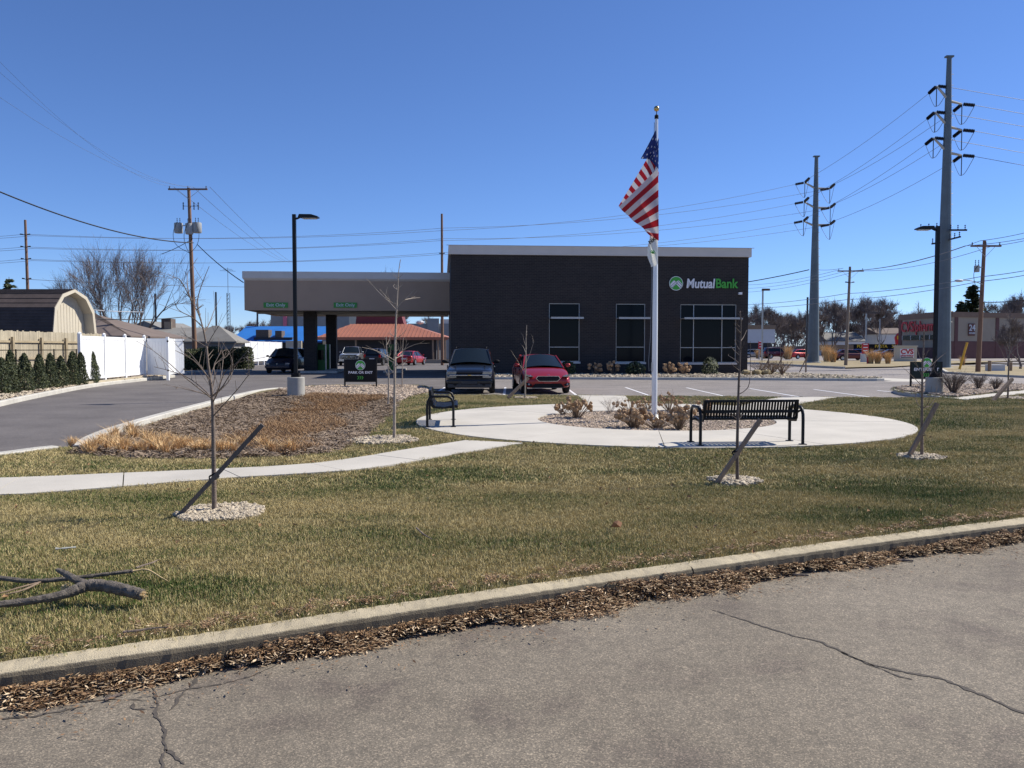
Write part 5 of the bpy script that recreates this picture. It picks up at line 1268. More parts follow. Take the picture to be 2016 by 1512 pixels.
        for k in (-1, 1):
            q = MB().prism([(k * .56, .665), (k * .60, .705), (k * W * .93, .765), (k * W * .95, .715), (k * W * .80, .66)], f + .0, f + .34, 'y').build('headlight', MT['lamp'], t)
            MB().blob((k * .68, f + .02, .70), .035, 8, 6, 0).build('headlight_bulb', MT['chrome'], t)
            MB().prism([(k * .60, .36), (k * .78, .44), (k * W * .9, .42), (k * W * .86, .33), (k * .66, .30)], f - .0, f + .3, 'y').build('fog_lamp', MT['blackm'], t)
            MB().blob((k * .74, f + .0, .375), .04, 8, 6, 0).build('fog_bulb', MT['lamp'], t)
    elif kind == 'van':
        rb(-W * .90, W * .90, f - .05, f + .3, .36, .56, 'bumper', pm, .05); rb(-.55, .55, f - .02, f + .15, .58, .72, 'grille', MT['blackm']); rb(-.55, .55, f - .03, f, .64, .66, 'grille_bar', MT['chrome']); rb(-.015, .015, f - .03, f, .58, .72, 'grille_bar', MT['chrome'])
        rb(-.5, .5, f - .055, f + .1, .24, .34, 'air_intake', MT['blackm'])
        for k in (-1, 1): rb(*sorted((k * .56, k * W * .90)), f + .0, f + .25, .60, .74, 'headlight', MT['lamp'], .03)
    elif kind == 'pickup':
        rb(-W * .96, W * .96, f - .12, f + .2, .46, .66, 'bumper', MT['chrome'], .04); rb(-.70, .70, f - .03, f + .15, .70, 1.08, 'grille', MT['blackm']); rb(-.70, .70, f - .05, f, .86, .93, 'chrome_bar', MT['chrome']); rb(-.74, .74, f - .04, f, 1.07, 1.11, 'chrome_bar', MT['chrome']); rb(-.74, .74, f - .04, f, .68, .715, 'chrome_bar', MT['chrome'])
        rb(-.12, .12, f - .065, f - .05, .87, .92, 'badge', MT['gold'], .002)
        for k in (-1, 1): rb(*sorted((k * .72, k * W * .96)), f - .02, f + .25, .74, 1.06, 'headlight', MT['lamp'], .03)
        rb(-W * .8, W * .8, 1.45, 2.65, s['deck'] + .03, s['deck'] + .04, 'cargo_bed', MT['blackm'])
    bz = s['deck']
    for k in (-1, 1):
        if kind in ('suv', 'van', 'pickup'): rb(*sorted((k * W * .76, k * W * .955)), L - .16, L + .004, bz - .32, bz - .02, 'taillight', MT['tail'], .02)
        else: rb(*sorted((k * .45, k * W * .93)), L - .2, L + .004, bz - .24, bz - .12, 'taillight', MT['tail'], .02)
    rb(-.26, .26, L + .0, L + .012, .62, .75, 'licence_plate', MT['whitesign'], .003); rb(-W * .88, W * .88, L - .2, L + .03, .34, .50, 'bumper', pm, .04)
    if detail > 1:
        for k in (-1, .35): MB().tube([(k * .62, c0 + .0, bl + .02), (k * .62 + .42, c0 + .14, bl + .10)], .009, 4).build('wiper', MT['blackm'], t)
        rb(-.035, .035, c1 - .16, c1 - .12, zr - .27, zr - .12, 'rear_view_mirror', MT['blackm'])
    return t
navy = paint('paint_navy', (.006, .010, .018)); red = paint('paint_red', (.30, .005, .004)); mar = paint('paint_maroon', (.10, .010, .018)); silver = paint('paint_silver', (.35, .36, .37), .7)
red2 = paint('paint_bright_red', (.42, .012, .015)); wht = paint('paint_white', (.75, .76, .78), 0); blu = paint('paint_blue', (.03, .06, .30)); blk = paint('paint_black', (.01, .012, .015)); vn = paint('paint_dark_blue', (.012, .016, .035))
LOTZ = .012
car('dark navy SUV with roof rack parked nose-on beside the red car', (-1.66, 31.25 + 2.43, LOTZ), radians(1), 'suv', navy, 'vehicles parked by the bank')
car('shiny red sedan with dark hexagonal grille parked nose-on beside the navy SUV', (1.12, 31.2 + 2.43, LOTZ), radians(6), 'sedan', red, 'vehicles parked by the bank')
car('dark blue minivan leaving the drive-through lane under the canopy at the left', (AT(566, 60).x, 60.3, 0), radians(-3), 'van', vn, None)
car('silver pickup truck facing the camera in front of the copper-roofed building', (AT(686, 84).x, 86, 0), radians(4), 'pickup', silver, 'vehicles by the copper-roofed building', 1)
car('black SUV seen from the rear beneath the canopy, left of the bright red sedan', (AT(740, 84).x, 86, 0), radians(180 - 8), 'suv', blk, 'vehicles by the copper-roofed building', 1)
car('bright red sedan seen from the rear in front of the copper-roofed building', (AT(803, 84).x, 87, 0), radians(180 - 12), 'sedan', red2, 'vehicles by the copper-roofed building', 1)
gz = .14; gg = 'cars on the forecourt across the road'
def fcar(px, d, rz, kind, pm, lab, z=gz): return car(lab, (AT(px, d).x, d, z), rz, kind, pm, gg, 1)
fcar(1524, 150, radians(93), 'van', wht, 'white van parked far right behind the dark maroon SUV')
fcar(1490, 138, radians(80), 'sedan', silver, 'pale silver car half hidden behind the corner of the bank')
fcar(1531, 130, radians(92), 'suv', mar, 'dark maroon SUV parked side-on near the first red sign')
fcar(1578, 127, radians(110), 'sedan', red2, 'bright red car between the pampas clumps left of the steel pole')
fcar(1673, 112, radians(93), 'sedan', mar, 'maroon sedan parked side-on behind the wooden utility pole')
fcar(1694, 150, radians(85), 'sedan', blu, 'blue car partly hidden behind the second red sign')
fcar(1741, 140, radians(92), 'coupe', silver, 'silver coupe parked side-on below the PIZZA PASTA SALAD board')
fcar(1765, 128, radians(85), 'sedan', mar, 'dark red car half hidden behind the pharmacy monument sign')

# ================================================================ FENCES, HEDGES AND HOUSES ON THE LEFT
def onl(px, A, B):
    k = (px - 1008) / F * CP; dx, dy = B[0] - A[0], B[1] - A[1]
    t = (k * A[1] - A[0]) / (dx - k * dy); return Vector((A[0] + dx * t, A[1] + dy * t, 0))
VA, VB = (-19.3, 36.6), (-20.6, 48.2)
vf = thing('vinyl_fence', 'tall white vinyl panel fence along the far side of the drive at the left', 'fence', (0, 0, 0))
px_ = [157, 205, 246, 284]; gzv = .15
PP = [onl(p, VA, VB) for p in px_]; zt_ = 2.38
for i, p in enumerate(PP):
    MB().box(p.x - .065, p.x + .065, p.y - .065, p.y + .065, -.05, zt_ + .03).build('post', MT['vinyl'], vf)
    MB().lathe([(.10, zt_ + .03), (.10, zt_ + .06), (.01, zt_ + .12)], (p.x, p.y, 0), 4).build('post_cap', MT['vinyl'], vf)
for a, b in zip(PP, PP[1:]):
    d_ = (b - a).normalized(); a2, b2 = a + d_ * .07, b - d_ * .07
    for k in range(8):
        q0, q1 = a2.lerp(b2, k / 8), a2.lerp(b2, (k + 1) / 8 - .006)
        MB().beam(q0 + Vector((0, 0, 1.33)), q1 + Vector((0, 0, 1.33)), .03, 1.80).build('panel', MT['vinyl'], vf)
    for z_, h_ in ((.40, .14), (2.24, .16)): MB().beam(a2 + Vector((0, 0, z_)), b2 + Vector((0, 0, z_)), .055, h_).build('rail', MT['vinyl'], vf)
MB().beam(PP[0] + Vector((.1, 0, .18)), PP[-1] + Vector((.1, 0, .18)), .06, .14).build('kickboard', MT['fencewood'], vf)
gt = thing('vinyl_gate', 'white vinyl double gate standing ajar between the fence and the utility pole', 'gate', (0, 0, 0))
g0 = PP[-1]; g1 = AT(331, 45.2); g2 = AT(345, 47.6); g3 = AT(363, 47.9)
def leaf(a, b, nm, n=7):
    a, b = Vector((a.x, a.y, 0)), Vector((b.x, b.y, 0)); d_ = (b - a).normalized()
    for k in range(n): MB().beam(a.lerp(b, k / n) + Vector((0, 0, 1.28)), a.lerp(b, (k + 1) / n - .008) + Vector((0, 0, 1.28)), .035, 1.95).build(nm, MT['vinyl'], gt)
    for z_ in (.36, 2.24): MB().beam(a + Vector((0, 0, z_)), b + Vector((0, 0, z_)), .06, .13).build('rail', MT['vinyl'], gt)
leaf(g0 + Vector((.12, .1, 0)), g1, 'panel'); leaf(g1 + Vector((.02, .02, 0)), g2, 'panel', 4); leaf(g2, g3, 'panel', 4)
MB().box(g1.x - .07, g1.x + .07, g1.y - .07, g1.y + .07, 0, zt_).build('post', MT['vinyl'], gt)
for z_ in (.55, 2.15): MB().blob((g1.x + .05, g1.y - .09, z_), .055, 8, 6, 0).build('hinge', MT['blackm'], gt); MB().blob((g3.x + .02, g3.y - .06, z_), .05, 8, 6, 0).build('hinge', MT['blackm'], gt)
# distant white fence
WA, WB_ = (-26.4, 82.0), (-27.2, 99.0)
wf = thing('vinyl_fence', 'farther white vinyl fence behind the dark hedge and the minivan', 'fence')
pp2 = [onl(p, WA, WB_) for p in (480, 493, 507, 519, 531, 543, 554)]
for p in pp2: MB().box(p.x - .07, p.x + .07, p.y - .07, p.y + .07, 0, 2.5).build('post', MT['vinyl'], wf)
for a, b in zip(pp2, pp2[1:]):
    MB().beam(a + Vector((0, 0, 1.4)), b + Vector((0, 0, 1.4)), .05, 2.0).build('panel', MT['vinyl'], wf); MB().beam(a + Vector((0, 0, 2.42)), b + Vector((0, 0, 2.42)), .08, .1).build('rail', MT['vinyl'], wf)
# wooden board fence seen from the back
FA, FB_ = (-21.4, 29.0), (-21.9, 44.5)
wd = thing('board_fence', 'weathered tan wooden board fence behind the row of small evergreens', 'fence')
L_ = Vector((FB_[0] - FA[0], FB_[1] - FA[1], 0)); nb = int(L_.length / .145); bd = MB()
for k in range(nb):
    a = Vector((*FA, 0)) + L_ * (k / nb); b = Vector((*FA, 0)) + L_ * ((k + .93) / nb); zt2 = 2.52 + random.uniform(-.03, .03)
    bd.beam(a + Vector((-.03 + random.uniform(-.006, .006), 0, zt2 / 2)), b + Vector((-.03, 0, zt2 / 2)), .02, zt2)
stuff(bd.build('board', MT['fencewood'], wd))
for z_ in (2.05, 1.3, .6): MB().beam(Vector((*FA, z_)) + Vector((.03, 0, 0)), Vector((*FB_, z_)) + Vector((.03, 0, 0)), .04, .09).build('rail', MT['fencepost'], wd)
for px in (-35, 21, 78, 126): p = onl(px, FA, FB_); MB().box(p.x + .05, p.x + .15, p.y - .06, p.y + .06, 0, 2.25).build('post', MT['fencepost'], wd)
CA, CB = (-20.6, 29), (-21.1, 44.5); cf = thing('chain_link_fence', 'low black chain-link fence running in front of the wooden board fence', 'fence')
for px in (-30, 31, 106, 150): p = onl(px, CA, CB); MB().tube([(p.x, p.y, 0), (p.x, p.y, 1.72)], .03, 6).build('post', MT['blackm'], cf)
MB().tube([(*CA, 1.68), (*CB, 1.68)], .022, 6).build('rail', MT['blackm'], cf); 
mb = MB(); L2 = Vector((CB[0] - CA[0], CB[1] - CA[1], 0))
for k in range(110):
    a = Vector((*CA, 0)) + L2 * (k / 110)
    for s_ in (-1, 1): mb.tube([a, a + L2 * (s_ * 1.7 / L2.length) * .9 + Vector((0, 0, 1.65))], .0025, 3, False)
stuff(mb.build('wire_mesh', MT['wirel'], cf))
# arborvitae row
random.seed(21)
arb = [(2, 709, .64), (19, 695, .58), (47, 701, .70), (76, 702, .60), (98, 700, .62), (119, 705, .62), (142, 696, .66), (158, 698, .58), (181, 696, .62), (-22, 700, 1)]
AA, AB = (-17.95, 29.2), (-19.55, 38.6)
names9 = ['cut by the left frame edge', 'second from the left edge, the tallest', 'third from the left, broad at the foot', 'fourth from the left, narrow', 'fifth from the left', 'sixth from the left, shorter', 'seventh from the left, against the fence end', 'eighth from the left, tucked behind the last', 'last before the white fence, standing alone', 'outside']
for i, (px, h, w_) in enumerate(arb):
    p = onl(px, AA, AB); p.z = .13
    if i == 9: p = Vector((-17.7, 27.8, .13))
    h = ZY(h, p.y) - .13
    lab = 'conical evergreen along the drive, ' + (names9[i] if i < 9 else 'nearest, outside the left frame edge')
    if i == 9: continue
    leafbush(p, w_ * 1.12, h * 1.02, 2600, lab, 'evergreen', 'evergreen', 'arborvitae', .055, 'conical evergreens in a row along the drive', .42)
# hedge right of the gate
hA, hB = AT(366, 64), AT(496, 66.5)
for i in range(6):
    p = Vector(hA).lerp(Vector(hB), (i + .5) / 6); p.z = .1
    leafbush(p, 1.25, 1.55 + (i % 3) * .12 - .05 * i / 5, 1500, 'dark evergreen hedge bush behind the gate, number %d counted from the utility pole towards the white fence' % (i + 1) if False else
             ['dark hedge bush touching the gate', 'dark hedge bush at the foot of the utility pole', 'dark hedge bush third from the gate', 'dark hedge bush fourth from the gate', 'dark hedge bush next to the last one', 'rounded dark hedge bush at the far white fence'][i], 'evergreen', 'hedge', 'hedge_bush', .12, 'dark hedge between gate and far white fence', .1)
kz = MB(); sweep(kz, [(p.x, p.y) for p in (AT(495, 63), AT(420, 61.5), AT(380, 60), AT(362, 56))], [(0, -.05), (0, .15), (.2, .15), (.2, -.05)]); struct(kz.build('kerb', MT['kerbfar']))

def gable(label, x0, x1, y0, y1, ze, zr, wallm, roofm, name='house', axis='x', over=.3, hip=0, cat='house', group=None):
    """ridge along axis; hip > 0 pulls the ridge ends in"""
    t = thing(name, label, cat, ((x0 + x1) / 2, (y0 + y1) / 2, 0), 0, group); cx, cy = (x0 + x1) / 2, (y0 + y1) / 2; a, b = (x1 - x0) / 2, (y1 - y0) / 2; o = over
    MB().box(-a, a, -b, b, -.1, ze).build('wall', MT[wallm], t)
    rf = MB(); e = ze - .02
    if axis == 'x':
        R = [(-a - o + hip, 0, zr), (a + o - hip, 0, zr)]; E = [(-a - o, -b - o, e), (a + o, -b - o, e), (a + o, b + o, e), (-a - o, b + o, e)]
        rf.add(E + R + [(p[0], p[1], p[2] - .12) for p in E], [(0, 1, 5, 4), (2, 3, 4, 5), (1, 2, 5), (3, 0, 4), (9, 8, 7, 6), (0, 6, 7, 1), (1, 7, 8, 2), (2, 8, 9, 3), (3, 9, 6, 0)])
    else:
        R = [(0, -b - o + hip, zr), (0, b + o - hip, zr)]; E = [(-a - o, -b - o, e), (a + o, -b - o, e), (a + o, b + o, e), (-a - o, b + o, e)]
        rf.add(E + R + [(p[0], p[1], p[2] - .12) for p in E], [(1, 2, 5, 4), (3, 0, 4, 5), (0, 1, 4), (2, 3, 5), (9, 8, 7, 6), (0, 6, 7, 1), (1, 7, 8, 2), (2, 8, 9, 3), (3, 9, 6, 0)])
    rf.build('roof', MT[roofm], t)
    return t
# barn shed with gambrel roof, ridge running left, gable end facing right
X0 = -23.9; ys = 43.3; yd = 47.5; sh = thing('gambrel_shed', 'cream barn-style shed with dark brown shingled gambrel roof behind the board fence', 'shed', (X0, 45.2, 0)); y_ = lambda v: v - 45.2
hw = 2.15; gam = [(-hw, 2.55), (-hw + .24, 3.82), (-hw + .98, 4.58), (0, 4.92), (hw - .98, 4.58), (hw - .24, 3.82), (hw, 2.55)]
MB().prism([(-hw + .15, -.1), (-hw + .15, 2.6)] + [(y * .93, z - .08) for y, z in gam[1:-1]] + [(hw - .15, 2.6), (hw - .15, -.1)], -9, -.55, 'x').build('wall', MT['cream'], sh)
for k in range(12):
    yy = -1.7 + k * .3; MB().box(-.55, -.535, yy, yy + .015, .1, 3.6 if abs(yy) > 1.4 else 4.2).build('batten', MT['cream'], sh)
rf = MB(); pr = [(y * 1.06, z + (.06 if 0 < i < 6 else -.1)) for i, (y, z) in enumerate(gam)]
inner = [(y * .95, z - .10) for y, z in gam][::-1]
rf.prism(pr + inner, -9.2, 0, 'x').build('roof_deck', MT['cream'], sh)
# shingle courses on the camera side and the other side
for s_ in (-1, 1):
    for (p, q, n_) in (((-hw * 1.06, 2.45), (pr[1]), 9), (pr[1], pr[2], 3), (pr[2], pr[3], 9)):
        for k in range(n_):
            a0, b0 = lerp(p[0], q[0], k / n_), lerp(p[1], q[1], k / n_); a1, b1 = lerp(p[0], q[0], (k + 1.15) / n_), lerp(p[1], q[1], (k + 1.15) / n_)
            nx, nz = -(q[1] - p[1]), (q[0] - p[0]); l_ = hypot(nx, nz); nx, nz = nx / l_, nz / l_
            th = .028; poly = [(a0 + nx * .005, b0 + nz * .005), (a1 + nx * .005, b1 + nz * .005), (a1 + nx * .010, b1 + nz * .01), (a0 + nx * (.01 + th), b0 + nz * (.01 + th))]
            if s_ > 0: poly = [(-y, z) for y, z in poly]
            MB().prism(poly, -9.25, -.03, 'x').build('shingle_course', MT['shedroof'], sh)
# houses behind
def hz(px0, px1, pe, pr_, d, **k):
    return AT(px0, d).x, AT(px1, d).x, ZY(pe, d), ZY(pr_, d)
x0, x1, ze, zr = hz(165, 300, 662, 610, 66); gable('brown-roofed house behind the white fence, left of the big bare tree', x0 - 6, x1, 62, 72, ze, zr, 'greywall', 'brownroof', hip=6.5)
x0, x1, ze, zr = hz(262, 382, 672, 645, 78); g2_ = gable('long low house with a pale grey roof and brick chimney left of the utility pole', x0, x1 + 3, 72, 84, ze, zr, 'greywall', 'greyroof', hip=1.5)
c = AT(325, 77); bxm = MB().box(c.x - g2_.location.x - .45, c.x - g2_.location.x + .45, -.6, .5, 2.0, ZY(627, 77)); ch = bxm.build('chimney', MT['barkdark'], g2_); MB().box(c.x - g2_.location.x - .15, c.x - g2_.location.x + .55, -.7, -.6, 2.0, ZY(633, 77)).build('flue_face', MT['tanwall'], ch)
x0, x1, ze, zr = hz(285, 352, 650, 634, 92); gable('grey-roofed house peak behind the chimney', x0, x1, 88, 98, ze, zr, 'greywall', 'greyroof', axis='y')
x0, x1, ze, zr = hz(378, 478, 672, 641, 68); gable('grey garage with a hipped shingle roof right of the utility pole', x0, x1 - .3, 66.8, 69.6, ze, zr, 'greywall', 'greyroof', hip=2.0)
# blue roofed building with rooftop units
d_ = 105; bl_ = thing('store_building', 'low store with a bright blue sloping roof left of the canopy', 'building', (AT(525, d_).x, d_, 0)); wx = (AT(590, d_).x - AT(465, d_).x) / 2
MB().box(-wx, wx + 3, .6, 12, 0, ZY(671, d_) - .05).build('wall', MT['darkwall'], bl_)
MB().add([(-wx - .6, 0, ZY(671, d_)), (wx + 3, 0, ZY(671, d_)), (wx + 3, 5, ZY(642, d_ + 4)), (-wx - .1, 5, ZY(642, d_ + 4)), (-wx - .6, 0, ZY(671, d_) - .2), (wx + 3, 0, ZY(671, d_) - .2)], [(0, 1, 2, 3), (0, 4, 5, 1)]).build('roof', MT['blueroof'], bl_)
MB().box(-1.7, 3.2, .3, 2.0, ZY(672, d_) - .3, ZY(664, d_)).build('unit_platform', MT['darkwall'], bl_)
for a, b, zt3 in ((502, 527, 649), (540, 553, 651)): c0_, c1_ = AT(a, d_).x - bl_.location.x, AT(b, d_).x - bl_.location.x; MB().box(c0_, c1_, .5, 2, ZY(668, d_), ZY(zt3, d_)).build('rooftop_unit', MT['barkdark'], bl_)
o = MB().box(AT(563, 100).x, AT(594, 100).x, 100, 100.3, 0, ZY(671, 100)).build('garden_wall', MT['cream']); tag(o, 'cream block wall end beside the farther white fence, behind the minivan', 'wall')
# taller grey building with a pink sign behind the canopy
d_ = 150; gb = thing('store_building', 'tall grey store with a narrow pink sign behind the canopy columns', 'building', (AT(610, d_).x, d_, 0))
MB().box(AT(534, d_).x - gb.location.x, AT(688, d_).x - gb.location.x, 0, 20, 0, ZY(618, d_)).build('wall', MT['greywall'], gb)
MB().box(AT(559, d_).x - gb.location.x, AT(566, d_).x - gb.location.x, -.3, -.01, ZY(642, d_), ZY(618, d_)).build('pink_sign', M('pink_sign', (.65, .16, .24), .6, .1, 2, 0), gb)
MB().box(AT(688, d_).x - gb.location.x, AT(706, d_).x - gb.location.x, 0, 20, 0, ZY(622, d_)).build('wall_end', MT['cream'], gb)
# copper roof restaurant
d_ = 98; rs = thing('restaurant_building', 'low dark restaurant with a spreading copper-coloured standing seam roof behind the canopy', 'building', (AT(755, d_).x, d_, 0)); X = lambda px, d=d_: AT(px, d).x - rs.location.x
ze = ZY(664, d_); zr = ZY(638, d_ + 6); L0, L1 = X(622), X(882); r0, r1 = X(692, 104), X(806, 104)
MB().box(L0 + 1.2, L1 - 1.5, 1.2, 14, -.1, ze - .1).build('wall', MT['darkwall'], rs)
rf = MB().add([(L0, 0, ze), (L1, 0, ze), (r1, 6, zr), (r0, 6, zr), (L1, 15, ze), (L0, 15, ze), (r1, 9, zr), (r0, 9, zr)], [(0, 1, 2, 3), (1, 4, 6, 2), (4, 5, 7, 6), (5, 0, 3, 7), (3, 2, 6, 7)]).build('roof', MT['copper'], rs)
MB().box(L0 - .03, L1 + .03, -.05, .0, ze - .32, ze + .02).build('fascia', MT['copper'], rs)
for k in range(34):
    t_ = (k + .5) / 34; a = Vector((lerp(L0, L1, t_), 0, ze + .03)); 
    tt = 1.0
    if a.x < r0: tt = (a.x - L0) / (r0 - L0)
    if a.x > r1: tt = (L1 - a.x) / (L1 - r1)
    MB().beam(a, (a.x, 6 * tt, lerp(ze, zr, tt) + .03), .05, .05).build('roof_seam', MT['copper'], rs)
MB().prism([(X(700, 105), zr - .3), (X(703, 105), ZY(618, 105)), (X(790, 105), ZY(618, 105)), (X(797, 105), zr - .3)], 7, 10, 'y').build('upper_wall', MT['darkred'], rs)
for px in (852, 862, 876, 700, 768): MB().box(X(px) - .1, X(px) + .1, .2, .4, 0, ze - .1).build('porch_post', MT['staketan'], rs)
MB().blob((X(826, 104), 7, zr + .25), .5, 10, 6, 0, .5).build('roof_vent', MT['signgrey'], rs)
MB().box(X(800), X(885), -.8, -.4, 0, .45).build('low_wall', MT['tanwall'], rs)
d_ = 135; o = thing('store_building', 'flat grey store behind the copper roof, left of the bank wall', 'building', (AT(850, d_).x, d_, 0))
MB().box(AT(803, d_).x - o.location.x, AT(890, d_).x - o.location.x, 0, 20, 0, ZY(637, d_)).build('wall', MT['greywall'], o); MB().box(AT(842, d_).x - o.location.x, AT(865, d_).x - o.location.x, -.4, -.01, 0, ZY(627, d_)).build('raised_front', MT['greywall'], o)
MB().box(AT(866, d_).x - o.location.x, AT(890, d_).x - o.location.x, 1, 15, ZY(637, d_), ZY(628, d_)).build('parapet', MT['cornice'], o)

# ================================================================ ACROSS THE ROAD, RIGHT
d_ = 133; LX = lambda px, d: AT(px, d).x
cv = thing('pharmacy_building', 'tan block pharmacy with a maroon base and red lettering at the right edge', 'building', (0, 0, 0))
cA = Vector((AT(1771, 146).x, 146, 0)); cB = Vector((AT(1870, 130).x, 130, 0)); cC = Vector((AT(2120, 140).x, 140, 0)); zt4 = ZY(624, 130)
def wallseg(a, b, z0, z1, th, nm, m_, off=0, par=cv):
    a, b = Vector((a.x, a.y, 0)), Vector((b.x, b.y, 0)); d = (b - a).normalized(); nrm = Vector((d.y, -d.x, 0)); zc = (z0 + z1) / 2
    return MB().beam(a + nrm * off + Vector((0, 0, zc)), b + nrm * off + Vector((0, 0, zc)), th, z1 - z0).build(nm, MT[m_], par)
wallseg(cA, cB, 1.9, zt4, .4, 'wall', 'tanwall'); wallseg(cB, cC, 2.9, zt4, .4, 'wall', 'tanwall'); wallseg(cA, cB, -.1, 1.9, .5, 'base_course', 'cvsbase'); wallseg(cB, cC, -.1, 2.9, .5, 'base_course', 'cvsbase')
wallseg(cA, cB, zt4, zt4 + .95, .7, 'trim', 'cvstrim'); wallseg(cB, cC, zt4, zt4 + .8, .7, 'trim', 'cvstrim')
for t0_ in (.0, .93): wallseg(cA.lerp(cB, t0_), cA.lerp(cB, t0_ + .07), 0, zt4 - .02, .6, 'pier', 'cvsbase')
for px in (1878, 1955, 2060):
    k = (px - 1870) / 250; wallseg(cB.lerp(cC, k - .012), cB.lerp(cC, k + .012), 0, zt4 - .02, .6, 'pier', 'cvsbase')
dirc = (cB - cA).normalized(); nc = Vector((dirc.y, -dirc.x, 0)); ra = atan2(dirc.y, dirc.x)
p = cA.lerp(cB, .52) + nc * .45; p.z = ZY(643, p.y); text('CVS/pharmacy', 2.5, p, (pi / 2, 0, ra), MT['red'], cv, 'lettering', .06, .03, sx=.95)
wallseg(cA.lerp(cB, .1), cA.lerp(cB, .85), ZY(669, 138), ZY(660, 138), .2, 'window', 'glass', .32)
for k in (.1, .28, .47, .66, .85): q = cA.lerp(cB, k); wallseg(q, q + dirc * .2, ZY(669, 138), ZY(660, 138), .3, 'window_frame', 'alum', .32)
dir2 = (cC - cB).normalized(); n2 = Vector((dir2.y, -dir2.x, 0)); r2 = atan2(dir2.y, dir2.x)
k = (1907 - 1870) / 250 * .97; q = cB.lerp(cC, k) + n2 * .3; s4 = link('wall_sign', None, cv)
wallseg(q - dir2 * .68, q + dir2 * .68, ZY(661, q.y), ZY(637, q.y), .12, 'sign_board', 'cvsbase', 0, s4)
qq = q + n2 * .1; text('24', 1.35, (qq.x, qq.y, ZY(646, q.y)), (pi / 2, 0, r2), MT['signgrey'], s4, 'lettering', .03, .02); text('HOURS', .38, (qq.x, qq.y, ZY(656, q.y)), (pi / 2, 0, r2), MT['signgrey'], s4, 'lettering', .03, .01)
# monument sign
d_ = 104; ms_ = thing('monument_sign', 'pale low masonry sign with red pharmacy lettering in front of the pharmacy', 'sign', (AT(1785, d_).x, d_, .1)); u = d_ / F
MB().box(-20 * u, 20 * u, 0, .8, -.1, 29 * u).build('body', MT['cream'], ms_); MB().box(-21.5 * u, 21.5 * u, -.1, .9, 29 * u, 31.5 * u).build('cap', MT['cream'], ms_)
MB().box(-13.5 * u, 13.5 * u, -.04, -.002, 7 * u, 25 * u).build('panel', MT['whitesign'], ms_)
text('CVS', 13 * u, (0, -.06, 19 * u), (pi / 2, 0, 0), MT['red'], ms_, 'lettering', .01, .03, sx=1.1); text('pharmacy', 5.6 * u, (0, -.06, 11.8 * u), (pi / 2, 0, 0), MT['red'], ms_, 'lettering', .01, .008, sx=1.15)
MB().box(-12 * u, 12 * u, -.05, -.041, 7.6 * u, 9 * u).build('text_strip', MT['blackm'], ms_)
# billboard box at left behind the bank corner
d_ = 150; o = thing('store_building', 'pale low building with an olive roof band behind the bank corner', 'building', (AT(1490, d_).x, d_, 0))
MB().box(-6, (AT(1525, d_).x - o.location.x), 0, 12, ZY(675, d_), ZY(648, d_)).build('wall', MT['signgrey'], o); MB().box(-6, (AT(1525, d_).x - o.location.x) + .1, -.1, 12, ZY(648, d_), ZY(640, d_)).build('roof_band', MT['stem'], o); MB().box(-6, (AT(1525, d_).x - o.location.x) - .5, .5, 12, 0, ZY(675, d_)).build('ground_floor', MT['darkwall'], o)
def postsign(px, pyt, pyb, pyg, d, w_, lab):
    t = thing('pole_sign', lab, 'sign', (AT(px, d).x, d, .1), 0, 'small red signs at the forecourt'); u = d / F
    MB().box(-w_ / 2 * u, w_ / 2 * u, -.06, .06, ZY(pyb, d) - .1, ZY(pyt, d) - .1).build('panel', MT['red'], t)
    for s_ in (-1, 1): MB().box(s_ * w_ * .3 * u - .05, s_ * w_ * .3 * u + .05, -.05, .05, -.1, ZY(pyb, d) - .1).build('post', MT['steellight'], t)
    zc = (ZY(pyt, d) + ZY(pyb, d)) / 2 - .1
    for k in (-1, 0, 1): MB().box(-w_ * .32 * u, w_ * .32 * u, -.075, -.062, zc + k * .38 + .1, zc + k * .38 + .2).build('text_line', MT['whitesign'], t)
    return t
postsign(1497, 672, 687, 706, 118, 9, 'small red sign with white text lines nearest the bank corner')
postsign(1703, 676, 697, 712, 100, 13, 'small red sign with white text lines behind the pampas clump, left of the monument sign')
o = MB().box(AT(1697, 99).x, AT(1709, 99).x, 99, 99.5, 0, 1.1).build('utility_cabinet', MT['signgrey']); tag(o, 'grey cabinet at the foot of the second small red sign', 'cabinet')
# pampas grasses
pm_ = [tuft(420, .35, .9, 2.1, .03, .7).mesh('pampas_grass', MT['tantuft']) for _ in range(2)]
for i, (px, py, s_, lab) in enumerate(((1551, 708, 1.15, 'round tan pampas clump left of the first red car'), (1596, 707, 1.0, 'tan pampas clump touching the foot of the far steel pole'), (1628, 712, 1.2, 'largest tan pampas clump right of the far steel pole'), (1640, 713, .9, 'tan pampas clump in front of the largest one'),
        (1714, 716, .85, 'tan pampas clump under the second small red sign'), (1728, 716, .8, 'tan pampas clump left of the bollard'), (1748, 716, .75, 'darker tan clump left of the monument sign'), (1492, 706, .8, 'tan clump under the first small red sign'), (1505, 706, .8, 'tan clump right of the first small red sign'), (1895, 719, .5, 'low grey-tan clump at the foot of the near steel pole'))):
    p = G(px, py, .12); o = link('pampas_grass', pm_[i % 2], None, p, (0, 0, i)); o.scale = (s_ * .9, s_ * .9, s_); tag(o, lab, 'grass', 'pampas grasses across the road')
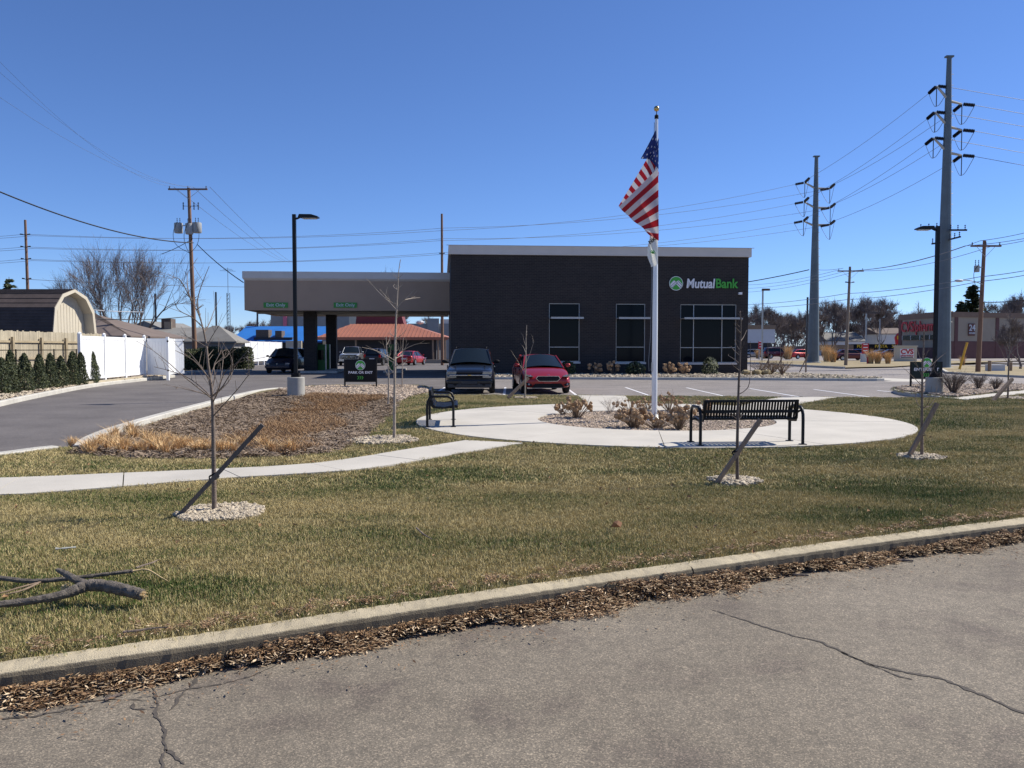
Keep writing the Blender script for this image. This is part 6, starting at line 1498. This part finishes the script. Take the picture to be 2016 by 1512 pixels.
# red fluted hydrant-like bollard, fence posts, guy guard, cabinet
p = G(1588 + 0, 0, 0) if False else None
def post(px, py, pyt, r, mat, lab, name, cat, lean=0, grp=None):
    b = G(px, py, .12); t = ZY(pyt, b.y) - .12; o = MB().tube([(0, 0, 0), (lean, 0, t)], r, 10).build(name, MT[mat], None, True); o.location = b; tag(o, lab, cat, grp); return o
post(1589 + 300, 727, 674, .09, 'yellowpost', 'leaning yellow guy-wire guard in front of the pharmacy wall', 'guy_wire_guard', 'post', .55)
b = G(1889, 727, .12)
post(1948, 731, 710, .12, 'staketan', 'stout wooden post left of the pale utility cabinet', 'wooden_post', 'post', 0, 'wooden posts at the roadside')
post(1990, 730, 713, .10, 'staketan', 'wooden post right of the pale utility cabinet', 'wooden_post', 'post', 0, 'wooden posts at the roadside')
post(2009, 726, 722, .10, 'staketan', 'short wooden stump near the right edge of the road', 'wooden_post', 'post', 0, 'wooden posts at the roadside')
post(1708, 716, 703, .10, 'red', 'dark red post beside the pampas clump', 'bollard', 'bollard'); post(1731, 716, 700, .09, 'steellight', 'grey steel bollard left of the monument sign', 'bollard', 'bollard')
p = G(1965, 730, .12); o = thing('utility_cabinet', 'pale low utility cabinet between two wooden posts at the roadside', 'cabinet', p); MB().box(-.5, .5, 0, .8, 0, .40).build('body', MT['signgrey'], o); MB().box(-.53, .53, -.03, .83, .40, .45).build('lid', MT['whitesign'], o)
# far houses
x0, x1 = AT(1623, 190).x, AT(1685, 190).x; gable('white cottage with a grey gabled roof beyond the forecourt', x0, x0 + 8.4, 188, 200, ZY(671, 190), ZY(653, 190), 'whitewall', 'greyroof', axis='x')
x0, x1 = AT(1721, 200).x, AT(1778, 200).x; gable('white house with a brown roof left of the pharmacy', x0, x1, 198, 210, ZY(657, 200), ZY(645, 200), 'whitewall', 'brownroof', axis='x')
pb = thing('restaurant_board', 'long black fascia board with yellow words PIZZA PASTA SALAD', 'sign', (AT(1740, 165).x, 165, 0)); u = 165 / F
MB().box(-60 * u, 50 * u, 0, 3, ZY(687, 165), ZY(677.5, 165)).build('board', MT['signblack'], pb); MB().box(-120 * u, -60 * u, 0, 3, ZY(690, 165), ZY(679, 165)).build('side_board', MT['stem'], pb)
for x_, w_ in ((-42, 'PIZZA'), (-6, 'PASTA'), (28, 'SALAD')): text(w_, 8.5 * u, (x_ * u, -.05, ZY(682, 165)), (pi / 2, 0, 0), MT['yellow'], pb, 'lettering', .02, .01)
MB().box(-60 * u, 50 * u, .5, 3, 0, ZY(687, 165)).build('wall', MT['darkwall'], pb)
fs = thing('pole_sign', 'red and yellow flame-shaped restaurant sign left of the pharmacy', 'sign', (AT(1770, 150).x, 150, 0)); u = 150 / F
MB().prism([(-6 * u, ZY(678, 150)), (6 * u, ZY(678, 150)), (7 * u, ZY(657, 150)), (-3 * u, ZY(656, 150)), (-8 * u, ZY(664, 150))], 0, .4, 'y').build('panel', MT['red'], fs); MB().box(-5 * u, 5 * u, -.1, -.01, ZY(668, 150), ZY(661, 150)).build('panel_face', MT['yellow'], fs); MB().box(-.2, .2, .1, .3, 0, ZY(678, 150)).build('post', MT['steel'], fs)
# ================================================================ POLES, TOWERS, WIRES
def insulator(mb, a, b, r=.09, n=7, nd=8):
    a, b = Vector(a), Vector(b); mb.tube([a, b], r * .35, 5)
    for k in range(n):
        c = a.lerp(b, (k + .5) / n); d = (b - a).normalized() * (b - a).length / n * .2; mb.tube([c - d, c + d], [r, r * .7], nd)
def sagline(a, b, sag, n=14):
    a, b = Vector(a), Vector(b); return [a.lerp(b, i / n) - Vector((0, 0, sag * 4 * (i / n) * (1 - i / n))) for i in range(n + 1)]
def wire(a, b, sag, r, lab, grp=None, mat='wirel', n=14):
    o = MB().tube(sagline(a, b, sag, n), r, 4, False).build('power_line', MT[mat]); return tag(o, lab, 'cable', grp)
ENDS = {}
def tower(label, px, pybase, d, pytop, rb, rt, arms, uL, uR, key, zb=0):
    """arms: list of (z, side, reach, rise); each ends in two insulator strings along uL and uR"""
    b = AT(px, d, zb); t = thing('steel_pylon', label, 'pylon', b, 0, 'steel transmission monopoles'); Ht = ZY(pytop, d) - zb
    MB().tube([(0, 0, 0), (0, 0, Ht)], [rb, rt], 12).build('shaft', MT['steel'], t, False)
    MB().lathe([(rb * 1.35, 0), (rb * 1.35, .12), (rb, .14)], n=12).build('base_plate', MT['steellight'], t)
    MB().box(-rt * 1.7, rt * 1.7, -rt, rt, Ht, Ht + .12).build('cap', MT['steel'], t)
    for k in range(int(Ht / .9)):
        z = 4 + k * .9
        if z < Ht - .5: rr = lerp(rb, rt, z / Ht); MB().tube([(rr * .9, 0, z), (rr + .18, 0, z)], .02, 4).build('step_bolt', MT['steellight'], t)
    for i, (z, s_, reach, rise) in enumerate(arms):
        z -= zb; rr = lerp(rb, rt, z / Ht); e = Vector((s_ * (rr + reach), 0, z + rise))
        MB().tube([(s_ * rr * .6, 0, z), e], [.13, .08], 8).build('crossarm', MT['steellight'], t)
        en = []
        for u in (uL, uR):
            q = e + Vector(u).normalized() * 1.15; mb = MB(); insulator(mb, e + Vector(u).normalized() * .15, q, .16); mb.build('insulator', MT['insul'], t); en.append(q + b)
        lowp = e - Vector((0, 0, 1.7)); a_, c_ = en[0] - b, en[1] - b
        MB().tube(smooth3([a_, a_.lerp(lowp, .7) - Vector((0, 0, .3)), lowp, c_.lerp(lowp, .7) - Vector((0, 0, .3)), c_], 2), .022, 4, False).build('jumper', MT['wirel'], t)
        MB().tube([e, lowp], .04, 5).build('strut', MT['insul'], t)
        ENDS[(key, i)] = en
    return t
T2x, T1x = AT(1857, 70).x, AT(1601, 94).x
u21 = Vector((T1x - T2x, 24, -6)).normalized(); uRt = Vector((1, .10, -.06)); uLt = Vector((-1, -.12, -.2))
zz = lambda py, d: ZY(py, d)
armsT2 = [(zz(192, 70), -1, .75, .95), (zz(199, 70), 1, .9, -.25), (zz(243, 70), -1, .80, .95), (zz(250, 70), 1, .9, -.25), (zz(294, 70), -1, .85, .95), (zz(301, 70), 1, .9, -.2)]
armsT1 = [(zz(370, 94), -1, 1.0, .6), (zz(371, 94), 1, 1.3, .0), (zz(408, 94), -1, 1.0, .6), (zz(409, 94), 1, 1.35, .0), (zz(444, 94), -1, 1.0, .5), (zz(443, 94), 1, 1.3, .05)]
tower('tall grey steel transmission pole with insulator arms, the nearer and taller of two', 1855, 711, 70, 113, .66, .19, armsT2, u21, uRt, 'T2')
tower('grey steel transmission pole with insulator arms, the farther one behind the pampas clumps', 1601, 716, 94, 309, .66, .20, armsT1, uLt, Vector((-u21)), 'T1', .1)
for i in range(6):
    a = ENDS[('T2', i)]; b = ENDS[('T1', i)]; nm = ['top', 'second', 'third', 'fourth', 'fifth', 'lowest'][i]
    wire(a[0], b[1], .35, .02, nm + ' conductor running between the two steel transmission poles', 'high-voltage conductors')
    wire(a[1], a[1] + Vector((90, 9, -.5 - i * .3)), 3.0, .02, nm + ' conductor leaving the near steel pole towards the right edge', 'high-voltage conductors', 'wire')
# distribution brackets on the near tower
t = thing('pole_bracket', 'dark crossarms with insulators clamped to the near steel pole below its conductors', 'bracket', (AT(1852, 69.2).x, 69.2, 0))
for (a, b, z1, z2) in ((1803, 1842, 452, 449), (1862, 1897, 453, 453), (1829, 1845, 480, 478), (1862, 1885, 472, 466)):
    A_, B_ = AT(a, 69.2), AT(b, 69.2); q0 = Vector((A_.x - t.location.x, 0, ZY(z1, 69.2))); q1 = Vector((B_.x - t.location.x, 0, ZY(z2, 69.2)))
    MB().beam(q0, q1, .14, .14).build('crossarm', MT['insul'], t)
    for k in (.1, .5, .9): c = q0.lerp(q1, k); mb = MB(); insulator(mb, c, c + Vector((0, 0, .45)), .07, 3, 6); mb.build('insulator', MT['insul'], t)
def woodpole(label, px, d, pytop, r, arms=(), zb=0.0, mat='polewood', grp='wooden utility poles', lean=0):
    b = AT(px, d, zb); t = thing('utility_pole', label, 'utility pole', b, 0, grp); Ht = ZY(pytop, d) - zb
    MB().tube([(0, 0, -.2), (lean, 0, Ht)], [r, r * .65], 12).build('pole', MT[mat], t, True)
    for (py, w_, kind) in arms:
        z = ZY(py, d) - zb; xl = lean * z / Ht
        if kind == 'arm':
            MB().box(xl - w_, xl + w_, -.26, -.14, z - .06, z + .06).build('crossarm', MT[mat], t)
            for s_ in (-1, 1):
                MB().beam((xl, -.15, z - .75), (xl + s_ * w_ * .6, -.2, z - .05), .03, .02).build('brace', MT['steellight'], t)
            for x_ in (-w_ + .1, w_ - .1, .0): mb = MB(); insulator(mb, (xl + x_, -.2, z + .06), (xl + x_, -.2, z + .26), .06, 2, 6); mb.build('insulator', MT['insul'], t)
        if kind == 'wish':
            for s_ in (-1, 1): MB().beam((xl, -.1, z), (xl + s_ * w_, -.1, z + .05), .07, .05).build('crossarm', MT['insul'], t); mb = MB(); insulator(mb, (xl + s_ * w_ * .4, -.12, z + .05), (xl + s_ * w_ * 1.0, -.12, z + .1), .07, 3, 6); mb.build('insulator', MT['insul'], t)
    return t
up = woodpole('brown wooden utility pole with crossarm and two grey transformers behind the gate', 385, 66, 370, .19, [(373.5, 1.55, 'arm')], lean=-.30)
def transformer(t, x, y, z, r, h, fx):
    MB().lathe([(r * .9, z), (r, z + .05), (r, z + h - .08), (r * .96, z + h)], (x, y, 0), 16).build('transformer', MT['trans'], t, True)
    for dx in (-.1, .12): mb = MB(); insulator(mb, (x + dx, y, z + h), (x + dx, y, z + h + .4), .045, 3, 6); mb.build('bushing', MT['insul'], t)
    MB().beam((x, y, z + h * .75), (fx, y * .5, z + h * .75), .06, .08).build('bracket', MT['steellight'], t)
    MB().tube(smooth3([(x, y - r, z + h), (x + .35 * (1 if x > 0 else -1), y - r, z), (x + .2 * (1 if x > 0 else -1), y - r, z - 1.0), (fx, -.15, z - 1.6)], 2), .02, 4, False).build('cable', MT['wire'], t)
z_ = ZY(459, 66); transformer(up, -1.02 - .15, 0, z_, .33, .80, -.25); transformer(up, .50 - .15, -.15, z_, .37, .80, -.2); transformer(up, .05 - .2, -.42, z_ - .15, .30, .85, -.2)
for (x_, dy) in ((-.47, 0), (.38, 0), (.72, 0)):
    z3 = ZY(406, 66); mb = MB(); insulator(mb, (x_ - .25, -.1, z3 - .3), (x_ - .25, -.1, z3 + .3), .07, 4, 6); mb.build('cutout', MT['insul'], up); MB().beam((-.25, 0, z3), (x_ - .25, -.1, z3), .03, .03).build('bracket', MT['insul'], up)
p57 = woodpole('thin brown utility pole with three pairs of short arms behind the shed roof', 60, 80, 433, .17, [(463, .5, 'wish'), (487, .5, 'wish'), (511, .5, 'wish'), (550, .45, 'wish')], lean=-.15)
p870 = woodpole('bare wooden pole rising behind the canopy roof beside the bank wall', 871, 86, 421, .17, [(500, .3, 'wish')])
p1930 = woodpole('wooden utility pole with crossarm, transformer and street light at the right', 1925, 57.6, 474, .17, [(485, 1.05, 'arm')], .1, 'polewood', lean=.25)
z_ = ZY(536, 57.6) - .1; transformer(p1930, -.30, -.1, z_, .18, .45, .1)
MB().tube(smooth3([(.15, -.1, ZY(560, 57.6) - .1), (-.6, -.15, ZY(553, 57.6) - .1), (-1.3, -.15, ZY(552, 57.6) - .1)], 2), .03, 6).build('lamp_arm', MT['steellight'], p1930)
mb = MB().blob((0, 0, 0), 1, 12, 8, 0); mb.v = [(-1.55 + x * .32, -.15 + y * .14, ZY(553, 57.6) - .1 + z * .10) for x, y, z in mb.v]; mb.build('lamp_head', MT['signgrey'], p1930, True)
p1667 = woodpole('pale wooden utility pole with a single crossarm standing on the verge', 1665, 80, 525, .17, [(534, 1.25, 'arm'), (557, .45, 'wish')], .1, 'polegrey', lean=.25)
for (px, d, pt, pb, lab) in ((308, 95, 578, 660, 'thin dark pole between the bare tree and the wooden utility pole'), (1638, 150, 655, 700, 'dark distant pole right of the far steel pole'), (1588, 100, 585, 700, 'slim grey pole just left of the far steel pole'), (427, 110, 575, 650, 'slim far pole left of the lattice antenna mast'), (448 + 60, 110, 612, 650, 'slim pole behind the blue roof')):
    b = AT(px, d); o = MB().tube([(0, 0, 0), (0, 0, ZY(pt, d))], .12, 6).build('distant_pole', MT['insul']); o.location = b; tag(o, lab, 'pole', 'distant poles')
# light poles far right
for (px, d, pt, w_, lab) in ((1500, 110, 572, .9, 'grey parking lot light with one square head near the bank corner'), (1704, 140, 617, 2.2, 'grey twin-headed light pole above the second small red sign'), (1731, 150, 628, .6, 'slim light pole left of the white house')):
    t = thing('light_pole', lab, 'light pole', AT(px, d), 0, 'grey parking lot lights'); h_ = ZY(pt, d)
    MB().box(-.09, .09, -.09, .09, 0, h_).build('pole', MT['steellight'], t); MB().box(-.1, w_, -.2, .2, h_ - .02, h_ + .25).build('lamp_head', MT['barkdark'], t)
# lattice antenna mast
b = AT(451, 95); t = thing('antenna_mast', 'slender lattice antenna mast with a small aerial left of the canopy', 'mast', b); z1, z2 = ZY(577, 95), ZY(532, 95)
for k in range(3): a = 2 * pi * k / 3; MB().tube([(.22 * cos(a), .22 * sin(a), 0), (.2 * cos(a), .2 * sin(a), z1)], .03, 4).build('leg', MT['steel'], t)
mb = MB()
for i in range(int(z1 / .45)):
    for k in range(3): a, a2 = 2 * pi * k / 3, 2 * pi * (k + 1) / 3; mb.tube([(.21 * cos(a), .21 * sin(a), i * .45), (.21 * cos(a2), .21 * sin(a2), i * .45 + .45)], .018, 3)
mb.build('bracing', MT['steel'], t); MB().tube([(0, 0, z1 - .1), (0, 0, z2 + .3)], .03, 5).build('rod', MT['steel'], t)
for k, l_ in enumerate((.9, .6, .45)): MB().beam((-l_, k * .1, z2 - .05 + k * .12), (l_, k * .1, z2 - .12 + k * .12), .03, .03).build('aerial', MT['steel'], t)
# other wires
Wp = lambda px, py, d: PT(px, py, d)
w57, w87 = 80, 86
for i, (y0, y1, y2) in enumerate(((461, 488, 368), (486, 503, 405), (510, 524, 443), (464, 484, 378), (489, 500, 413), (513, 521, 448))):
    sx_ = 8 if i > 2 else -8; nm = ['uppermost', 'middle', 'lowest', 'second', 'fourth', 'last'][i]; g_ = 'sub-transmission wires crossing behind the bank'
    A_ = Wp(57 + sx_, y0, w57); B_ = Wp(871 + sx_ * .4, y1 - 35 + (y1 - 484) * .3, w87)
    wire(A_, B_, .6, .016, nm + ' long wire from the thin pole behind the shed to the pole by the bank', g_)
    en = ENDS[('T1', i % 3 * 2 + (0 if i < 3 else 1))][0]
    wire(B_, en, .9, .016, nm + ' long wire from the pole by the bank to the far steel pole', g_)
    wire(A_, Wp(-200, y0 + 4, 90), .3, .016, nm + ' wire running left out of the picture from the thin pole', g_)
wire(Wp(57, 550, w57), Wp(871, 560, w87), .5, .02, 'low wire crossing behind the bare tree and the canopy', 'sub-transmission wires crossing behind the bank')
utop = 66
wire(Wp(-60, 352, 40), Wp(381, 478, 65.7), .7, .04, 'thick black service cable sagging from the left edge to the utility pole', 'service cables', 'wire', 30)
wire(Wp(389, 482, 65.7), Wp(479, 556, 57), .15, .04, 'black service cable from the utility pole to the canopy corner', 'service cables', 'wire')
wire(Wp(379, 470, 65.7), Wp(318, 500, 74), .1, .03, 'short cable from the utility pole down towards the bare tree', 'service cables', 'wire')
wire(Wp(-40, 580, 42), Wp(283, 614, 75), .25, .028, 'pale cable crossing in front of the shed roof', 'service cables', 'signgrey')
wire(Wp(-40, 600, 42), Wp(378, 622, 65.5), .5, .03, 'dark low cable crossing the shed gable to the utility pole', 'service cables', 'wire')
for i, (x0, y0, x1) in enumerate(((-60, 60, 342), (-60, 90, 380), (-60, 150, 413))):
    wire(Wp(x0, y0, 30), Wp(x1, 368, 65.8), 1.2, .006, ['left', 'middle', 'right'][i] + ' thin line rising from the pole crossarm towards the upper left', 'thin lines on the left utility pole')
    wire(Wp(x1, 368, 65.8), Wp(560 + i * 12, 515 + i * 3, 200), .8, .02, ['left', 'middle', 'right'][i] + ' thin line running from the pole crossarm down behind the canopy', 'thin lines on the left utility pole')
g_ = 'distribution lines along the road on the right'
for i, (a, b, c_, d_) in enumerate((((1900, 484), (2100, 452), 57.6, 60), ((1930, 474), (2100, 435), 57.6, 60), ((1955, 484), (2100, 450), 57.6, 60))):
    nm = ['front', 'centre', 'rear'][i]
    wire(Wp(*a, c_), Wp(*b, 50), .15, .018, nm + ' line leaving the crossarm pole to the right edge', g_); wire(Wp(*a, c_), Wp(1645 + i * 22, 533, 79.8), .5, .018, nm + ' line between the two crossarm poles', g_)
    wire(Wp(1645 + i * 22, 533, 79.8), Wp(1440 + i * 4, 560 + i * 8, 120), .5, .018, nm + ' line running left from the pale pole behind the bank', g_)
for i, (y1, y2, y3, y4) in enumerate(((543, 521, 578, 600), (552, 530, 590, 606))):
    nm = ['upper', 'lower'][i]
    wire(Wp(1929, y1 + 2, 57.5), Wp(2100, y2 - 5, 50), .1, .022, nm + ' telephone cable leaving the crossarm pole to the right', g_); wire(Wp(1929, y1 + 2, 57.5), Wp(1666, y3, 79.9), .2, .022, nm + ' telephone cable between the two crossarm poles', g_); wire(Wp(1666, y3, 79.9), Wp(1440, y4, 120), .3, .025, nm + ' telephone cable running left from the pale pole', g_)
wire(Wp(1593, 531, 93.5), Wp(1440, 560, 100), .1, .05, 'thick bundled cable from the far steel pole to the left behind the bank', g_, 'wire')
wire(Wp(1608, 531, 93.5), Wp(1660, 528, 80), .1, .02, 'short line between the far steel pole and the pale pole', g_)
wire(Wp(1935, 595, 57.6), Wp(2060, 585, 52), .1, .03, 'low thick cable leaving the crossarm pole over the pharmacy', g_, 'wire')

# ================================================================ TREES OF THE BACKGROUND
def baretree(seed, h, spread, depth=6, nch=(2, 4), fork=.28, r0=.22, minr=.018, sides=4, mat='twigfar', multi=1, up=.12, fine=2, dec=(.70, .90), tl=0, m2=None):
    random.seed(seed); tr = MB(); br = MB(); cnt = [0]
    def go(p, d, L, r, lv):
        if lv > depth: return
        n = 3; pts = [p]; q = p.copy(); dd = d.copy()
        for i in range(n):
            dd = (dd + Vector((random.gauss(0, .13), random.gauss(0, .13), random.gauss(up, .10)))).normalized(); q = q + dd * L / n; pts.append(q.copy())
        re = max(minr * .7, r * .62); (tr if lv <= tl else br).tube(pts, [lerp(r, re, i / n) for i in range(n + 1)], 7 if lv == 0 else (sides if lv < 3 else 3), False); cnt[0] += 1
        if lv >= depth - 1:
            for _ in range(fine):
                pp = pts[random.randint(0, n)]; e = pp + (dd + Vector((random.gauss(0, .6), random.gauss(0, .6), random.gauss(.1, .5)))).normalized() * L * random.uniform(.6, 1.6)
                br.tube([pp, e], [minr * .6, minr * .35], 3, False)
        k = random.randint(*nch) + (1 if lv >= depth - 2 else 0)
        for j in range(k):
            t_ = 1.0 if j == 0 else random.uniform(.35, 1); ip = min(n - 1, int(t_ * n)); pp = pts[ip].lerp(pts[ip + 1], t_ * n - ip) if ip < n else pts[-1]
            ax = Vector((random.gauss(0, 1), random.gauss(0, 1), random.gauss(0, .5))).normalized(); sp_ = spread * random.uniform(.5, 1.2)
            nd = (dd + ax * sp_).normalized(); go(pp, nd, L * random.uniform(*dec), max(minr, re * random.uniform(.6, .95)), lv + 1)
    for m_ in range(multi):
        a = 2 * pi * m_ / multi; go(Vector((.3 * (multi > 1) * cos(a), .3 * (multi > 1) * sin(a), -.1)), Vector((cos(a) * .55 * (multi > 1), sin(a) * .55 * (multi > 1), 1)).normalized(), h * fork, r0, 0)
    zs = max(v[2] for v in br.v); k = h / zs
    for m_ in (tr, br): m_.v = [(x * k, y * k, z * k) for x, y, z in m_.v]
    return tr.mesh('trunk', MT[mat]), br.mesh('crown', MT[m2 or mat])
VAR = [baretree(s, 10, .60, 7, (2, 3), .10, .11, .012, fine=2) for s in (5, 11, 19)]
def btree(px, d, h, w_, lab, grp, v, rz=0):
    t = thing('bare_tree', lab, 'tree', AT(px, d), rz, grp); t.scale = (w_ / 10, w_ / 10, h / 10)
    link('trunk', VAR[v][0], t); link('crown', VAR[v][1], t); return t
gA = 'leafless trees beyond the pharmacy forecourt'
LA = ['leafless tree directly behind the bank corner', 'leafless tree behind the square-headed light near the bank corner', 'leafless tree over the olive-banded building', 'low leafless tree above the round pampas clump', 'leafless tree left of the far steel pole', 'leafless tree half hidden by the far steel pole', 'leafless tree just right of the far steel pole',
 'leafless tree behind the left end of the white cottage', 'leafless tree behind the middle of the white cottage', 'leafless tree right of the pale wooden utility pole', 'tallest leafless tree, behind the twin-headed light', 'leafless tree left of the brown-roofed white house', 'leafless tree behind the brown-roofed white house', 'pale small leafless tree left of the pharmacy roof', 'leafless tree over the left part of the pharmacy roof',
 'narrow leafless tree over the pharmacy sign', 'leafless tree behind the tall dark conifer', 'leafless tree right of the crossarm pole behind the pharmacy', 'leafless tree behind the pharmacy near the right edge', 'leafless tree cut by the right frame edge behind the pharmacy', 'leafless tree mostly outside the right frame edge']
LB = ['leafless tree at the foot of the big bare tree', 'leafless tree behind the brick chimney', 'leafless tree left of the wooden utility pole', 'leafless tree right of the wooden utility pole', 'leafless tree behind the lattice mast', 'leafless tree left of the canopy corner', 'leafless tree under the canopy corner', 'leafless tree over the blue roof', 'leafless tree beside the pink sign', 'leafless tree behind the front canopy column',
 'leafless tree behind the dark red upper wall', 'leafless tree over the right end of the copper roof', 'tall leafless tree whose top shows above the canopy', 'leafless tree behind the shed gable', 'leafless tree behind the shed ridge']
ts = [(1478, 165, 11.5, 11), (1500, 175, 12, 12), (1520, 180, 10.5, 11), (1548, 190, 10, 12), (1566, 185, 11, 12), (1585, 180, 10.5, 12), (1618, 190, 13, 13), (1640, 185, 13.5, 13), (1656, 200, 14, 13), (1690, 195, 14.5, 14), (1705, 190, 15, 13), (1722, 195, 14.5, 14), (1738, 210, 13, 13), (1758, 220, 12, 14), (1790, 230, 12.5, 13), (1818, 200, 13.5, 10), (1880, 240, 13, 13), (1960, 200, 14, 14), (1985, 190, 14, 14), (2010, 180, 15, 14), (2040, 185, 15, 14)]
ts += [(1490, 185, 9, 14), (1535, 200, 9, 14), (1605, 205, 10, 15), (1665, 215, 11, 15), (1712, 215, 11, 15), (1748, 225, 10, 15)]
LA += ['low broad leafless tree at the back near the bank corner', 'low broad leafless tree at the back above the maroon SUV', 'low broad leafless tree at the back right of the far steel pole', 'low broad leafless tree at the back behind the cottage roof', 'low broad leafless tree at the back above the second red sign', 'low broad leafless tree at the back left of the flame-shaped sign']
for i, (px, d, h, w_) in enumerate(ts): btree(px, d, h, w_, LA[i], gA, i % 3, i * 1.3)
gB = 'leafless trees on the left horizon'
for i, (px, d, h, w_) in enumerate(((250, 200, 7, 9), (290, 190, 7, 9), (345, 200, 8, 9), (392, 210, 8, 10), (440, 220, 8.5, 10), (480, 200, 8.5, 10), (505, 205, 9.5, 10), (530, 200, 9.5, 10), (556, 205, 8.5, 10), (700, 230, 9, 10), (775, 210, 12, 11), (830, 200, 11, 12), (760, 170, 19, 9), (110, 200, 9, 10), (70, 210, 9, 10))):
    btree(px, d, h, w_, LB[i], gB, (i + 1) % 3, i * 2.1)
# far wood to close the horizon
fw = MB(); random.seed(4)
for i in range(5200):
    a = random.uniform(-.68, .68); d = random.uniform(240, 330); x = a * d; z = random.uniform(0, 6.5) * random.random() ** .3; u = Vector((random.gauss(0, .3), 0, random.uniform(.5, 1.6)))
    c = Vector((x, d, z)); fw.add([c, c + u + Vector((.16, 0, 0)), c + u * 1.6, c + Vector((-.12, 0, .2))], [(0, 1, 2, 3)])
for i in range(2600):
    a = random.uniform(.2, .68); d = random.uniform(205, 240); c = Vector((a * d, d, random.uniform(0, 7))); u = Vector((random.gauss(0, .35), 0, random.uniform(.5, 1.8))); fw.add([c, c + u + Vector((.14, 0, 0)), c + u * 1.5, c + Vector((-.1, 0, .2))], [(0, 1, 2, 3)])
o = stuff(fw.build('far_woodland', MT['twigfar']))
# a low dark earth bank behind the wood
struct(MB().prism([(-420, -.1), (-420, 2.6)] + [(x, 2.9 + .7 * sin(x * .031) + .4 * sin(x * .11)) for x in range(-400, 401, 20)] + [(420, 2.6), (420, -.1)], 334, 345, 'y').build('wooded_rise', M('wooded_rise', (.10, .085, .08), .95, .2, .05, 0)))
# the big bare tree on the left, with many long limbs
bt = baretree(41, 12.6, .44, 6, (2, 3), .15, .19, .008, 4, 'barkdark', 6, .05, 1, (.74, .92), 3, 'twigfar')
t = thing('bare_tree', 'big spreading leafless tree with many trunks behind the brown-roofed house', 'tree', AT(247, 76), 0); link('trunk', bt[0], t); link('crown', bt[1], t)
xs = [v.co.x for v in bt[1].vertices]; k = 15.2 / (max(xs) - min(xs)); t.scale = (k, k, 1.0)
# conifers
def conifer(px, d, pytop, w_, lab, n=1500):
    h = ZY(pytop, d); t = thing('conifer', lab, 'tree', AT(px, d)); mb = MB()
    for i in range(int(n / 14)):
        z = h * (.12 + .86 * random.random() ** .8); r = w_ / 2 * (1 - z / h) ** .8 * random.uniform(.6, 1.15); a = random.uniform(0, 2 * pi)
        tip = Vector((r * cos(a), r * sin(a), z + r * .25)); base = Vector((0, 0, z)); mb.tube([base, tip], [.05, .02], 3)
        for _ in range(14):
            c = base.lerp(tip, random.uniform(.15, 1)); u = Vector((random.gauss(0, .25), random.gauss(0, .25), -random.uniform(.1, .45))); v = Vector((cos(a), sin(a), .2)) * .28; mb.add([c - v, c + v, c + v + u, c - v + u * .6], [(0, 1, 2, 3)])
    mb.build('foliage', MT['evergreen'], t); MB().tube([(0, 0, 0), (0, 0, h)], [.3, .03], 6).build('trunk', MT['barkdark'], t); return t
conifer(1912, 160, 558, 9, 'dark tall conifer behind the pharmacy roof', 3600); conifer(1890, 162, 590, 7, 'shorter dark conifer left of the tall one behind the pharmacy', 2000); conifer(22, 120, 545, 5, 'small dark conifer top behind the shed roof at the left edge', 1200); conifer(108, 140, 562, 4, 'tiny dark conifer tip behind the shed ridge', 600)
# bush branches reaching in at the right edge
for i, (px, d, h, w_) in enumerate(((2010, 75, 5.4, 5.5), (1985, 80, 4.4, 4.5))):
    btree(px, d, h, w_, ['leafless ornamental tree in front of the pharmacy wall at the right frame edge', 'smaller leafless tree in front of the pharmacy wall'][i], 'small trees before the pharmacy', i, i)
